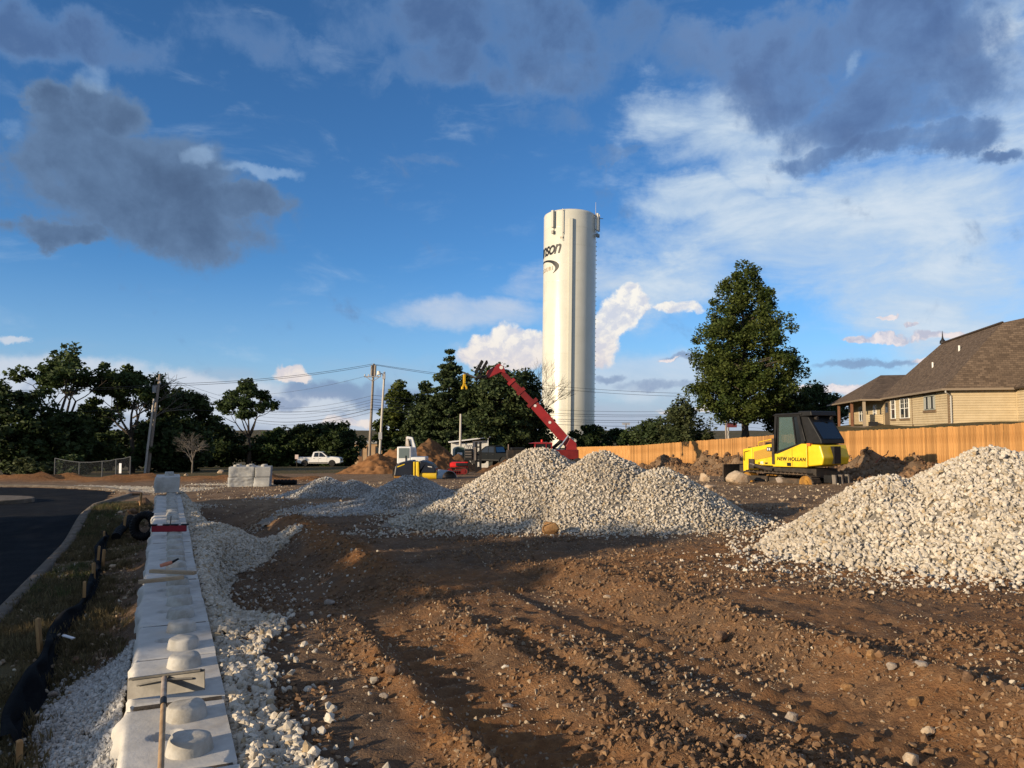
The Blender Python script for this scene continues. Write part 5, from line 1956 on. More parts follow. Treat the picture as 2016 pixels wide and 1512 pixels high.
# ------------------------------------------------------------------ machines
YEL = mat('machine_yellow', (.66, .45, .012), (.76, .53, .02), 1.5, .4, spec=.4, dirt=(.36, .22, .05), dirt_amt=.55)
YEL_D = mat('worn_orange_yellow', (.20, .095, .018), (.34, .17, .025), 5.0, .6, dirt=(.12, .07, .03), dirt_amt=.6)
BLK = mat('machine_black', (.008, .008, .0085), (.014, .014, .0145), 3.0, .55, spec=.25)
BLK_D = mat('dusty_black', (.022, .019, .017), (.045, .036, .028), 4.0, .8, dirt=(.10, .065, .04), dirt_amt=.5)
STEEL = mat('worn_steel', (.12, .105, .09), (.22, .19, .16), 3.0, .55, metal=.4, dirt=(.14, .08, .045), dirt_amt=.6)
RUSTP = mat('exhaust_rust', (.15, .10, .075), (.24, .17, .13), 4.0, .75)
CABGLASS = glass_mat('cab_glass', (.09, .14, .13), .05, .55)
DGLASS = glass_mat('dark_cab_glass', (.010, .012, .013), .12)
WHT = mat('machine_white', (.62, .62, .60), (.70, .70, .68), 1.5, .4, dirt=(.40, .36, .30), dirt_amt=.4)
RED = mat('machine_red', (.20, .010, .011), (.27, .015, .014), 1.5, .4, spec=.45, dirt=(.20, .05, .03), dirt_amt=.4)
RED_B = mat('bright_red_paint', (.58, .018, .014), (.66, .025, .018), 1.5, .35, spec=.45)
RED_D = mat('dark_red_paint', (.11, .010, .010), (.16, .014, .013), 1.5, .45)
DKGLASS = DGLASS
ORNG = mat('orange_plastic', (.62, .16, .03), None, rough=.5)


def crawler(root, x0, x1, yc, w, h, m, zoff=0.0, n_shoe=34, wheel_m=None):
    """track loop with single shoes, sprocket, idler and rollers, lying along x"""
    r = h / 2
    per = []
    L_ = (x1 - x0) - 2 * r
    tot = 2 * L_ + 2 * math.pi * r
    t = MB()
    for i in range(n_shoe):
        q = tot * i / n_shoe
        if q < L_:
            c, a = (x0 + r + q, h), 0.0
        elif q < L_ + math.pi * r:
            f = (q - L_) / r
            c, a = (x1 - r + r * math.sin(f), r + r * math.cos(f)), f
        elif q < 2 * L_ + math.pi * r:
            c, a = (x1 - r - (q - L_ - math.pi * r), 0), math.pi
        else:
            f = (q - 2 * L_ - math.pi * r) / r + math.pi
            c, a = (x0 + r + r * math.sin(f), r + r * math.cos(f)), f
        M = Matrix.Translation((c[0], yc, c[1] + zoff)) @ Matrix.Rotation(a, 4, 'Y')
        wd = tot / n_shoe * .46
        t.box((-wd, -w / 2, -.035), (wd, w / 2, .01), M)
        t.box((-wd * .3, -w / 2, .01), (wd * .1, w / 2, .05), M)
    tr = t.build('track', m, root)
    wm = wheel_m or YEL_D
    for x, rr, nm in ((x0 + r, r * .86, 'idler'), (x1 - r, r * .86, 'sprocket')):
        b = MB(); b.tube([(x, yc - w * .42, r + zoff), (x, yc + w * .42, r + zoff)], rr, 20)
        b.tube([(x, yc - w * .5, r + zoff), (x, yc + w * .5, r + zoff)], rr * .45, 12)
        b.build(nm, wm, root, smooth=True)
    nroll = 5
    for i in range(nroll):
        x = x0 + r * 1.9 + (x1 - x0 - 3.8 * r) * i / (nroll - 1)
        b = MB(); b.tube([(x, yc - w * .40, .17 + zoff), (x, yc + w * .40, .17 + zoff)], .13, 12)
        b.build('roller', wm, root, smooth=True)
    MB().box((x0 + r, yc - w * .28, h * .34 + zoff), (x1 - r, yc + w * .28, h * .72 + zoff)).build('track_frame', m, root)
    return tr


def bulldozer():
    c = at(1484, 945, 35.0)
    z0 = -.70
    fw = Vector((-.50, .866))
    ang = math.atan2(-fw.y, -fw.x)                 # local +x points to the rear
    root = empty('bulldozer', (c.x, c.y, z0), ang, 'yellow and black bulldozer with a glazed cab parked before the timber fence', 'bulldozer')
    # local: x 0 front .. 4.1 rear; y: which side faces the camera is +/-; z up from track bottom
    B = .28
    S = -1                                           # camera side is -y
    hw = .62
    # hood and radiator guard
    hood = MB(); hood.prism([(.02, .72 + B), (.04, 1.42 + B), (.55, 1.50 + B), (1.78, 1.70 + B), (1.78, .72 + B)], -hw, hw, 'y')
    hd = hood.build('hood', YEL, root, bevel=.03)
    g = MB(); g.prism([(.0, .38 + B), (.0, 1.40 + B), (.55, 1.47 + B), (.55, .72 + B), (.30, .72 + B), (.30, .38 + B)], -hw - .04, hw + .04, 'y')
    gd = g.build('radiator_guard', YEL, root, bevel=.03)
    MB().box((-.03, -.5, .5 + B), (-.004, .5, 1.3 + B)).build('grille', BLK, root)
    for s in (-1, 1):
        pn = MB(); pn.prism([(.62, .92 + B), (.62, 1.30 + B), (1.62, 1.52 + B), (1.62, 1.12 + B)], s * (hw + .004), s * (hw + .02), 'y')
        pn.build('engine_panel', mat('engine_screen', (.38, .215, .03), (.46, .27, .04), 30.0, .6), root)
        lb = MB().box((1.36, s * (hw + .022), 1.34 + B), (1.62, s * (hw + .03), 1.52 + B)).build('emblem_plate', BLK, root)
        for i in range(2):
            MB().box((1.395 + i * .10, s * (hw + .031), 1.375 + B), (1.45 + i * .10, s * (hw + .036), 1.485 + B)).build('emblem_leaf', WHT, lb)
        hl = MB().tube([(.10, s * (hw + .05), .9 + B), (.10, s * (hw + .09), .92 + B), (.12, s * (hw + .09), 1.28 + B), (.40, s * (hw + .06), 1.34 + B)], .014, 6)
        hl.build('hand_rail', BLK, root)
    MB().tube([(.75, S * .5, 1.5 + B), (.78, S * .5, 1.72 + B), (1.5, S * .5, 1.86 + B), (1.78, S * .5, 1.86 + B)], .018, 6).build('hand_rail', YEL, root)
    ex = MB(); ex.tube([(1.42, .1, 1.6 + B), (1.42, .1, 2.45 + B), (1.44, .1, 2.56 + B), (1.52, .1, 2.62 + B)], [.085, .085, .08, .075], 12)
    ex.build('exhaust_stack', RUSTP, root, smooth=True)
    MB().box((1.0, -.35, 1.58 + B), (1.55, .4, 1.72 + B)).build('engine_cover', BLK, root, bevel=.03)
    MB().tube([(.35, .1, 1.44 + B), (.35, .1, 1.56 + B)], .18, 14).build('filler_cap', BLK, root, smooth=True)
    MB().box((.10, -.42, 1.42 + B), (.50, .42, 1.50 + B)).build('radiator_cap', BLK, root)
    # lower body: fenders and rear tanks, chamfered tail
    bw = .86
    body = MB(); body.prism([(1.85, .70 + B), (1.85, 1.25 + B), (2.1, 1.25 + B), (3.35, 1.70 + B), (3.62, 1.70 + B), (3.62, .74 + B)], -bw, bw, 'y')
    bd = body.build('side_tank', YEL, root, bevel=.03)
    tail = MB(); tail.prism([(3.622, .78 + B), (3.622, 1.68 + B), (4.22, 1.66 + B), (4.38, 1.15 + B), (4.30, .86 + B)], -bw + .05, bw - .05, 'y')
    tail.build('rear_tank', YEL, root, bevel=.05)
    MB().box((4.20, -.20, .9 + B), (4.42, .20, 1.6 + B)).build('rear_light_bar', BLK, root)
    for s in (-1, 1):
        MB().box((3.63, s * .8 - .08, 1.62 + B), (3.80, s * .8 + .08, 1.72 + B)).build('tail_light', ORNG, root)
        MB().box((2.62, s * (bw + .004), .76 + B), (2.82, s * (bw + .016), .90 + B)).build('step_plate', BLK, root)
        ln = MB().box((2.88, s * (bw + .003), .76 + B), (2.893, s * (bw + .006), 1.50 + B)).build('panel_seam', BLK_D, root)
    # cab
    cw = .74
    P = .055
    pts = {'fl': (1.90, 1.30), 'ft': (2.02, 2.88), 'dl': (2.05, 1.32), 'dt': (2.12, 2.84), 'ml': (3.02, 1.62), 'mt': (2.86, 2.84), 'rl': (3.42, 1.70), 'rt': (3.18, 2.86)}
    fr = MB()
    for s in (-1, 1):
        def q(k): return (pts[k][0], s * cw, pts[k][1] + B)
        fr.bar(q('fl'), q('ft'), .13, .12)
        fr.bar(q('dl'), q('dt'), .06)
        fr.bar(q('ml'), q('mt'), .06)
        fr.bar(q('rl'), q('rt'), .16, .14)
        fr.bar((1.9, s * cw, 1.28 + B), (2.15, s * cw, 1.30 + B), .10)
        fr.bar((2.12, s * cw, 1.31 + B), (3.42, s * cw, 1.72 + B), .12)
        fr.bar(q('ft'), q('rt'), .10)
    fr.build('cab_frame', BLK, root)
    MB().prism([(1.80, 2.86 + B), (3.35, 2.88 + B), (3.35, 2.98 + B), (2.0, 2.95 + B)], -cw - .08, cw + .08, 'y').build('cab_roof', BLK, root, bevel=.03)
    for s in (-1, 1):
        gl = MB(); gl.prism([(2.08, 1.38 + B), (2.14, 2.80 + B), (2.84, 2.80 + B), (2.98, 1.66 + B)], s * (cw - .01), s * (cw + .004), 'y')
        gl.build('door_glass', CABGLASS, root)
        gl = MB(); gl.prism([(3.05, 1.70 + B), (2.90, 2.80 + B), (3.14, 2.80 + B), (3.36, 1.76 + B)], s * (cw - .01), s * (cw + .004), 'y')
        gl.build('quarter_glass', DGLASS, root)
    gl = MB(); gl.add([(1.93, -cw, 1.36 + B), (1.93, cw, 1.36 + B), (2.03, cw, 2.82 + B), (2.03, -cw, 2.82 + B)], [(0, 1, 2, 3)])
    gl.build('windscreen', CABGLASS, root)
    bx = MB(); bx.box((1.86, -cw - .02, 1.24 + B), (2.08, cw + .02, 1.34 + B)); bx.build('dashboard', BLK, root)
    st_ = MB(); st_.prism([(2.6, 1.5), (3.0, 1.5), (3.0, 1.68), (2.98, 2.3), (2.86, 2.3), (2.84, 1.72), (2.6, 1.70)], -.25, .25, 'y')
    st_.build('seat', BLK_D, root, loc=(0, 0, B), bevel=.03)
    MB().tube([(2.3, -.3, 1.3 + B), (2.42, -.3, 1.75 + B)], .03, 6).build('control_lever', BLK, root)
    for s in (-1, 1):
        post = MB().box((1.84, s * (cw + .10) - .05, .80 + B), (1.98, s * (cw + .10) + .05, 1.9 + B)).build('mirror_post', BLK_D, root)
    # rear overhang of the cab with its window
    rg = MB()
    rg.prism([(3.36, 1.70 + B), (3.20, 2.86 + B), (3.62, 2.80 + B), (4.22, 1.86 + B), (4.24, 1.70 + B)], -cw + .02, cw - .02, 'y')
    rg.build('rear_cab_wall', BLK, root, bevel=.04)
    a0, a1 = Vector((3.66, 0, 2.70 + B)), Vector((4.20, 0, 1.90 + B))
    nr = Vector((.83, 0, .56)) * .016
    gl = MB(); gl.add([tuple(a1 + nr + Vector((0, -cw + .14, 0))), tuple(a1 + nr + Vector((0, cw - .14, 0))), tuple(a0 + nr + Vector((0, cw - .14, 0))), tuple(a0 + nr + Vector((0, -cw + .14, 0)))], [(0, 1, 2, 3)])
    gl.build('rear_window', DGLASS, root)
    MB().prism([(3.15, 2.80 + B), (3.15, 3.04 + B), (3.80, 3.04 + B), (3.84, 2.84 + B)], -cw - .04, cw + .04, 'y').build('air_conditioner', BLK, root, bevel=.04)
    for s in (-1, 1):
        MB().tube([(3.74, s * .45, 2.76 + B), (3.86, s * .45, 2.74 + B)], .075, 10).build('work_lamp', BLK_D, root, smooth=True)
        MB().tube([(3.5, s * (cw + .05), 1.8 + B), (3.3, s * (cw + .05), 2.5 + B)], .03, 6).build('grab_rail', BLK, root)
    # lettering on the flank that faces the road, and the model figures on the hood
    for body, size, x, z, m, yy in (('NEW HOLLAN', .205, 2.10, .985, BLK, bw + .012), ('D', .10, .86, .775, BLK, hw + .012), ('95', .16, .97, .775, WHT, hw + .012), ('WP', .10, 1.22, .78, BLK, hw + .012)):
        me = text_mesh(body, size, .12, .002, 1.12, .006)
        me.materials.clear(); me.materials.append(m)
        o = mesh_obj('lettering', me, root, (x, -yy, z + B), (math.pi / 2, 0, 0))
    # running gear, blade, ripper
    for yc in (-.78, .78):
        crawler(root, .15, 4.0, yc, .50, .74, mat('muddy_track_steel', (.035, .028, .022), (.085, .062, .042), 5.0, .8, dirt=(.13, .08, .045), dirt_amt=.7), 0.0, 40)
        MB().bar((-.55, yc * 1.22, .42), (1.7, yc * 1.22, .48), .12, .2).build('push_arm', BLK_D, root)
    MB().tube([(.75, S * .70, .98), (1.75, S * .72, .82)], .085, 10).build('hydraulic_cylinder', BLK_D, root, smooth=True)
    MB().tube([(.45, S * .70, 1.06), (.78, S * .70, .975)], .04, 8).build('piston_rod', STEEL, root, smooth=True)
    MB().box((.36, -.70, .56 + B), (.66, .70, .98 + B)).build('blade_lift_frame', BLK_D, root)
    bl = MB()
    arc = [(-.72 - .16 * math.cos(a), .60 + .62 * math.sin(a) * .9) for a in np.linspace(-1.0, .75, 9)]
    poly = arc + [(p[0] + .07, p[1]) for p in arc[::-1]]
    bl.prism(poly, -1.05, 1.05, 'y')
    bl.build('blade', BLK_D, root)
    MB().box((-.86, -1.05, .02), (-.74, 1.05, .17)).build('cutting_edge', STEEL, root)
    MB().box((-.6, -.25, .55), (-.1, .25, .95)).build('c_frame_hitch', BLK_D, root)
    MB().box((4.05, -.40, .42), (4.40, .40, .72)).build('ripper_frame', BLK, root)
    for y in (-.4, 0, .4):
        MB().prism([(4.45, .75), (4.62, .75), (4.66, .2), (4.50, .05), (4.48, .3)], y - .04, y + .04, 'y').build('ripper_tooth', STEEL, root)
    MB().box((1.2, -.66, .62), (3.9, .66, .96)).build('chassis', BLK_D, root)
    return root


bulldozer()


def wheel(parent, x, y, r, w, rim_m, name='wheel', face=-1):
    t = MB(); t.lathe([(r * .58, -w / 2), (r * .9, -w / 2), (r, -w * .34), (r, w * .34), (r * .9, w / 2), (r * .58, w / 2)], 24)
    o = t.build(name, mat('tyre_rubber', (.016, .016, .016), (.026, .025, .024), 6.0, .85), parent, (x, y, r), (math.pi / 2, 0, 0), smooth=True)
    q = MB(); q.lathe([(.03, -w * .42), (r * .2, -w * .42), (r * .56, -w * .30), (r * .585, -w * .48), (r * .585, w * .48), (r * .56, w * .3), (r * .2, w * .42), (.03, w * .42)], 20)
    q.build('rim', rim_m, o, smooth=True)
    h = MB()
    for k in range(5):
        a = 2 * math.pi * k / 5
        for s in (-1, 1):
            h.box((r * .24 * math.cos(a) - .03, r * .24 * math.sin(a) - .03, s * w * .40 - .01), (r * .46 * math.cos(a) + .04, r * .46 * math.sin(a) + .04, s * w * .40 + .015))
    h.build('spokes', mat('dark_wheel_gap', (.05, .05, .05), None, rough=.6), o)
    return o


def pickup(label, loc, rz, paint, group=None):
    """crew cab pickup, front towards +x, centre at the origin"""
    root = empty('pickup_truck', loc, rz, label, 'pickup truck', group)
    W = .98
    def arch(cx, r, n=9):
        return [(cx + r * math.cos(a), .38 + r * math.sin(a)) for a in np.linspace(math.pi, 0, n)]
    low = [(-2.88, .52), (-2.88, .60)] and [(-2.86, .50)] + arch(-1.78, .48) + arch(1.85, .48) + [(2.86, .46), (2.93, .62), (2.92, .98), (2.80, 1.12), (1.25, 1.22), (-.86, 1.20), (-2.90, 1.20)]
    b = MB(); b.prism(low, -W, W, 'y')
    b.build('body', paint, root, bevel=.035)
    hood = MB(); hood.prism([(1.2, 1.16), (1.2, 1.30), (1.9, 1.27), (2.72, 1.16), (2.80, 1.05)], -W + .06, W - .06, 'y')
    hood.build('hood', paint, root, bevel=.04)
    MB().box((-2.80, -W + .09, .72), (-.92, W - .09, 1.195)).build('bed_floor', BLK_D, root)
    cab = MB()
    lo = [(-.86, 1.2), (1.32, 1.2)]
    hi = [(-.66, 1.90), (-.3, 1.95), (.32, 1.93)]
    prof = [(-.88, 1.18), (-.70, 1.86), (-.45, 1.94), (.20, 1.94), (.48, 1.88), (1.36, 1.24), (1.36, 1.18)]
    v0 = [(p[0], -W + .03 + max(0, p[1] - 1.2) * .26, p[1]) for p in prof]
    v1 = [(p[0], W - .03 - max(0, p[1] - 1.2) * .26, p[1]) for p in prof]
    n = len(prof)
    cab.add(v0 + v1, [tuple(range(n)), tuple(range(2 * n - 1, n - 1, -1))] + [(i, i + n, (i + 1) % n + n, (i + 1) % n) for i in range(n)])
    cab.build('cab', paint, root, bevel=.03)
    for s in (-1, 1):
        def P(x, z, o=.012): return (x, s * (W - .03 - max(0, z - 1.2) * .26 + o), z)
        for nm, poly in (('rear_side_window', [(-.62, 1.26), (-.52, 1.80), (.02, 1.85), (.02, 1.26)]), ('front_side_window', [(.10, 1.26), (.10, 1.85), (.38, 1.82), (1.02, 1.30), (1.02, 1.26)])):
            MB().poly([P(*p) for p in poly]).build(nm, DGLASS, root)
        for x0, x1 in ((-.70, .04), (.07, 1.16)):
            d = MB(); d.box((x0, s * (W + .001), .56), (x1, s * (W + .014), 1.185))
            dd = d.build('door', paint, root)
            MB().box((x0 + .06, s * (W + .02), 1.03), (x0 + .24, s * (W + .045), 1.07)).build('handle', BLK, dd)
        MB().box((1.02, s * (W + .02), 1.24), (1.14, s * (W + .20), 1.42)).build('mirror', paint, root, bevel=.02)
        MB().box((2.74, s * .62 - .2, .92), (2.90, s * .62 + .2, 1.10)).build('headlight', mat('headlight_lens', (.55, .56, .56), None, rough=.15), root, bevel=.02)
        MB().box((-2.925, s * .86 - .09, .78), (-2.86, s * .86 + .09, 1.14)).build('tail_light', RED_B, root, bevel=.01)
        MB().box((-1.25, s * (W + .001), .44), (1.30, s * (W + .03), .54)).build('sill', BLK, root)
        wheel(root, -1.78, s * .84, .40, .27, mat('alloy_rim', (.55, .55, .54), None, rough=.35, metal=.6))
        wheel(root, 1.85, s * .84, .40, .27, mat('alloy_rim', (.55, .55, .54)))
    MB().poly([(.50, -.78, 1.86), (.50, .78, 1.86), (1.33, .90, 1.27), (1.33, -.90, 1.27)]).build('windscreen', DGLASS, root, loc=(.012, 0, .012))
    MB().poly([(-.90, -.82, 1.28), (-.90, .82, 1.28), (-.735, .76, 1.80), (-.735, -.76, 1.80)]).build('rear_window', DGLASS, root)
    MB().box((2.86, -.95, .42), (2.99, .95, .64)).build('front_bumper', mat('chrome', (.6, .6, .6), None, rough=.2, metal=.9), root, bevel=.03)
    MB().box((-3.02, -.95, .46), (-2.90, .95, .66)).build('rear_bumper', mat('chrome', (.6, .6, .6)), root, bevel=.03)
    MB().box((2.90, -.45, .70), (2.945, .45, 1.02)).build('grille', BLK, root)
    MB().box((-2.6, -.75, .34), (2.6, .75, .56)).build('chassis', BLK, root)
    return root


wp = base_at(631, 104)
pickup('white crew cab pickup truck parked by the round dark trees', (wp.x, wp.y, at(631, 917.5, 104).z), .03, mat('white_car_paint', (.74, .74, .73), None, rough=.25, spec=.5))
dp_ = base_at(972, 80)
pickup('dark grey pickup truck beyond the tallest stone pile', (dp_.x, dp_.y, at(972, 877, 80).z - 1.95), 2.6, mat('dark_car_paint', (.014, .016, .018), None, rough=.9, spec=.08))


def red_crane():
    D = 50.0
    c = at(1090, 905, D)
    gz = Hs(c.x, D)
    root = empty('telescopic_crane', (c.x, D, gz), 0, 'red telescopic boom machine with its long arm raised to the left', 'crane')
    def L(px, py, dy=0.0):
        p = at(px, py, D)
        return Vector((p.x - c.x, dy, p.z - gz))
    def seg(name, a, b, h, w, m, up=(0, 0, 1)):
        return MB().bar(a, b, w, h, up).build(name, m, root, bevel=.02)
    s0, s1 = L(1124, 879), L(1048, 793)
    s2, s3 = L(1007, 752), L(984, 727)
    b1 = seg('boom_base', s0, s1, .58, .48, RED)
    d = (s1 - s0).normalized()
    nrm = Vector((d.z, 0, -d.x))
    MB().bar(s1 - d * .12, s1 + d * .12, .60, .78).build('boom_collar', RED_D, root)
    for k in (.55, .93):
        p = s0.lerp(s1, k)
        MB().tube([p + Vector((0, -.238, 0)), p + Vector((0, -.250, 0))], .09, 14).build('round_badge', mat('badge_white', (.6, .58, .55)), root)
    seg('boom_section', s1 - d * .3, s2, .40, .38, RED_D)
    MB().bar(s2 - d * .10, s2 + d * .12, .5, .55).build('boom_collar', RED, root)
    p = s1.lerp(s2, .55)
    MB().bar(p - d * .12, p + d * .12, .46, .62).build('boom_collar', RED_D, root)
    seg('boom_section', s2 - d * .1, s3, .30, .28, RED_D)
    h0, h1 = L(990, 722), L(958, 738)
    jb = MB(); jb.prism([(q.x, q.z) for q in (L(983, 716), L(992, 722), L(996, 736), L(986, 733), L(961, 745), L(957, 738), L(960, 731))], -.24, .24, 'y')
    jb.build('jib_head', RED, root, bevel=.02)
    jbadge = L(987, 724)
    MB().tube([jbadge + Vector((0, -.245, 0)), jbadge + Vector((0, -.26, 0))], .12, 14).build('round_badge', mat('badge_white', (.6, .58, .55)), root)
    f = MB()
    a, b = L(959, 712), L(938, 748)
    for yy in (-.6, -.2, .2, .6):
        f.bar(a + Vector((0, yy, 0)), b + Vector((0, yy, 0)), .10)
    for k in (.02, .35, .68, .98):
        q = a.lerp(b, k)
        f.bar(q + Vector((0, -.65, 0)), q + Vector((0, .65, 0)), .10)
    a2, b2 = L(950, 718), L(958, 748)
    for yy in (-.3, .3):
        f.bar(L(940, 742, yy), L(958, 742, yy), .16)
        f.bar(a + Vector((-.3, yy, .05)), L(936, 735, yy), .16)
    f.build('fork_carriage', BLK, root)
    fk = MB()
    for yy in (-.35, .35):
        fk.bar(L(938, 745, yy), L(912, 733, yy * .3), .05, .10)
    fk.build('forks', BLK, root)
    # cab, turntable, chassis
    cb = MB()
    def box_px(name, x0, y0, x1, y1, ya, yb, m, bev=.03):
        p, q = L(x0, y1), L(x1, y0)
        return MB().box((p.x, ya, p.z), (q.x, yb, q.z)).build(name, m, root, bevel=bev)
    box_px('engine_deck', 1085, 885, 1137, 903, -.9, .9, RED_D)
    box_px('turntable', 1050, 905, 1130, 912, -1.0, 1.0, BLK_D)
    p, q = L(1045, 905), L(1086, 872)
    fr = MB()
    for yy in (-.95, -.15):
        for x in (p.x + .25, q.x - .05):
            fr.bar((x, yy, p.z), (x, yy, q.z), .08)
        fr.bar((p.x + .2, yy, q.z), (q.x, yy, q.z), .09)
    fr.bar((p.x + .25, -.95, q.z), (p.x + .25, -.15, q.z), .09)
    fr.bar((q.x - .05, -.95, q.z), (q.x - .05, -.15, q.z), .09)
    fr.bar((p.x + .95, -.95, p.z), (p.x + .95, -.95, q.z), .06)
    fr.build('cab_frame', RED, root)
    MB().prism([(p.x - .15, q.z - .02), (p.x + .25, q.z + .05), (q.x - .3, q.z + .06), (q.x - .3, q.z - .01)], -1.0, -.1, 'y').build('cab_roof', RED, root)
    MB().box((p.x + .26, -.93, p.z + .05), (q.x - .07, -.17, q.z - .05)).build('cab_glass', DGLASS, root)
    MB().tube([(p.x + .7, -.5, q.z + .06), (p.x + .7, -.5, q.z + .22)], .07, 10).build('beacon', RED_B, root)
    MB().prism([(w.x, w.z) for w in (L(1112, 905), L(1112, 880), L(1122, 862), L(1134, 872), L(1137, 905))], -.34, .34, 'y').build('boom_pivot', RED, root, bevel=.03)
    cyl = MB(); cyl.tube([L(1092, 893, -.36), L(1118, 858, -.36)], .07, 10); cyl.build('lift_cylinder', mat('chrome', (.6, .6, .6)), root, smooth=True)
    cyl = MB(); cyl.tube([L(1076, 893, -.36), L(1104, 868, -.36)], .12, 10); cyl.build('lift_cylinder', BLK, root, smooth=True)
    ch = L(1090, 905)
    MB().box((-2.3, -.8, .55), (2.2, .8, ch.z - .05)).build('chassis', RED_D, root, bevel=.04)
    for x in (-1.6, 1.5):
        for y in (-1.0, 1.0):
            wheel(root, x, y, .55, .4, RED_B)
    for x in (-2.2, 2.1):
        for y in (-1, 1):
            lg = MB(); lg.box((x - .08, y * 1.25 - .08, .1), (x + .08, y * 1.25 + .08, .9)); lg.box((x - .2, y * 1.25 - .2, 0), (x + .2, y * 1.25 + .2, .08)); lg.box((x - .07, min(0, y * 1.25), .75), (x + .07, max(0, y * 1.25), .9))
            lg.build('outrigger', RED_D, root)
    # clamp that hangs from the forks
    k = at(914, 736, D)
    cl = empty('block_clamp', (k.x, k.y, k.z), .3, 'yellow lifting clamp hanging from the raised forks in front of the cedar', 'lifting clamp')
    MB().bar((0, 0, -.02), (0, 0, -.62), .13, .13).build('clamp_bar', mat('clamp_yellow', (.70, .42, .02), None, rough=.5), cl)
    MB().tube([(0, 0, 0), (0, 0, .12)], .035, 8).build('hook', BLK, cl)
    for s in (-1, 1):
        MB().bar((0, 0, -.60), (s * .12, 0, -.88), .07, .10).build('clamp_arm', mat('clamp_yellow', (.70, .42, .02)), cl)
        MB().box((s * .13 - .04, -.14, -1.0), (s * .13 + .04, .14, -.84)).build('clamp_pad', mat('clamp_yellow', (.70, .42, .02)), cl)


red_crane()


def excavator():
    D = 58.0
    c = at(812, 912, D)
    gz = Hs(c.x, D)
    root = empty('excavator', (c.x, D, gz), 0, 'white excavator with a glazed cab and folded white arm before the orange dirt pile', 'excavator')
    def L(px, py, dy=0.0):
        p = at(px, py, D)
        return Vector((p.x - c.x, dy, p.z - gz))
    p, q = L(785, 912), L(812, 879)
    MB().box((p.x, -.9, p.z), (q.x, .2, q.z)).build('cab', WHT, root, bevel=.06)
    MB().box((p.x + .14, -.925, p.z + .42), (q.x - .12, -.902, q.z - .1)).build('cab_window', mat('pale_cab_glass', (.13, .165, .17), None, rough=.08, spec=.6), root)
    MB().box((p.x - .02, -.75, p.z + .5), (p.x - .001, .05, q.z - .12)).build('cab_window', DGLASS, root)
    MB().box((p.x + .62, -.95, p.z + .1), (p.x + .70, -.905, p.z + .6)).build('handle', BLK, root)
    p2, q2 = L(812, 912), L(841, 899)
    MB().box((p2.x + .01, -1.0, p2.z), (q2.x, 1.0, q2.z)).build('engine_hood', WHT, root, bevel=.08)
    MB().box((p.x - .05, -1.0, p.z - .35), (q2.x + .05, 1.0, p.z - .005)).build('deck', BLK_D, root)
    a, b_, e = L(815, 897, .45), L(806, 862, .45), L(797, 866, .45)
    bm_ = MB(); bm_.prism([(w.x, w.z) for w in (L(808, 905), L(820, 905), L(817, 880), L(811, 861), L(800, 859), L(799, 864), L(806, 868), L(810, 882))], .3, .62, 'y')
    bm_.build('boom', WHT, root, bevel=.02)
    ar = MB(); ar.bar(L(801, 860, .46), L(800, 885, .46), .24, .24); ar.build('arm', mat('worn_white', (.55, .50, .44), (.40, .30, .22), 4.0, .7), root)
    MB().tube([L(803, 864, .2), L(806, 884, .2)], .05, 8).build('hydraulic_cylinder', STEEL, root)
    bk = MB(); bk.prism([(w.x, w.z) for w in (L(798, 884), L(804, 884), L(806, 896), L(799, 900), L(795, 892))], .2, .75, 'y'); bk.build('bucket', STEEL, root)
    for y in (-.8, .8):
        crawler(root, p.x - .3, q2.x + .3, y, .45, .62, BLK_D, 0, 30, BLK_D)


excavator()


def roller():
    D = 45.0
    c = at(822, 945, D)
    gz = Hs(c.x, D)
    root = empty('compaction_roller', (c.x, D, gz), 0, 'low black and yellow compaction machine in front of the white excavator', 'roller')
    def L(px, py, dy=0.0):
        p = at(px, py, D)
        return Vector((p.x - c.x, dy, p.z - gz))
    def pr(name, pts, ya, yb, m, bev=.03):
        b = MB(); b.prism([(L(*p).x, L(*p).z) for p in pts], ya, yb, 'y')
        return b.build(name, m, root, bevel=bev)
    NAVY = mat('glossy_navy_black', (.010, .013, .022), (.016, .020, .030), 2.0, .25, spec=.5)
    pr('rear_hood', [(779, 936), (782, 917), (790, 910), (806, 906), (816, 906), (816, 936)], -.75, .75, NAVY, .06)
    pr('hood_stripe', [(786, 917), (800, 912), (800, 913.5), (786, 919)], -.765, -.752, YEL, 0)
    pr('front_hood', [(829, 936), (829, 906), (842, 908), (854, 913), (860, 921), (860, 930), (829, 930)], -.75, .75, NAVY, .06)
    pr('marking', [(845, 916.5), (853, 917.5), (853, 919), (845, 918)], -.765, -.752, mat('badge_white', (.6, .58, .55)), 0)
    pr('hinge_post', [(817, 938), (817, 908), (820, 908), (820, 938)], -.80, .80, YEL, .02)
    pr('yellow_post', [(822, 940), (822, 908), (828, 908), (829, 940)], -.82, .82, YEL, .04)
    pr('lower_frame', [(779, 940), (779, 934), (829, 934), (829, 942)], -.7, .7, YEL_D, .03)
    a, b_ = L(829, 934, -.45), L(861, 934, -.45)
    MB().tube([a, b_], L(0, 926).z - L(0, 934.5).z, 18).build('side_tank', YEL, root, smooth=True)
    for x in (785, 850):
        p = L(x, 945)
        dr = MB(); dr.tube([(p.x, -.5, .30), (p.x, .5, .30)], .30, 24); dr.build('drum', BLK_D, root, smooth=True)


roller()


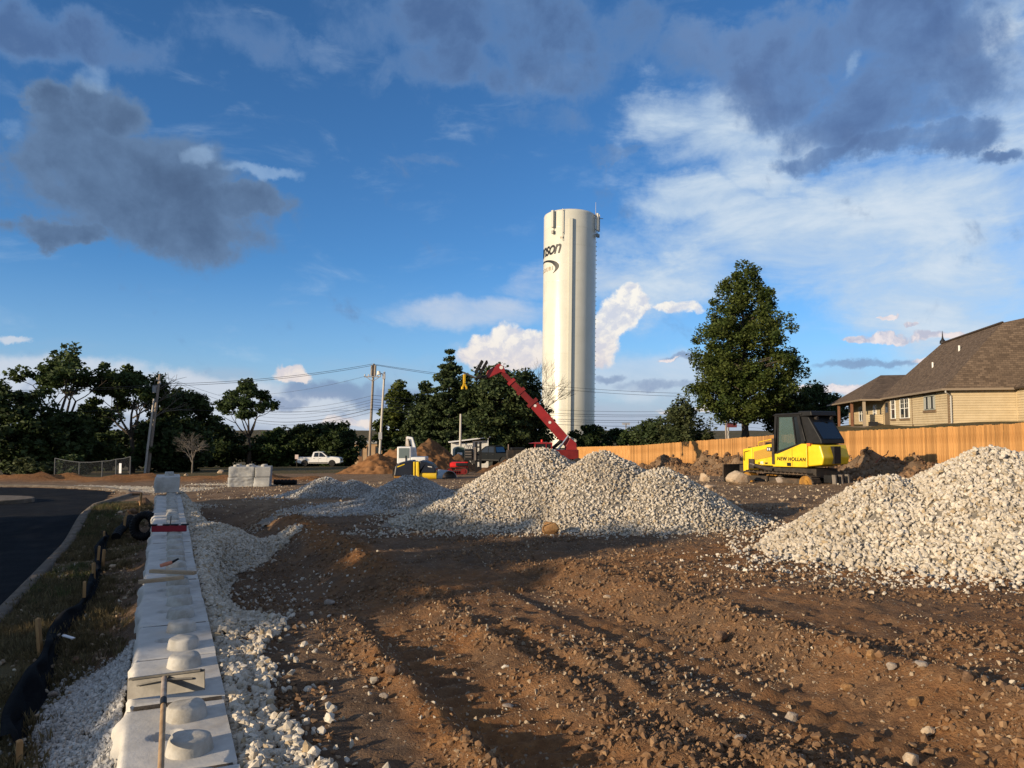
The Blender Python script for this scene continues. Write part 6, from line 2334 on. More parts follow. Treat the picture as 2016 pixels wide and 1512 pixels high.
def red_loader():
    D = 54.0
    c = at(905, 922, D)
    gz = Hs(c.x, D)
    root = empty('track_loader', (c.x, D, gz), 0, 'red and black compact loader with a tall black mast beside the portable toilet', 'loader')
    def L(px, py, dy=0.0):
        p = at(px, py, D)
        return Vector((p.x - c.x, dy, p.z - gz))
    def bp(name, x0, y0, x1, y1, ya, yb, m, bev=.04):
        p, q = L(x0, y1), L(x1, y0)
        return MB().box((p.x, ya, p.z), (q.x, yb, q.z)).build(name, m, root, bevel=bev)
    b = MB(); b.tube([L(889, 917), L(921, 917)], .28, 16); b.build('red_body', RED_B, root, smooth=True)
    b = MB(); b.tube([L(886, 917), L(890, 917)], .22, 14); b.build('end_cap', RED_B, root, smooth=True)
    bp('skirt', 897, 918, 920, 928, -.55, .5, RED_D)
    bp('engine_box', 915, 884, 931, 906, -.5, .6, BLK)
    for k in range(3):
        bp('vent_slat', 917, 888 + 5 * k, 929, 890 + 5 * k, -.53, -.505, STEEL, 0)
    bp('cowl', 898, 911, 922, 917, -.45, .5, BLK)
    m = MB()
    for x in (938, 946):
        m.bar(L(x, 925, -.2), L(x, 870, -.2), .14, .16)
    for y in (880, 895, 908):
        m.bar(L(936, y, -.2), L(948, y, -.2), .10)
    m.build('mast', BLK, root)
    bp('mast_plate', 933, 880, 938, 906, -.4, .1, STEEL, .01)
    h = MB()
    for k in range(3):
        h.tube([L(916 + k * 4, 886, -.3), L(915 + k * 4, 878, -.35), L(921 + k * 4, 877, -.2), L(924 + k * 4, 886, -.1)], .03, 6, False)
    h.build('hose', mat('pale_hose', (.28, .28, .26)), root)
    for y in (-.5, .5):
        crawler(root, L(884, 0).x, L(925, 0).x, y, .34, .5, BLK_D, 0, 26, RED_D)
    # grey sheet metal trough lying left of it
    p = at(873, 930, 47)
    tr = MB()
    arc = [(.5 * math.cos(a), .5 * math.sin(a)) for a in np.linspace(0, math.pi, 13)]
    poly = arc + [(x * .94, z * .94) for x, z in arc[::-1]]
    tr.prism(poly, -.9, .9, 'y')
    o = tr.build('culvert_half', mat('galvanised_sheet', (.33, .34, .345), (.42, .43, .43), 3.0, .45, metal=.4), None, (p.x, p.y, Hs(p.x, p.y)), (0, 0, .5), smooth=True)
    tag(o, 'grey half round metal shell on the ground between the roller and the red loader', 'culvert')
    # dark generator body beyond the piles
    p = at(1016, 880, 70)
    g = empty('generator', (p.x, p.y, p.z - 1.4), .2, 'dark boxy generator just left of the red crane cab', 'generator')
    MB().box((-.85, -.4, 0), (.75, .4, 1.15)).build('casing', BLK_D, g, bevel=.05)
    MB().box((-.5, -.42, 1.15), (.75, .42, 1.35)).build('lid', BLK, g, bevel=.03)
    MB().tube([(-.7, 0, 1.1), (-.7, 0, 1.65)], .06, 8).build('exhaust', RUSTP, g)


red_loader()


# ------------------------------------------------------------------ soil heaps
def dirt_heap(label, peaks, m, seed, cell=.13, rough=.6):
    f = cone_field(peaks)
    x0 = min(p[0] - p[3] for p in peaks) - .5; x1 = max(p[0] + p[3] for p in peaks) + .5
    y0 = min(p[1] - p[3] for p in peaks) - .5; y1 = max(p[1] + p[3] for p in peaks) + .5
    X, Y = np.meshgrid(np.arange(x0, x1, cell), np.arange(y0, y1, cell))
    hh = f(X, Y)
    Z = Hbase(X, Y) + np.where(hh > -.3, hh + np.clip(hh + .2, 0, .6) * (fbm(X, Y, .9, 4, seed) * rough + fbm(X, Y, 2.6, 4, seed, .62) * .5), hh)
    idx = np.arange(X.size).reshape(X.shape)
    q = np.stack([idx[:-1, :-1], idx[:-1, 1:], idx[1:, 1:], idx[1:, :-1]], -1).reshape(-1, 4)
    q = q[(hh > -.4).ravel()[q].all(1)]
    V = np.stack([X, Y, Z], -1).reshape(-1, 3)
    used = np.unique(q); rm = -np.ones(len(V), int); rm[used] = np.arange(len(used))
    c = np.array([peaks[0][0], peaks[0][1], float(Hbase(peaks[0][0], peaks[0][1]))])
    o = mesh_obj('dirt_pile', np_mesh('dirt_pile', V[used] - c, rm[q], [m], True), None, tuple(c))
    return tag(o, label, 'dirt pile', 'dirt piles')


p = at(795, 885, 66); p2 = at(765, 895, 63)
dirt_heap('long orange dirt pile sloping down to the left of the white excavator', [(p.x, p.y, 2.1, 4.2), (p.x + 1.6, p.y + 1, 2.25, 4.0), (p2.x - .8, p2.y, 1.35, 3.4), (p2.x + 4.0, p2.y + 3, 1.0, 2.4)], SOILO, 201)
p = at(845, 868, 72)
dirt_heap('taller brown dirt pile behind the white excavator arm, under the cedars', [(p.x, p.y, 2.9, 3.8), (p.x + 2.6, p.y - 1, 1.4, 2.4)], SOILM, 203)
p = at(960, 905, 60)
dirt_heap('low dark dirt pile behind the red loader', [(p.x + 1.5, p.y, .8, 2.6)], SOILM, 204)

# ------------------------------------------------------------------ rocks
ROCK_O = mat('ochre_rock', (.22, .115, .045), (.34, .20, .09), 5.0, .9, .6, 14.0, dirt=(.12, .06, .03), dirt_amt=.5)
ROCK_G = mat('grey_rock', (.24, .20, .165), (.36, .31, .26), 5.0, .9, .6, 14.0, dirt=(.17, .10, .06), dirt_amt=.6)
ROCK_B = mat('brown_rock', (.12, .07, .04), (.20, .12, .07), 5.0, .9, .6, 14.0)
ROCK_T = mat('pale_tan_rock', (.40, .30, .20), (.52, .42, .30), 4.0, .9, .5, 12.0, dirt=(.26, .13, .06), dirt_amt=.7)


def rock(px, py, wpx, label, m, seed, hk=.7, name='rock', elong=1.0, sink=.25):
    g = ground_px(px, py)
    size = wpx / F_PX * g.y
    r = random.Random(seed)
    bm = bmesh.new()
    for i in range(16):
        v = Vector((r.gauss(0, 1), r.gauss(0, 1), r.gauss(0, 1))).normalized() * .5 * r.uniform(.85, 1)
        bm.verts.new((v.x * elong, v.y * .8, v.z * hk))
    res = bmesh.ops.convex_hull(bm, input=bm.verts)
    junk = [e for e in res['geom_interior'] if isinstance(e, bmesh.types.BMVert)]
    if junk: bmesh.ops.delete(bm, geom=junk, context='VERTS')
    bmesh.ops.bevel(bm, geom=bm.edges[:], offset=.035, segments=1, affect='EDGES')
    me = bpy.data.meshes.new(name); bm.to_mesh(me); bm.free()
    me.materials.append(m)
    o = mesh_obj(name, me, None, (g.x, g.y, g.z + size * hk * (.5 - sink)), (r.uniform(-.15, .15), r.uniform(-.15, .15), r.uniform(-.4, .4)))
    o.scale = (size / max(elong, 1) if elong > 1 else size,) * 3
    return tag(o, label, 'rock', 'loose rocks on the site')


for i, a in enumerate([
    (1085, 1052, 42, 'large reddish brown rock at the foot of the middle stone pile', ROCK_O, .95),
    (838, 1030, 36, 'brown slab of rock at the left foot of the tallest stone pile', ROCK_O, .5),
    (1452, 953, 62, 'large pale ochre boulder lying in front of the bulldozer blade', ROCK_T, .62),
    (1385, 948, 34, 'pale pointed rock left of the boulder at the blade', ROCK_T, .8),
    (1398, 962, 30, 'flat pale rock just in front of the pointed rock', ROCK_T, .5),
    (1512, 948, 20, 'dark rock at the bulldozer track', ROCK_B, .7),
    (1538, 950, 26, 'grey brown rock under the bulldozer track', ROCK_G, .7),
    (1633, 942, 34, 'round brown rock behind the bulldozer', ROCK_B, .6),
    (1715, 1297, 24, 'upright orange rock on the brown soil bank', ROCK_O, 1.1),
    (1756, 1322, 26, 'tan triangular rock next to the upright orange rock', ROCK_G, .8),
    (1815, 1312, 34, 'long grey rock lying on the soil bank', ROCK_G, .45),
    (1668, 1360, 28, 'orange flat sided rock in the rut below the bank', ROCK_O, .7),
    (1905, 1345, 26, 'sharp pointed brown rock casting a long shadow', ROCK_B, 1.1),
    (1800, 1388, 34, 'blocky ochre rock below the soil bank', ROCK_O, .8),
    (1828, 1448, 34, 'pale cracked rock near the bottom edge', ROCK_T, .8),
    (1558, 1420, 30, 'tan leaning rock at the end of the tyre track', ROCK_G, 1.0),
    (1458, 1460, 32, 'grey and ochre slab near the bottom of the rut', ROCK_G, .5),
    (1795, 1505, 44, 'pale yellow rock at the bottom edge of the view', ROCK_T, .7),
    (1930, 1495, 30, 'small ochre rock at the bottom right corner', ROCK_O, .6),
    (1420, 1268, 40, 'round lump of brown soil rock on the bank crest', ROCK_B, .8),
    (1195, 1180, 18, 'yellowish rock at the left end of the soil bank', ROCK_T, .7),
    (770, 1330, 34, 'brown angular rock on the left berm', ROCK_B, .8),
    (755, 1375, 22, 'grey brown rock beside the angular rock on the left berm', ROCK_G, .7),
    (648, 1190, 26, 'grey rock on the dark soil left of the berm', ROCK_G, .6),
    (695, 1270, 20, 'reddish slab stone at the upper end of the left berm', ROCK_O, .7),
    (1000, 1393, 28, 'pale flat stone in the wide smooth rut', ROCK_G, .3),
    (995, 1316, 18, 'white stone beside the wide smooth rut', STONE, .6),
    (915, 1255, 13, 'small pale stone on the dark soil in the middle', ROCK_G, .5),
    (1108, 1395, 18, 'brown stone on the ridge right of the wide rut', ROCK_B, .7),
    (720, 1355, 14, 'small white chip on the left of the berm', STONE, .5),
    (118, 1262, 30, 'grey stone half buried in the grass by the silt fence', ROCK_G, .7),
    (236, 1012, 13, 'pale square stone on the grass strip', ROCK_T, .8),
    (222, 1120, 20, 'pale stone beside the black silt fabric', ROCK_T, .7),
    (104, 1372, 26, 'tan stone at the lower end of the silt fabric', ROCK_G, .6),
    (152, 1305, 22, 'brown rock at the edge of the fine grey gravel', ROCK_B, .8),
    (435, 932, 16, 'yellowish boulder beside the block stack', ROCK_T, .7),
    (366, 937, 12, 'small tan boulder right of the block standing on the wall', ROCK_T, .7),
    (264, 975, 34, 'dark slab of broken soil at the far end of the grass strip', ROCK_B, .45),
    (285, 995, 30, 'dark earth boulder beside the far end of the wall', ROCK_B, .7),
    (262, 1012, 28, 'dark earth boulder beyond the black pipe coil', ROCK_B, .6),
]):
    rock(a[0], a[1], a[2], a[3], a[4], 900 + i, a[5])

# ------------------------------------------------------------------ silt fence, pipes, sticks
BLACKF = mat('black_silt_fabric', (.004, .0042, .005), (.007, .0072, .008), 6.0, .9, .35, 12.0, spec=.08)
STAKE = mat('stake_wood', (.30, .165, .065), (.42, .25, .11), 5.0, .8, .2, 20.0, stretch=(3, 3, .5))
TWOOD = mat('lumber', (.34, .24, .145), (.45, .33, .21), 4.0, .8, .25, 24.0, stretch=(.6, 4, 4), dirt=(.24, .16, .10), dirt_amt=.5)


def silt_fence():
    px = [(28, 1500), (30, 1440), (75, 1378), (88, 1330), (100, 1285), (128, 1245), (160, 1210), (184, 1170), (190, 1140), (198, 1105), (205, 1080), (212, 1062)]
    pts = [ground_px(a, b) for a, b in px]
    root = empty('silt_fence', pts[4], 0, 'sagging black silt fence fabric on wooden stakes along the grass strip', 'silt fence')
    o = pts[4]
    line = []
    for i in range(len(pts) - 1):
        n = max(2, int((pts[i + 1] - pts[i]).length / .10))
        for k in range(n):
            q = pts[i].lerp(pts[i + 1], k / n)
            line.append((q.x, q.y))
    line.append((pts[-1].x, pts[-1].y))
    sm = np.array(line)
    for _ in range(6):
        sm[1:-1] = .25 * sm[:-2] + .5 * sm[1:-1] + .25 * sm[2:]
    d = np.gradient(sm, axis=0); d /= np.linalg.norm(d, axis=1)[:, None]
    r = np.c_[d[:, 1], -d[:, 0]]
    arc = np.r_[0, np.cumsum(np.linalg.norm(np.diff(sm, axis=0), axis=1))]
    V = []
    for i in range(len(sm)):
        hgt = .19 + .16 * float(vnoise(arc[i] * .8, 3, 6)) - .05 * math.sin(arc[i] * 2.0) ** 2
        lean = .02 + .16 * float(vnoise(arc[i] * .7, 8, 9))
        w = .03 * math.sin(arc[i] * 9)
        g = Hs(sm[i, 0], sm[i, 1])
        prof = [(.08, .015), (.045, .03), (.03, .10), (.0 + w, hgt * .45), (-lean * .5 + w, hgt * .8), (-lean, hgt), (-lean - .06, hgt * .96), (-lean - .05, hgt * .8)]
        for a, h in prof:
            V.append((sm[i, 0] + r[i, 0] * a - o.x, sm[i, 1] + r[i, 1] * a - o.y, g + h - o.z))
    k = 8
    idx = np.arange(len(sm) * k).reshape(len(sm), k)
    q = np.stack([idx[:-1, :-1], idx[:-1, 1:], idx[1:, 1:], idx[1:, :-1]], -1).reshape(-1, 4)
    mesh_obj('fabric', np_mesh('fabric', np.array(V), q, [BLACKF], True), root)
    w = ground_px(134, 1277)
    MB().box((-.07, -.02, 0), (.07, .02, .012)).build('white_tag', mat('white_tag', (.8, .8, .8)), root, tuple(w - o + Vector((0, 0, .12))), (0, .2, -.2))
    for i, (x, y, hpx) in enumerate(((42, 1386, 42), (37, 1510, 42), (80, 1298, 68), (165, 1196, 42), (184, 1152, 36), (192, 1118, 36), (202, 1118, 30), (206, 1072, 22))):
        g = ground_px(x, y)
        h = hpx / F_PX * g.y * 1.15
        b = MB(); b.box((-.02, -.02, -.25), (.02, .02, h)); b.add([(-.02, -.02, h), (.02, -.02, h), (.02, .02, h), (-.02, .02, h), (0, 0, h + .015)], [(0, 1, 4), (1, 2, 4), (2, 3, 4), (3, 0, 4)])
        b.build('wooden_stake', STAKE, root, tuple(g - o), (.05 * math.sin(i * 2.1), .09 * math.cos(i * 1.7), i * .7))


silt_fence()
for i, (x, y, hpx, lab) in enumerate(((243, 1052, 34, 'short wooden stake beside the black pipe coil'), (276, 1000, 30, 'wooden stake on the broken ground by the far wall end'), (273, 1022, 22, 'leaning stake behind the pipe coil'), (248, 1035, 26, 'thin stake at the left of the pipe coil'), (105, 1470, 0, ''), (153, 1432, 0, ''))):
    if not hpx: continue
    g = ground_px(x, y); h = hpx / F_PX * g.y
    tag(MB().box((-.025, -.02, -.2), (.025, .02, h)).build('wooden_stake', STAKE, None, tuple(g), (.06 * (i - 1), .05, i)), lab, 'stake', 'stakes near the pipe coil')


def corrugated(name, pts, r, label):
    m = MB()
    P_, R_ = [], []
    L = [Vector(p) for p in pts]
    for i in range(len(L) - 1):
        for k in range(4):
            P_.append(L[i].lerp(L[i + 1], k / 4)); R_.append(r * (1.0 if k in (0, 1) else .86))
    P_.append(L[-1]); R_.append(r)
    m.tube(P_, R_, 14)
    o = m.build(name, mat('black_corrugated_pipe', (.006, .006, .0065), (.010, .010, .0105), 5.0, .7, spec=.15), None, smooth=False, fix=False)
    return tag(o, label, 'drain pipe')


g = ground_px(279, 1068)
rr = .24
corrugated('drain_pipe', [(g.x + rr * math.cos(a) * .95, g.y + .25 * math.sin(a) * .3 + .1 * a / 6, g.z + .36 + rr * math.sin(a)) for a in np.linspace(0, 4 * math.pi, 56)], .085, 'coil of black corrugated drain pipe leaning against the block wall')
g1, g2, g3 = ground_px(228, 1068), ground_px(240, 1052), ground_px(256, 1038)
corrugated('drain_pipe', [tuple(g1.lerp(g2, f) + Vector((0, 0, .12 + .05 * math.sin(f * 3)))) for f in np.linspace(0, 1, 9)] + [tuple(g2.lerp(g3, f) + Vector((0, 0, .12 + .1 * f))) for f in np.linspace(.15, 1, 7)], .10, 'curved length of black corrugated pipe left of the coil')
g = ground_px(560, 955)
corrugated('drain_pipe', [(g.x - .5 + .18 * k, g.y, g.z + .12) for k in range(7)], .15, 'short black pipe on the bare ground right of the block stack')
a_, b_ = ground_px(548, 951), ground_px(570, 952)

# ------------------------------------------------------------------ tools and timber on the wall
def wall_top(px, py, z=0.0):
    v = px_dir(px, py)
    k = (z - CAMZ) / v.z
    return Vector((v.x * k, v.y * k, z))


def landscape_rake():
    a, b = wall_top(251, 1372, .03), wall_top(403, 1358, .10)
    a = Vector((a.x, a.y, .012)); c = (a + b) / 2
    root = empty('lute_rake', a.lerp(b, .5), 0, 'wide aluminium levelling rake lying across the wall, handle towards the viewer', 'rake')
    o = root.location.copy()
    d = (b - a).normalized()
    up = Vector((-.05, .25, 1)).normalized()
    up = (up - d * up.dot(d)).normalized()
    n = d.cross(up)
    AL = mat('dull_aluminium', (.085, .08, .072), (.15, .14, .125), 5.0, .5, metal=.3, dirt=(.06, .05, .04), dirt_amt=.7)
    def W(u, v, w=0.0): return tuple(a + d * u + up * v + n * w - o)
    L_ = (b - a).length
    hgt = .135
    m = MB()
    m.add([W(0, 0, -.004), W(L_, 0, -.004), W(L_, hgt, -.004), W(0, hgt, -.004), W(0, 0, .004), W(L_, 0, .004), W(L_, hgt, .004), W(0, hgt, .004)], [(0, 3, 2, 1), (4, 5, 6, 7), (0, 1, 5, 4), (1, 2, 6, 5), (2, 3, 7, 6), (3, 0, 4, 7)])
    m.build('blade', AL, root, fix=True)
    MB().bar(W(.02, hgt - .004, .014), W(L_ - .02, hgt - .004, .014), .02, .014).build('blade_lip', AL, root)
    hx = L_ * .50
    e = wall_top(316, 1530, .06)
    e = Vector((e.x, e.y, .08)) - o
    p0 = Vector(W(hx, hgt * .8, .02))
    f1 = p0.lerp(e, .30)
    MB().tube([p0, f1], [.019, .019], 12).build('socket', mat('blotched_steel', (.28, .21, .15), (.40, .33, .27), 14.0, .55, metal=.3), root, smooth=True)
    MB().tube([p0.lerp(e, .27), p0.lerp(e, .345)], .0205, 12).build('grip_sleeve', BLK, root, smooth=True)
    MB().tube([p0.lerp(e, .30), p0 + (e - p0) * 2.0], .0165, 12).build('handle', mat('handle_wood', (.27, .17, .085), (.36, .245, .135), 6.0, .6, stretch=(4, 1, 4)), root, smooth=True)
    for s in (-1, 1):
        q = Vector(W(hx + s * L_ * .36, hgt * .62, .016))
        MB().tube([p0.lerp(e, .02), q], .007, 6).build('brace', AL, root)


landscape_rake()


def plank(p0, p1, w, h, label):
    p0, p1 = Vector(p0), Vector(p1)
    c = (p0 + p1) / 2
    o = MB().bar(p0 - c, p1 - c, w, h).build('plank', TWOOD, None, tuple(c), bevel=.004)
    return tag(o, label, 'plank', 'planks lying across the wall')


plank(wall_top(272, 1146, .135), wall_top(362, 1136, .15), .07, .04, 'wooden plank lying askew across the wall, nearer of the two')
plank(wall_top(297, 1124, .14), wall_top(384, 1128, .14), .07, .04, 'wooden plank lying straight across the wall with an orange tool behind it')
tl = wall_top(330, 1118, .10)
t_ = empty('hand_tool', (tl.x, tl.y, .115), .6, 'orange handled hand tool with a black tip beside the straight plank', 'hand tool')
MB().tube([(-.09, 0, .02), (-.02, 0, .035), (.05, 0, .05)], [.02, .026, .022], 10).build('grip', mat('salmon_grip', (.52, .20, .12), None, rough=.6), t_, smooth=True)
MB().tube([(.05, 0, .05), (.13, 0, .09)], [.017, .012], 10).build('tip', BLK, t_, smooth=True)

a, b = wall_top(299, 1041, .135), wall_top(367, 1040, .135)
c = (a + b) / 2
lv = empty('spirit_level', c, 0, 'dark red spirit level lying across the wall blocks', 'spirit level')
MB().bar(a - c, b - c, .055, .11).build('bar', mat('level_red', (.23, .012, .022), None, rough=.4), lv, bevel=.006)
for f in (.04, .42, .66, .96):
    q = a.lerp(b, f) - c + Vector((0, 0, .062))
    MB().box((q.x - .06, q.y - .03, q.z - .012), (q.x + .06, q.y + .03, q.z + .015)).build('end_cap', BLK, lv, bevel=.004)
pn = wall_top(335, 1030, .11)
tag(MB().tube([(0, 0, 0), (.01, .01, .24)], .012, 8).build('steel_pin', STEEL, None, (pn.x, pn.y, .0)), 'short steel pin standing up behind the spirit level', 'pin')

# ------------------------------------------------------------------ poles, wires, chain link
POLEW = mat('pole_wood', (.22, .18, .145), (.30, .255, .21), 4.0, .9, .3, 14.0, stretch=(3, 3, .3))
POLEP = mat('pale_pole', (.42, .39, .34), (.50, .46, .41), 4.0, .85, .2, 14.0, stretch=(3, 3, .3))
WIREM = mat('wire', (.045, .048, .055), None, rough=.6)
PORC = mat('grey_insulator', (.33, .33, .34), None, rough=.4)


def upole(label, foot, head, d, r=.15, m=POLEW, foot_d=None, group='utility poles'):
    g = base_at(foot[0], foot_d or d)
    t = at(head[0], head[1], d)
    root = empty('utility_pole', g, 0, label, 'utility pole', group)
    e = t - g
    MB().tube([(0, 0, -.5), (e.x * .5, e.y * .5, e.z * .5), tuple(e)], [r * 1.1, r, r * .78], 12).build('pole', m, root, smooth=True)
    return root, e, g


pA, eA, gA = upole('leaning wooden utility pole in front of the dark oaks', (294, 932), (315, 737), 80)
for s, z in ((-.18, -.5), (.18, -.9), (-.2, -1.3)):
    q = eA * ((eA.length + z) / eA.length)
    MB().tube([q + Vector((s, -.1, -.15)), q + Vector((s, -.1, .15))], .08, 8).build('insulator', PORC, pA)
q = eA * .86
MB().tube([q + Vector((-.35, -.1, -.5)), q + Vector((-.35, -.1, .25))], .22, 12).build('transformer', mat('transformer_grey', (.26, .26, .26), None, rough=.5), pA, smooth=True)
pA2, eA2, gA2 = upole('shorter bare pole leaning beside the leaning utility pole', (288, 932), (303, 785), 79.5, .11, POLEP)
pB, eB, gB = upole('tall wooden utility pole with a crossarm left of the egg shaped tree', (727, 905), (736, 716), 90, .16)
def onp(e, py, g, d=90, dx=0, dy=0):
    k = (at(730, py, d).z - g.z) / e.z
    return e * k + Vector((dx, dy, 0))
MB().bar(onp(eB, 742, gB, dx=-1.0, dy=-.2), onp(eB, 742, gB, dx=.9, dy=-.2), .11).build('crossarm', POLEW, pB)
MB().bar(onp(eB, 751, gB, dx=0, dy=-.2), onp(eB, 743, gB, dx=-.75, dy=-.2), .06).build('arm_brace', POLEW, pB)
MB().bar(onp(eB, 751, gB, dx=0, dy=-.2), onp(eB, 743, gB, dx=.75, dy=-.2), .06).build('arm_brace', POLEW, pB)
for dx in (-.18, .22):
    MB().tube([onp(eB, 740, gB, dx=dx, dy=-.15), onp(eB, 719, gB, dx=dx, dy=-.15)], .13, 10).build('lightning_arrester', POLEW, pB)
for dx in (-.95, -.5, .5, .85):
    MB().tube([onp(eB, 742, gB, dx=dx, dy=-.2), onp(eB, 737, gB, dx=dx, dy=-.2)], .07, 8).build('insulator', PORC, pB)
pC, eC, gC = upole('pale utility pole with a lamp and meter boxes beside the tall crossarm pole', (747, 895), (757, 732), 88, .14, POLEP)
MB().tube([onp(eC, 737, gC, 88), onp(eC, 735, gC, 88, -.5, -.3)], .05, 8).build('lamp_arm', STEEL, pC)
MB().tube([onp(eC, 738, gC, 88, -.55, -.35), onp(eC, 731, gC, 88, -.62, -.35)], [.28, .16], 12).build('lamp_head', mat('pale_lamp', (.6, .56, .48), None, rough=.4), pC, smooth=True)
MB().box((-.2, -.35, -.4), (.2, -.1, .4)).build('meter_box', PORC, pC, tuple(onp(eC, 858, gC, 88)))
MB().box((-.16, -.33, -.3), (.16, -.1, .3)).build('meter_box', PORC, pC, tuple(onp(eC, 741, gC, 88)))
pD, eD, gD = upole('thin pole standing behind the black mast, against the cedars', (906, 905), (907, 815), 82, .13, POLEP)
pE, eE, gE = upole('distant utility pole left of the sycamore trunk', (1429, 870), (1428, 802), 120, .15)
pF, eF, gF = upole('second distant pole close to the sycamore trunk', (1433, 870), (1433, 800), 121, .15, POLEP)
sgn = at(1441, 837, 119)
tag(MB().box((-.75, -.05, -.35), (.75, .05, .35)).build('roadside_sign', mat('maroon_sign', (.12, .03, .035), None, rough=.6), None, tuple(sgn)), 'small dark red sign seen between the poles and the sycamore trunk', 'sign')
sp_ = base_at(1232, 140)
st_ = empty('floodlight_mast', sp_, 0, 'distant floodlight mast above the shrubs right of the water tower', 'floodlight')
tz = at(1232, 834, 140).z - sp_.z
MB().tube([(0, 0, -.5), (0, 0, tz)], [.14, .09], 8).build('mast', STEEL, st_)
for k in range(4):
    MB().box((-.65 + k * .36, -.2, tz - .25), (-.40 + k * .36, .1, tz + .12)).build('lamp', PORC, st_)
MB().box((-.75, -.05, tz + .12), (.75, .05, tz + .2)).build('lamp_bar', STEEL, st_)


def wire(a, b, sag, r, lab):
    a, b = Vector(a), Vector(b)
    pts = [a.lerp(b, f) - Vector((0, 0, sag * 4 * f * (1 - f))) for f in np.linspace(0, 1, 22)]
    c = pts[0].copy()
    o = MB().tube([p - c for p in pts], r, 5, False).build('power_line', WIREM, None, tuple(c), fix=False)
    tag(o, lab, 'wire', 'overhead wires')


def PB(py, dx=0.0): return gB + onp(eB, py, gB, dx=dx, dy=-.2)
A_ = lambda px, py, d=80: at(px, py, d)
wire(A_(0, 769, 74), A_(312, 757), .12, .020, 'upper overhead wire from the left edge to the leaning pole')
wire(A_(0, 772, 74), A_(312, 760), .14, .016, 'second overhead wire from the left edge to the leaning pole')
wire(A_(-60, 808, 70), A_(306, 803), .25, .014, 'low overhead wire across the dark oaks left of the leaning pole')
wire(A_(306, 803), PB(806), .35, .014, 'low overhead wire between the leaning pole and the crossarm pole')
wire(A_(312, 756), PB(717, -.15), .5, .022, 'topmost wire between the leaning pole and the crossarm pole')
wire(A_(312, 760), PB(719, .15), .5, .022, 'wire just below the topmost one, between the leaning pole and the crossarm pole')
wire(A_(315, 737), at(560, 800, 128), .8, .016, 'thin wire falling away to the right from the leaning pole top')
wire(A_(315, 738), at(545, 812, 128), .8, .016, 'thin wire falling away just under the one from the leaning pole top')
wire(PB(741, -.9), at(430, 776, 128), .9, .016, 'wire leaving the left end of the crossarm')
for k, (pb, pl, lab) in enumerate(((779, 798, 'highest'), (787, 806, 'second'), (792, 811, 'third'), (798, 818, 'fourth'))):
    wire(PB(pb), at(500, pl, 128), .9, .017, lab + ' communication cable running left below the crossarm')
wire(PB(805), at(500, 826, 128), .9, .034, 'thick black cable running left from the crossarm pole')
wire(PB(812), at(500, 831, 128), .9, .02, 'lowest cable running left from the crossarm pole')
wire(PB(717, -.1), at(1590, 771, 118), 1.5, .022, 'top wire running right from the crossarm pole past the white tower')
wire(PB(719, .15), at(1590, 775, 118), 1.7, .022, 'second wire running right from the crossarm pole past the white tower')
for k, (pb, pe) in enumerate(((778, 806), (786, 812), (791, 815), (797, 823), (801, 827), (806, 835))):
    wire(PB(pb), gE + Vector((eE.x, eE.y, at(1428, pe, 120).z - gE.z)), 1.0, .02 + .006 * (k % 2), ('highest', 'second', 'third', 'fourth', 'fifth', 'lowest')[k] + ' of the low cables strung right to the distant poles')
    wire(gE + Vector((eE.x, eE.y, at(1428, pe, 120).z - gE.z)), at(1700, pe - 2 + k, 124), .8, .02, ('highest', 'second', 'third', 'fourth', 'fifth', 'lowest')[k] + ' of the cables going on behind the sycamore')


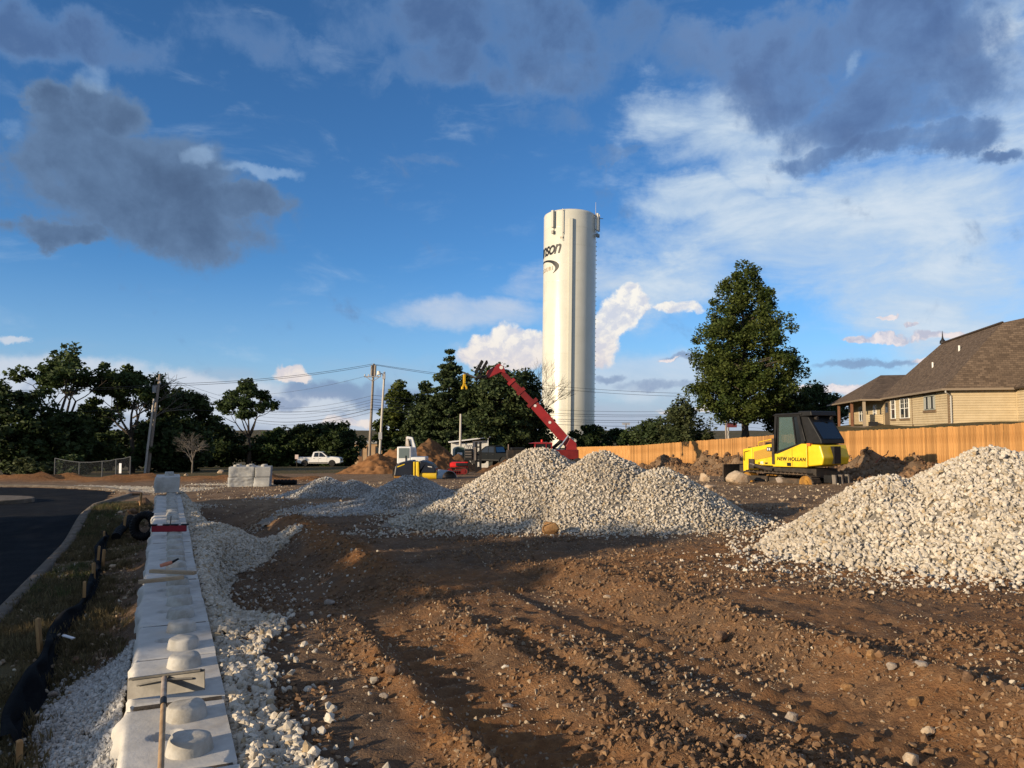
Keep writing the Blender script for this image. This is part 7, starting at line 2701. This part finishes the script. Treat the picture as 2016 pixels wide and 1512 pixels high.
def chain_link():
    d = 56.0
    pts = [(112, 902), (160, 910), (205, 908), (232, 904), (260, 899)]
    base = [base_at(p[0], d - 2 * i) for i, p in enumerate(pts)]
    root = empty('chain_link_fence', base[0], 0, 'grey chain link fence in front of the dark trees', 'fence')
    o = base[0]
    GAL = mat('galvanised_pipe', (.085, .09, .095), None, rough=.6, metal=.3)
    tops = []
    for i, (p, b) in enumerate(zip(pts, base)):
        z = at(p[0], p[1], d - 2 * i).z
        q = b - o
        MB().tube([q + Vector((0, 0, -.2)), Vector((q.x, q.y, z - o.z))], .035, 8).build('fence_post', GAL, root)
        tops.append(Vector((q.x, q.y, z - o.z)))
    mesh = MB()
    for i in range(len(tops) - 1):
        a, b = tops[i], tops[i + 1]
        MB().tube([a, a.lerp(b, .5) - Vector((0, 0, .04)), b], .022, 6).build('top_rail', GAL, root)
        ga, gb = base[i] - o, base[i + 1] - o
        L_ = (b - a).length; h = (a.z - ga.z)
        n = int(L_ / .13)
        for k in range(-10, n + 10):
            for s in (1, -1):
                f0, f1 = k / n, (k + s * h / .13) / n
                z0, z1 = 0.0, 1.0
                lo, hi = min(f0, f1), max(f0, f1)
                if hi < 0 or lo > 1: continue
                def pt(f, t): return ga.lerp(gb, f).lerp(a.lerp(b, f), t)
                t0 = 0.0; t1 = 1.0; g0, g1 = f0, f1
                if g0 < 0: t0 = (0 - f0) / (f1 - f0); g0 = 0
                if g0 > 1: t0 = (1 - f0) / (f1 - f0); g0 = 1
                if g1 > 1: t1 = (1 - f0) / (f1 - f0); g1 = 1
                if g1 < 0: t1 = (0 - f0) / (f1 - f0); g1 = 0
                mesh.tube([pt(g0, t0), pt(g1, t1)], .0028, 3, False)
    mo = mesh.build('wire_mesh', GAL, root, fix=False)
    mo['kind'] = 'stuff'


chain_link()
g = base_at(241, 46)
mk = empty('marker_post', g, 0, 'slim dark post with a white upper half beside the orange soil bank', 'marker post')
h1, h2, h0 = at(241, 912, 46).z - g.z, at(241, 931, 46).z - g.z, 0
MB().box((-.03, -.03, -.3), (.03, .03, h2)).build('post', BLK_D, mk)
MB().box((-.07, -.045, h2 - .02), (.07, -.0305, h1)).build('white_plate', mat('white_plate', (.80, .80, .80), None, rough=.4), mk)
g = base_at(586, 100)
s_ = empty('small_sign', g, 0, 'small pale sign on a post at the tail of the white pickup truck', 'sign')
hh = at(586, 902, 100).z - g.z
MB().box((-.04, -.04, -.3), (.04, .04, hh)).build('post', BLK_D, s_)
MB().box((-.22, -.07, hh - .1), (.22, -.045, hh + .45)).build('sign_plate', mat('pale_sign', (.55, .45, .42)), s_)
# bent rebar sticking out of the spoil by the fence
g = ground_px(1722, 914)
tag(MB().tube([(0, 0, 0), (.30, .1, .25), (.62, .1, .42), (.70, .1, .60)], .02, 6).build('bent_rod', mat('rusty_rod', (.22, .05, .03), None, rough=.8), None, tuple(g)), 'bent reddish rod sticking out of the soil bank before the fence', 'rod')
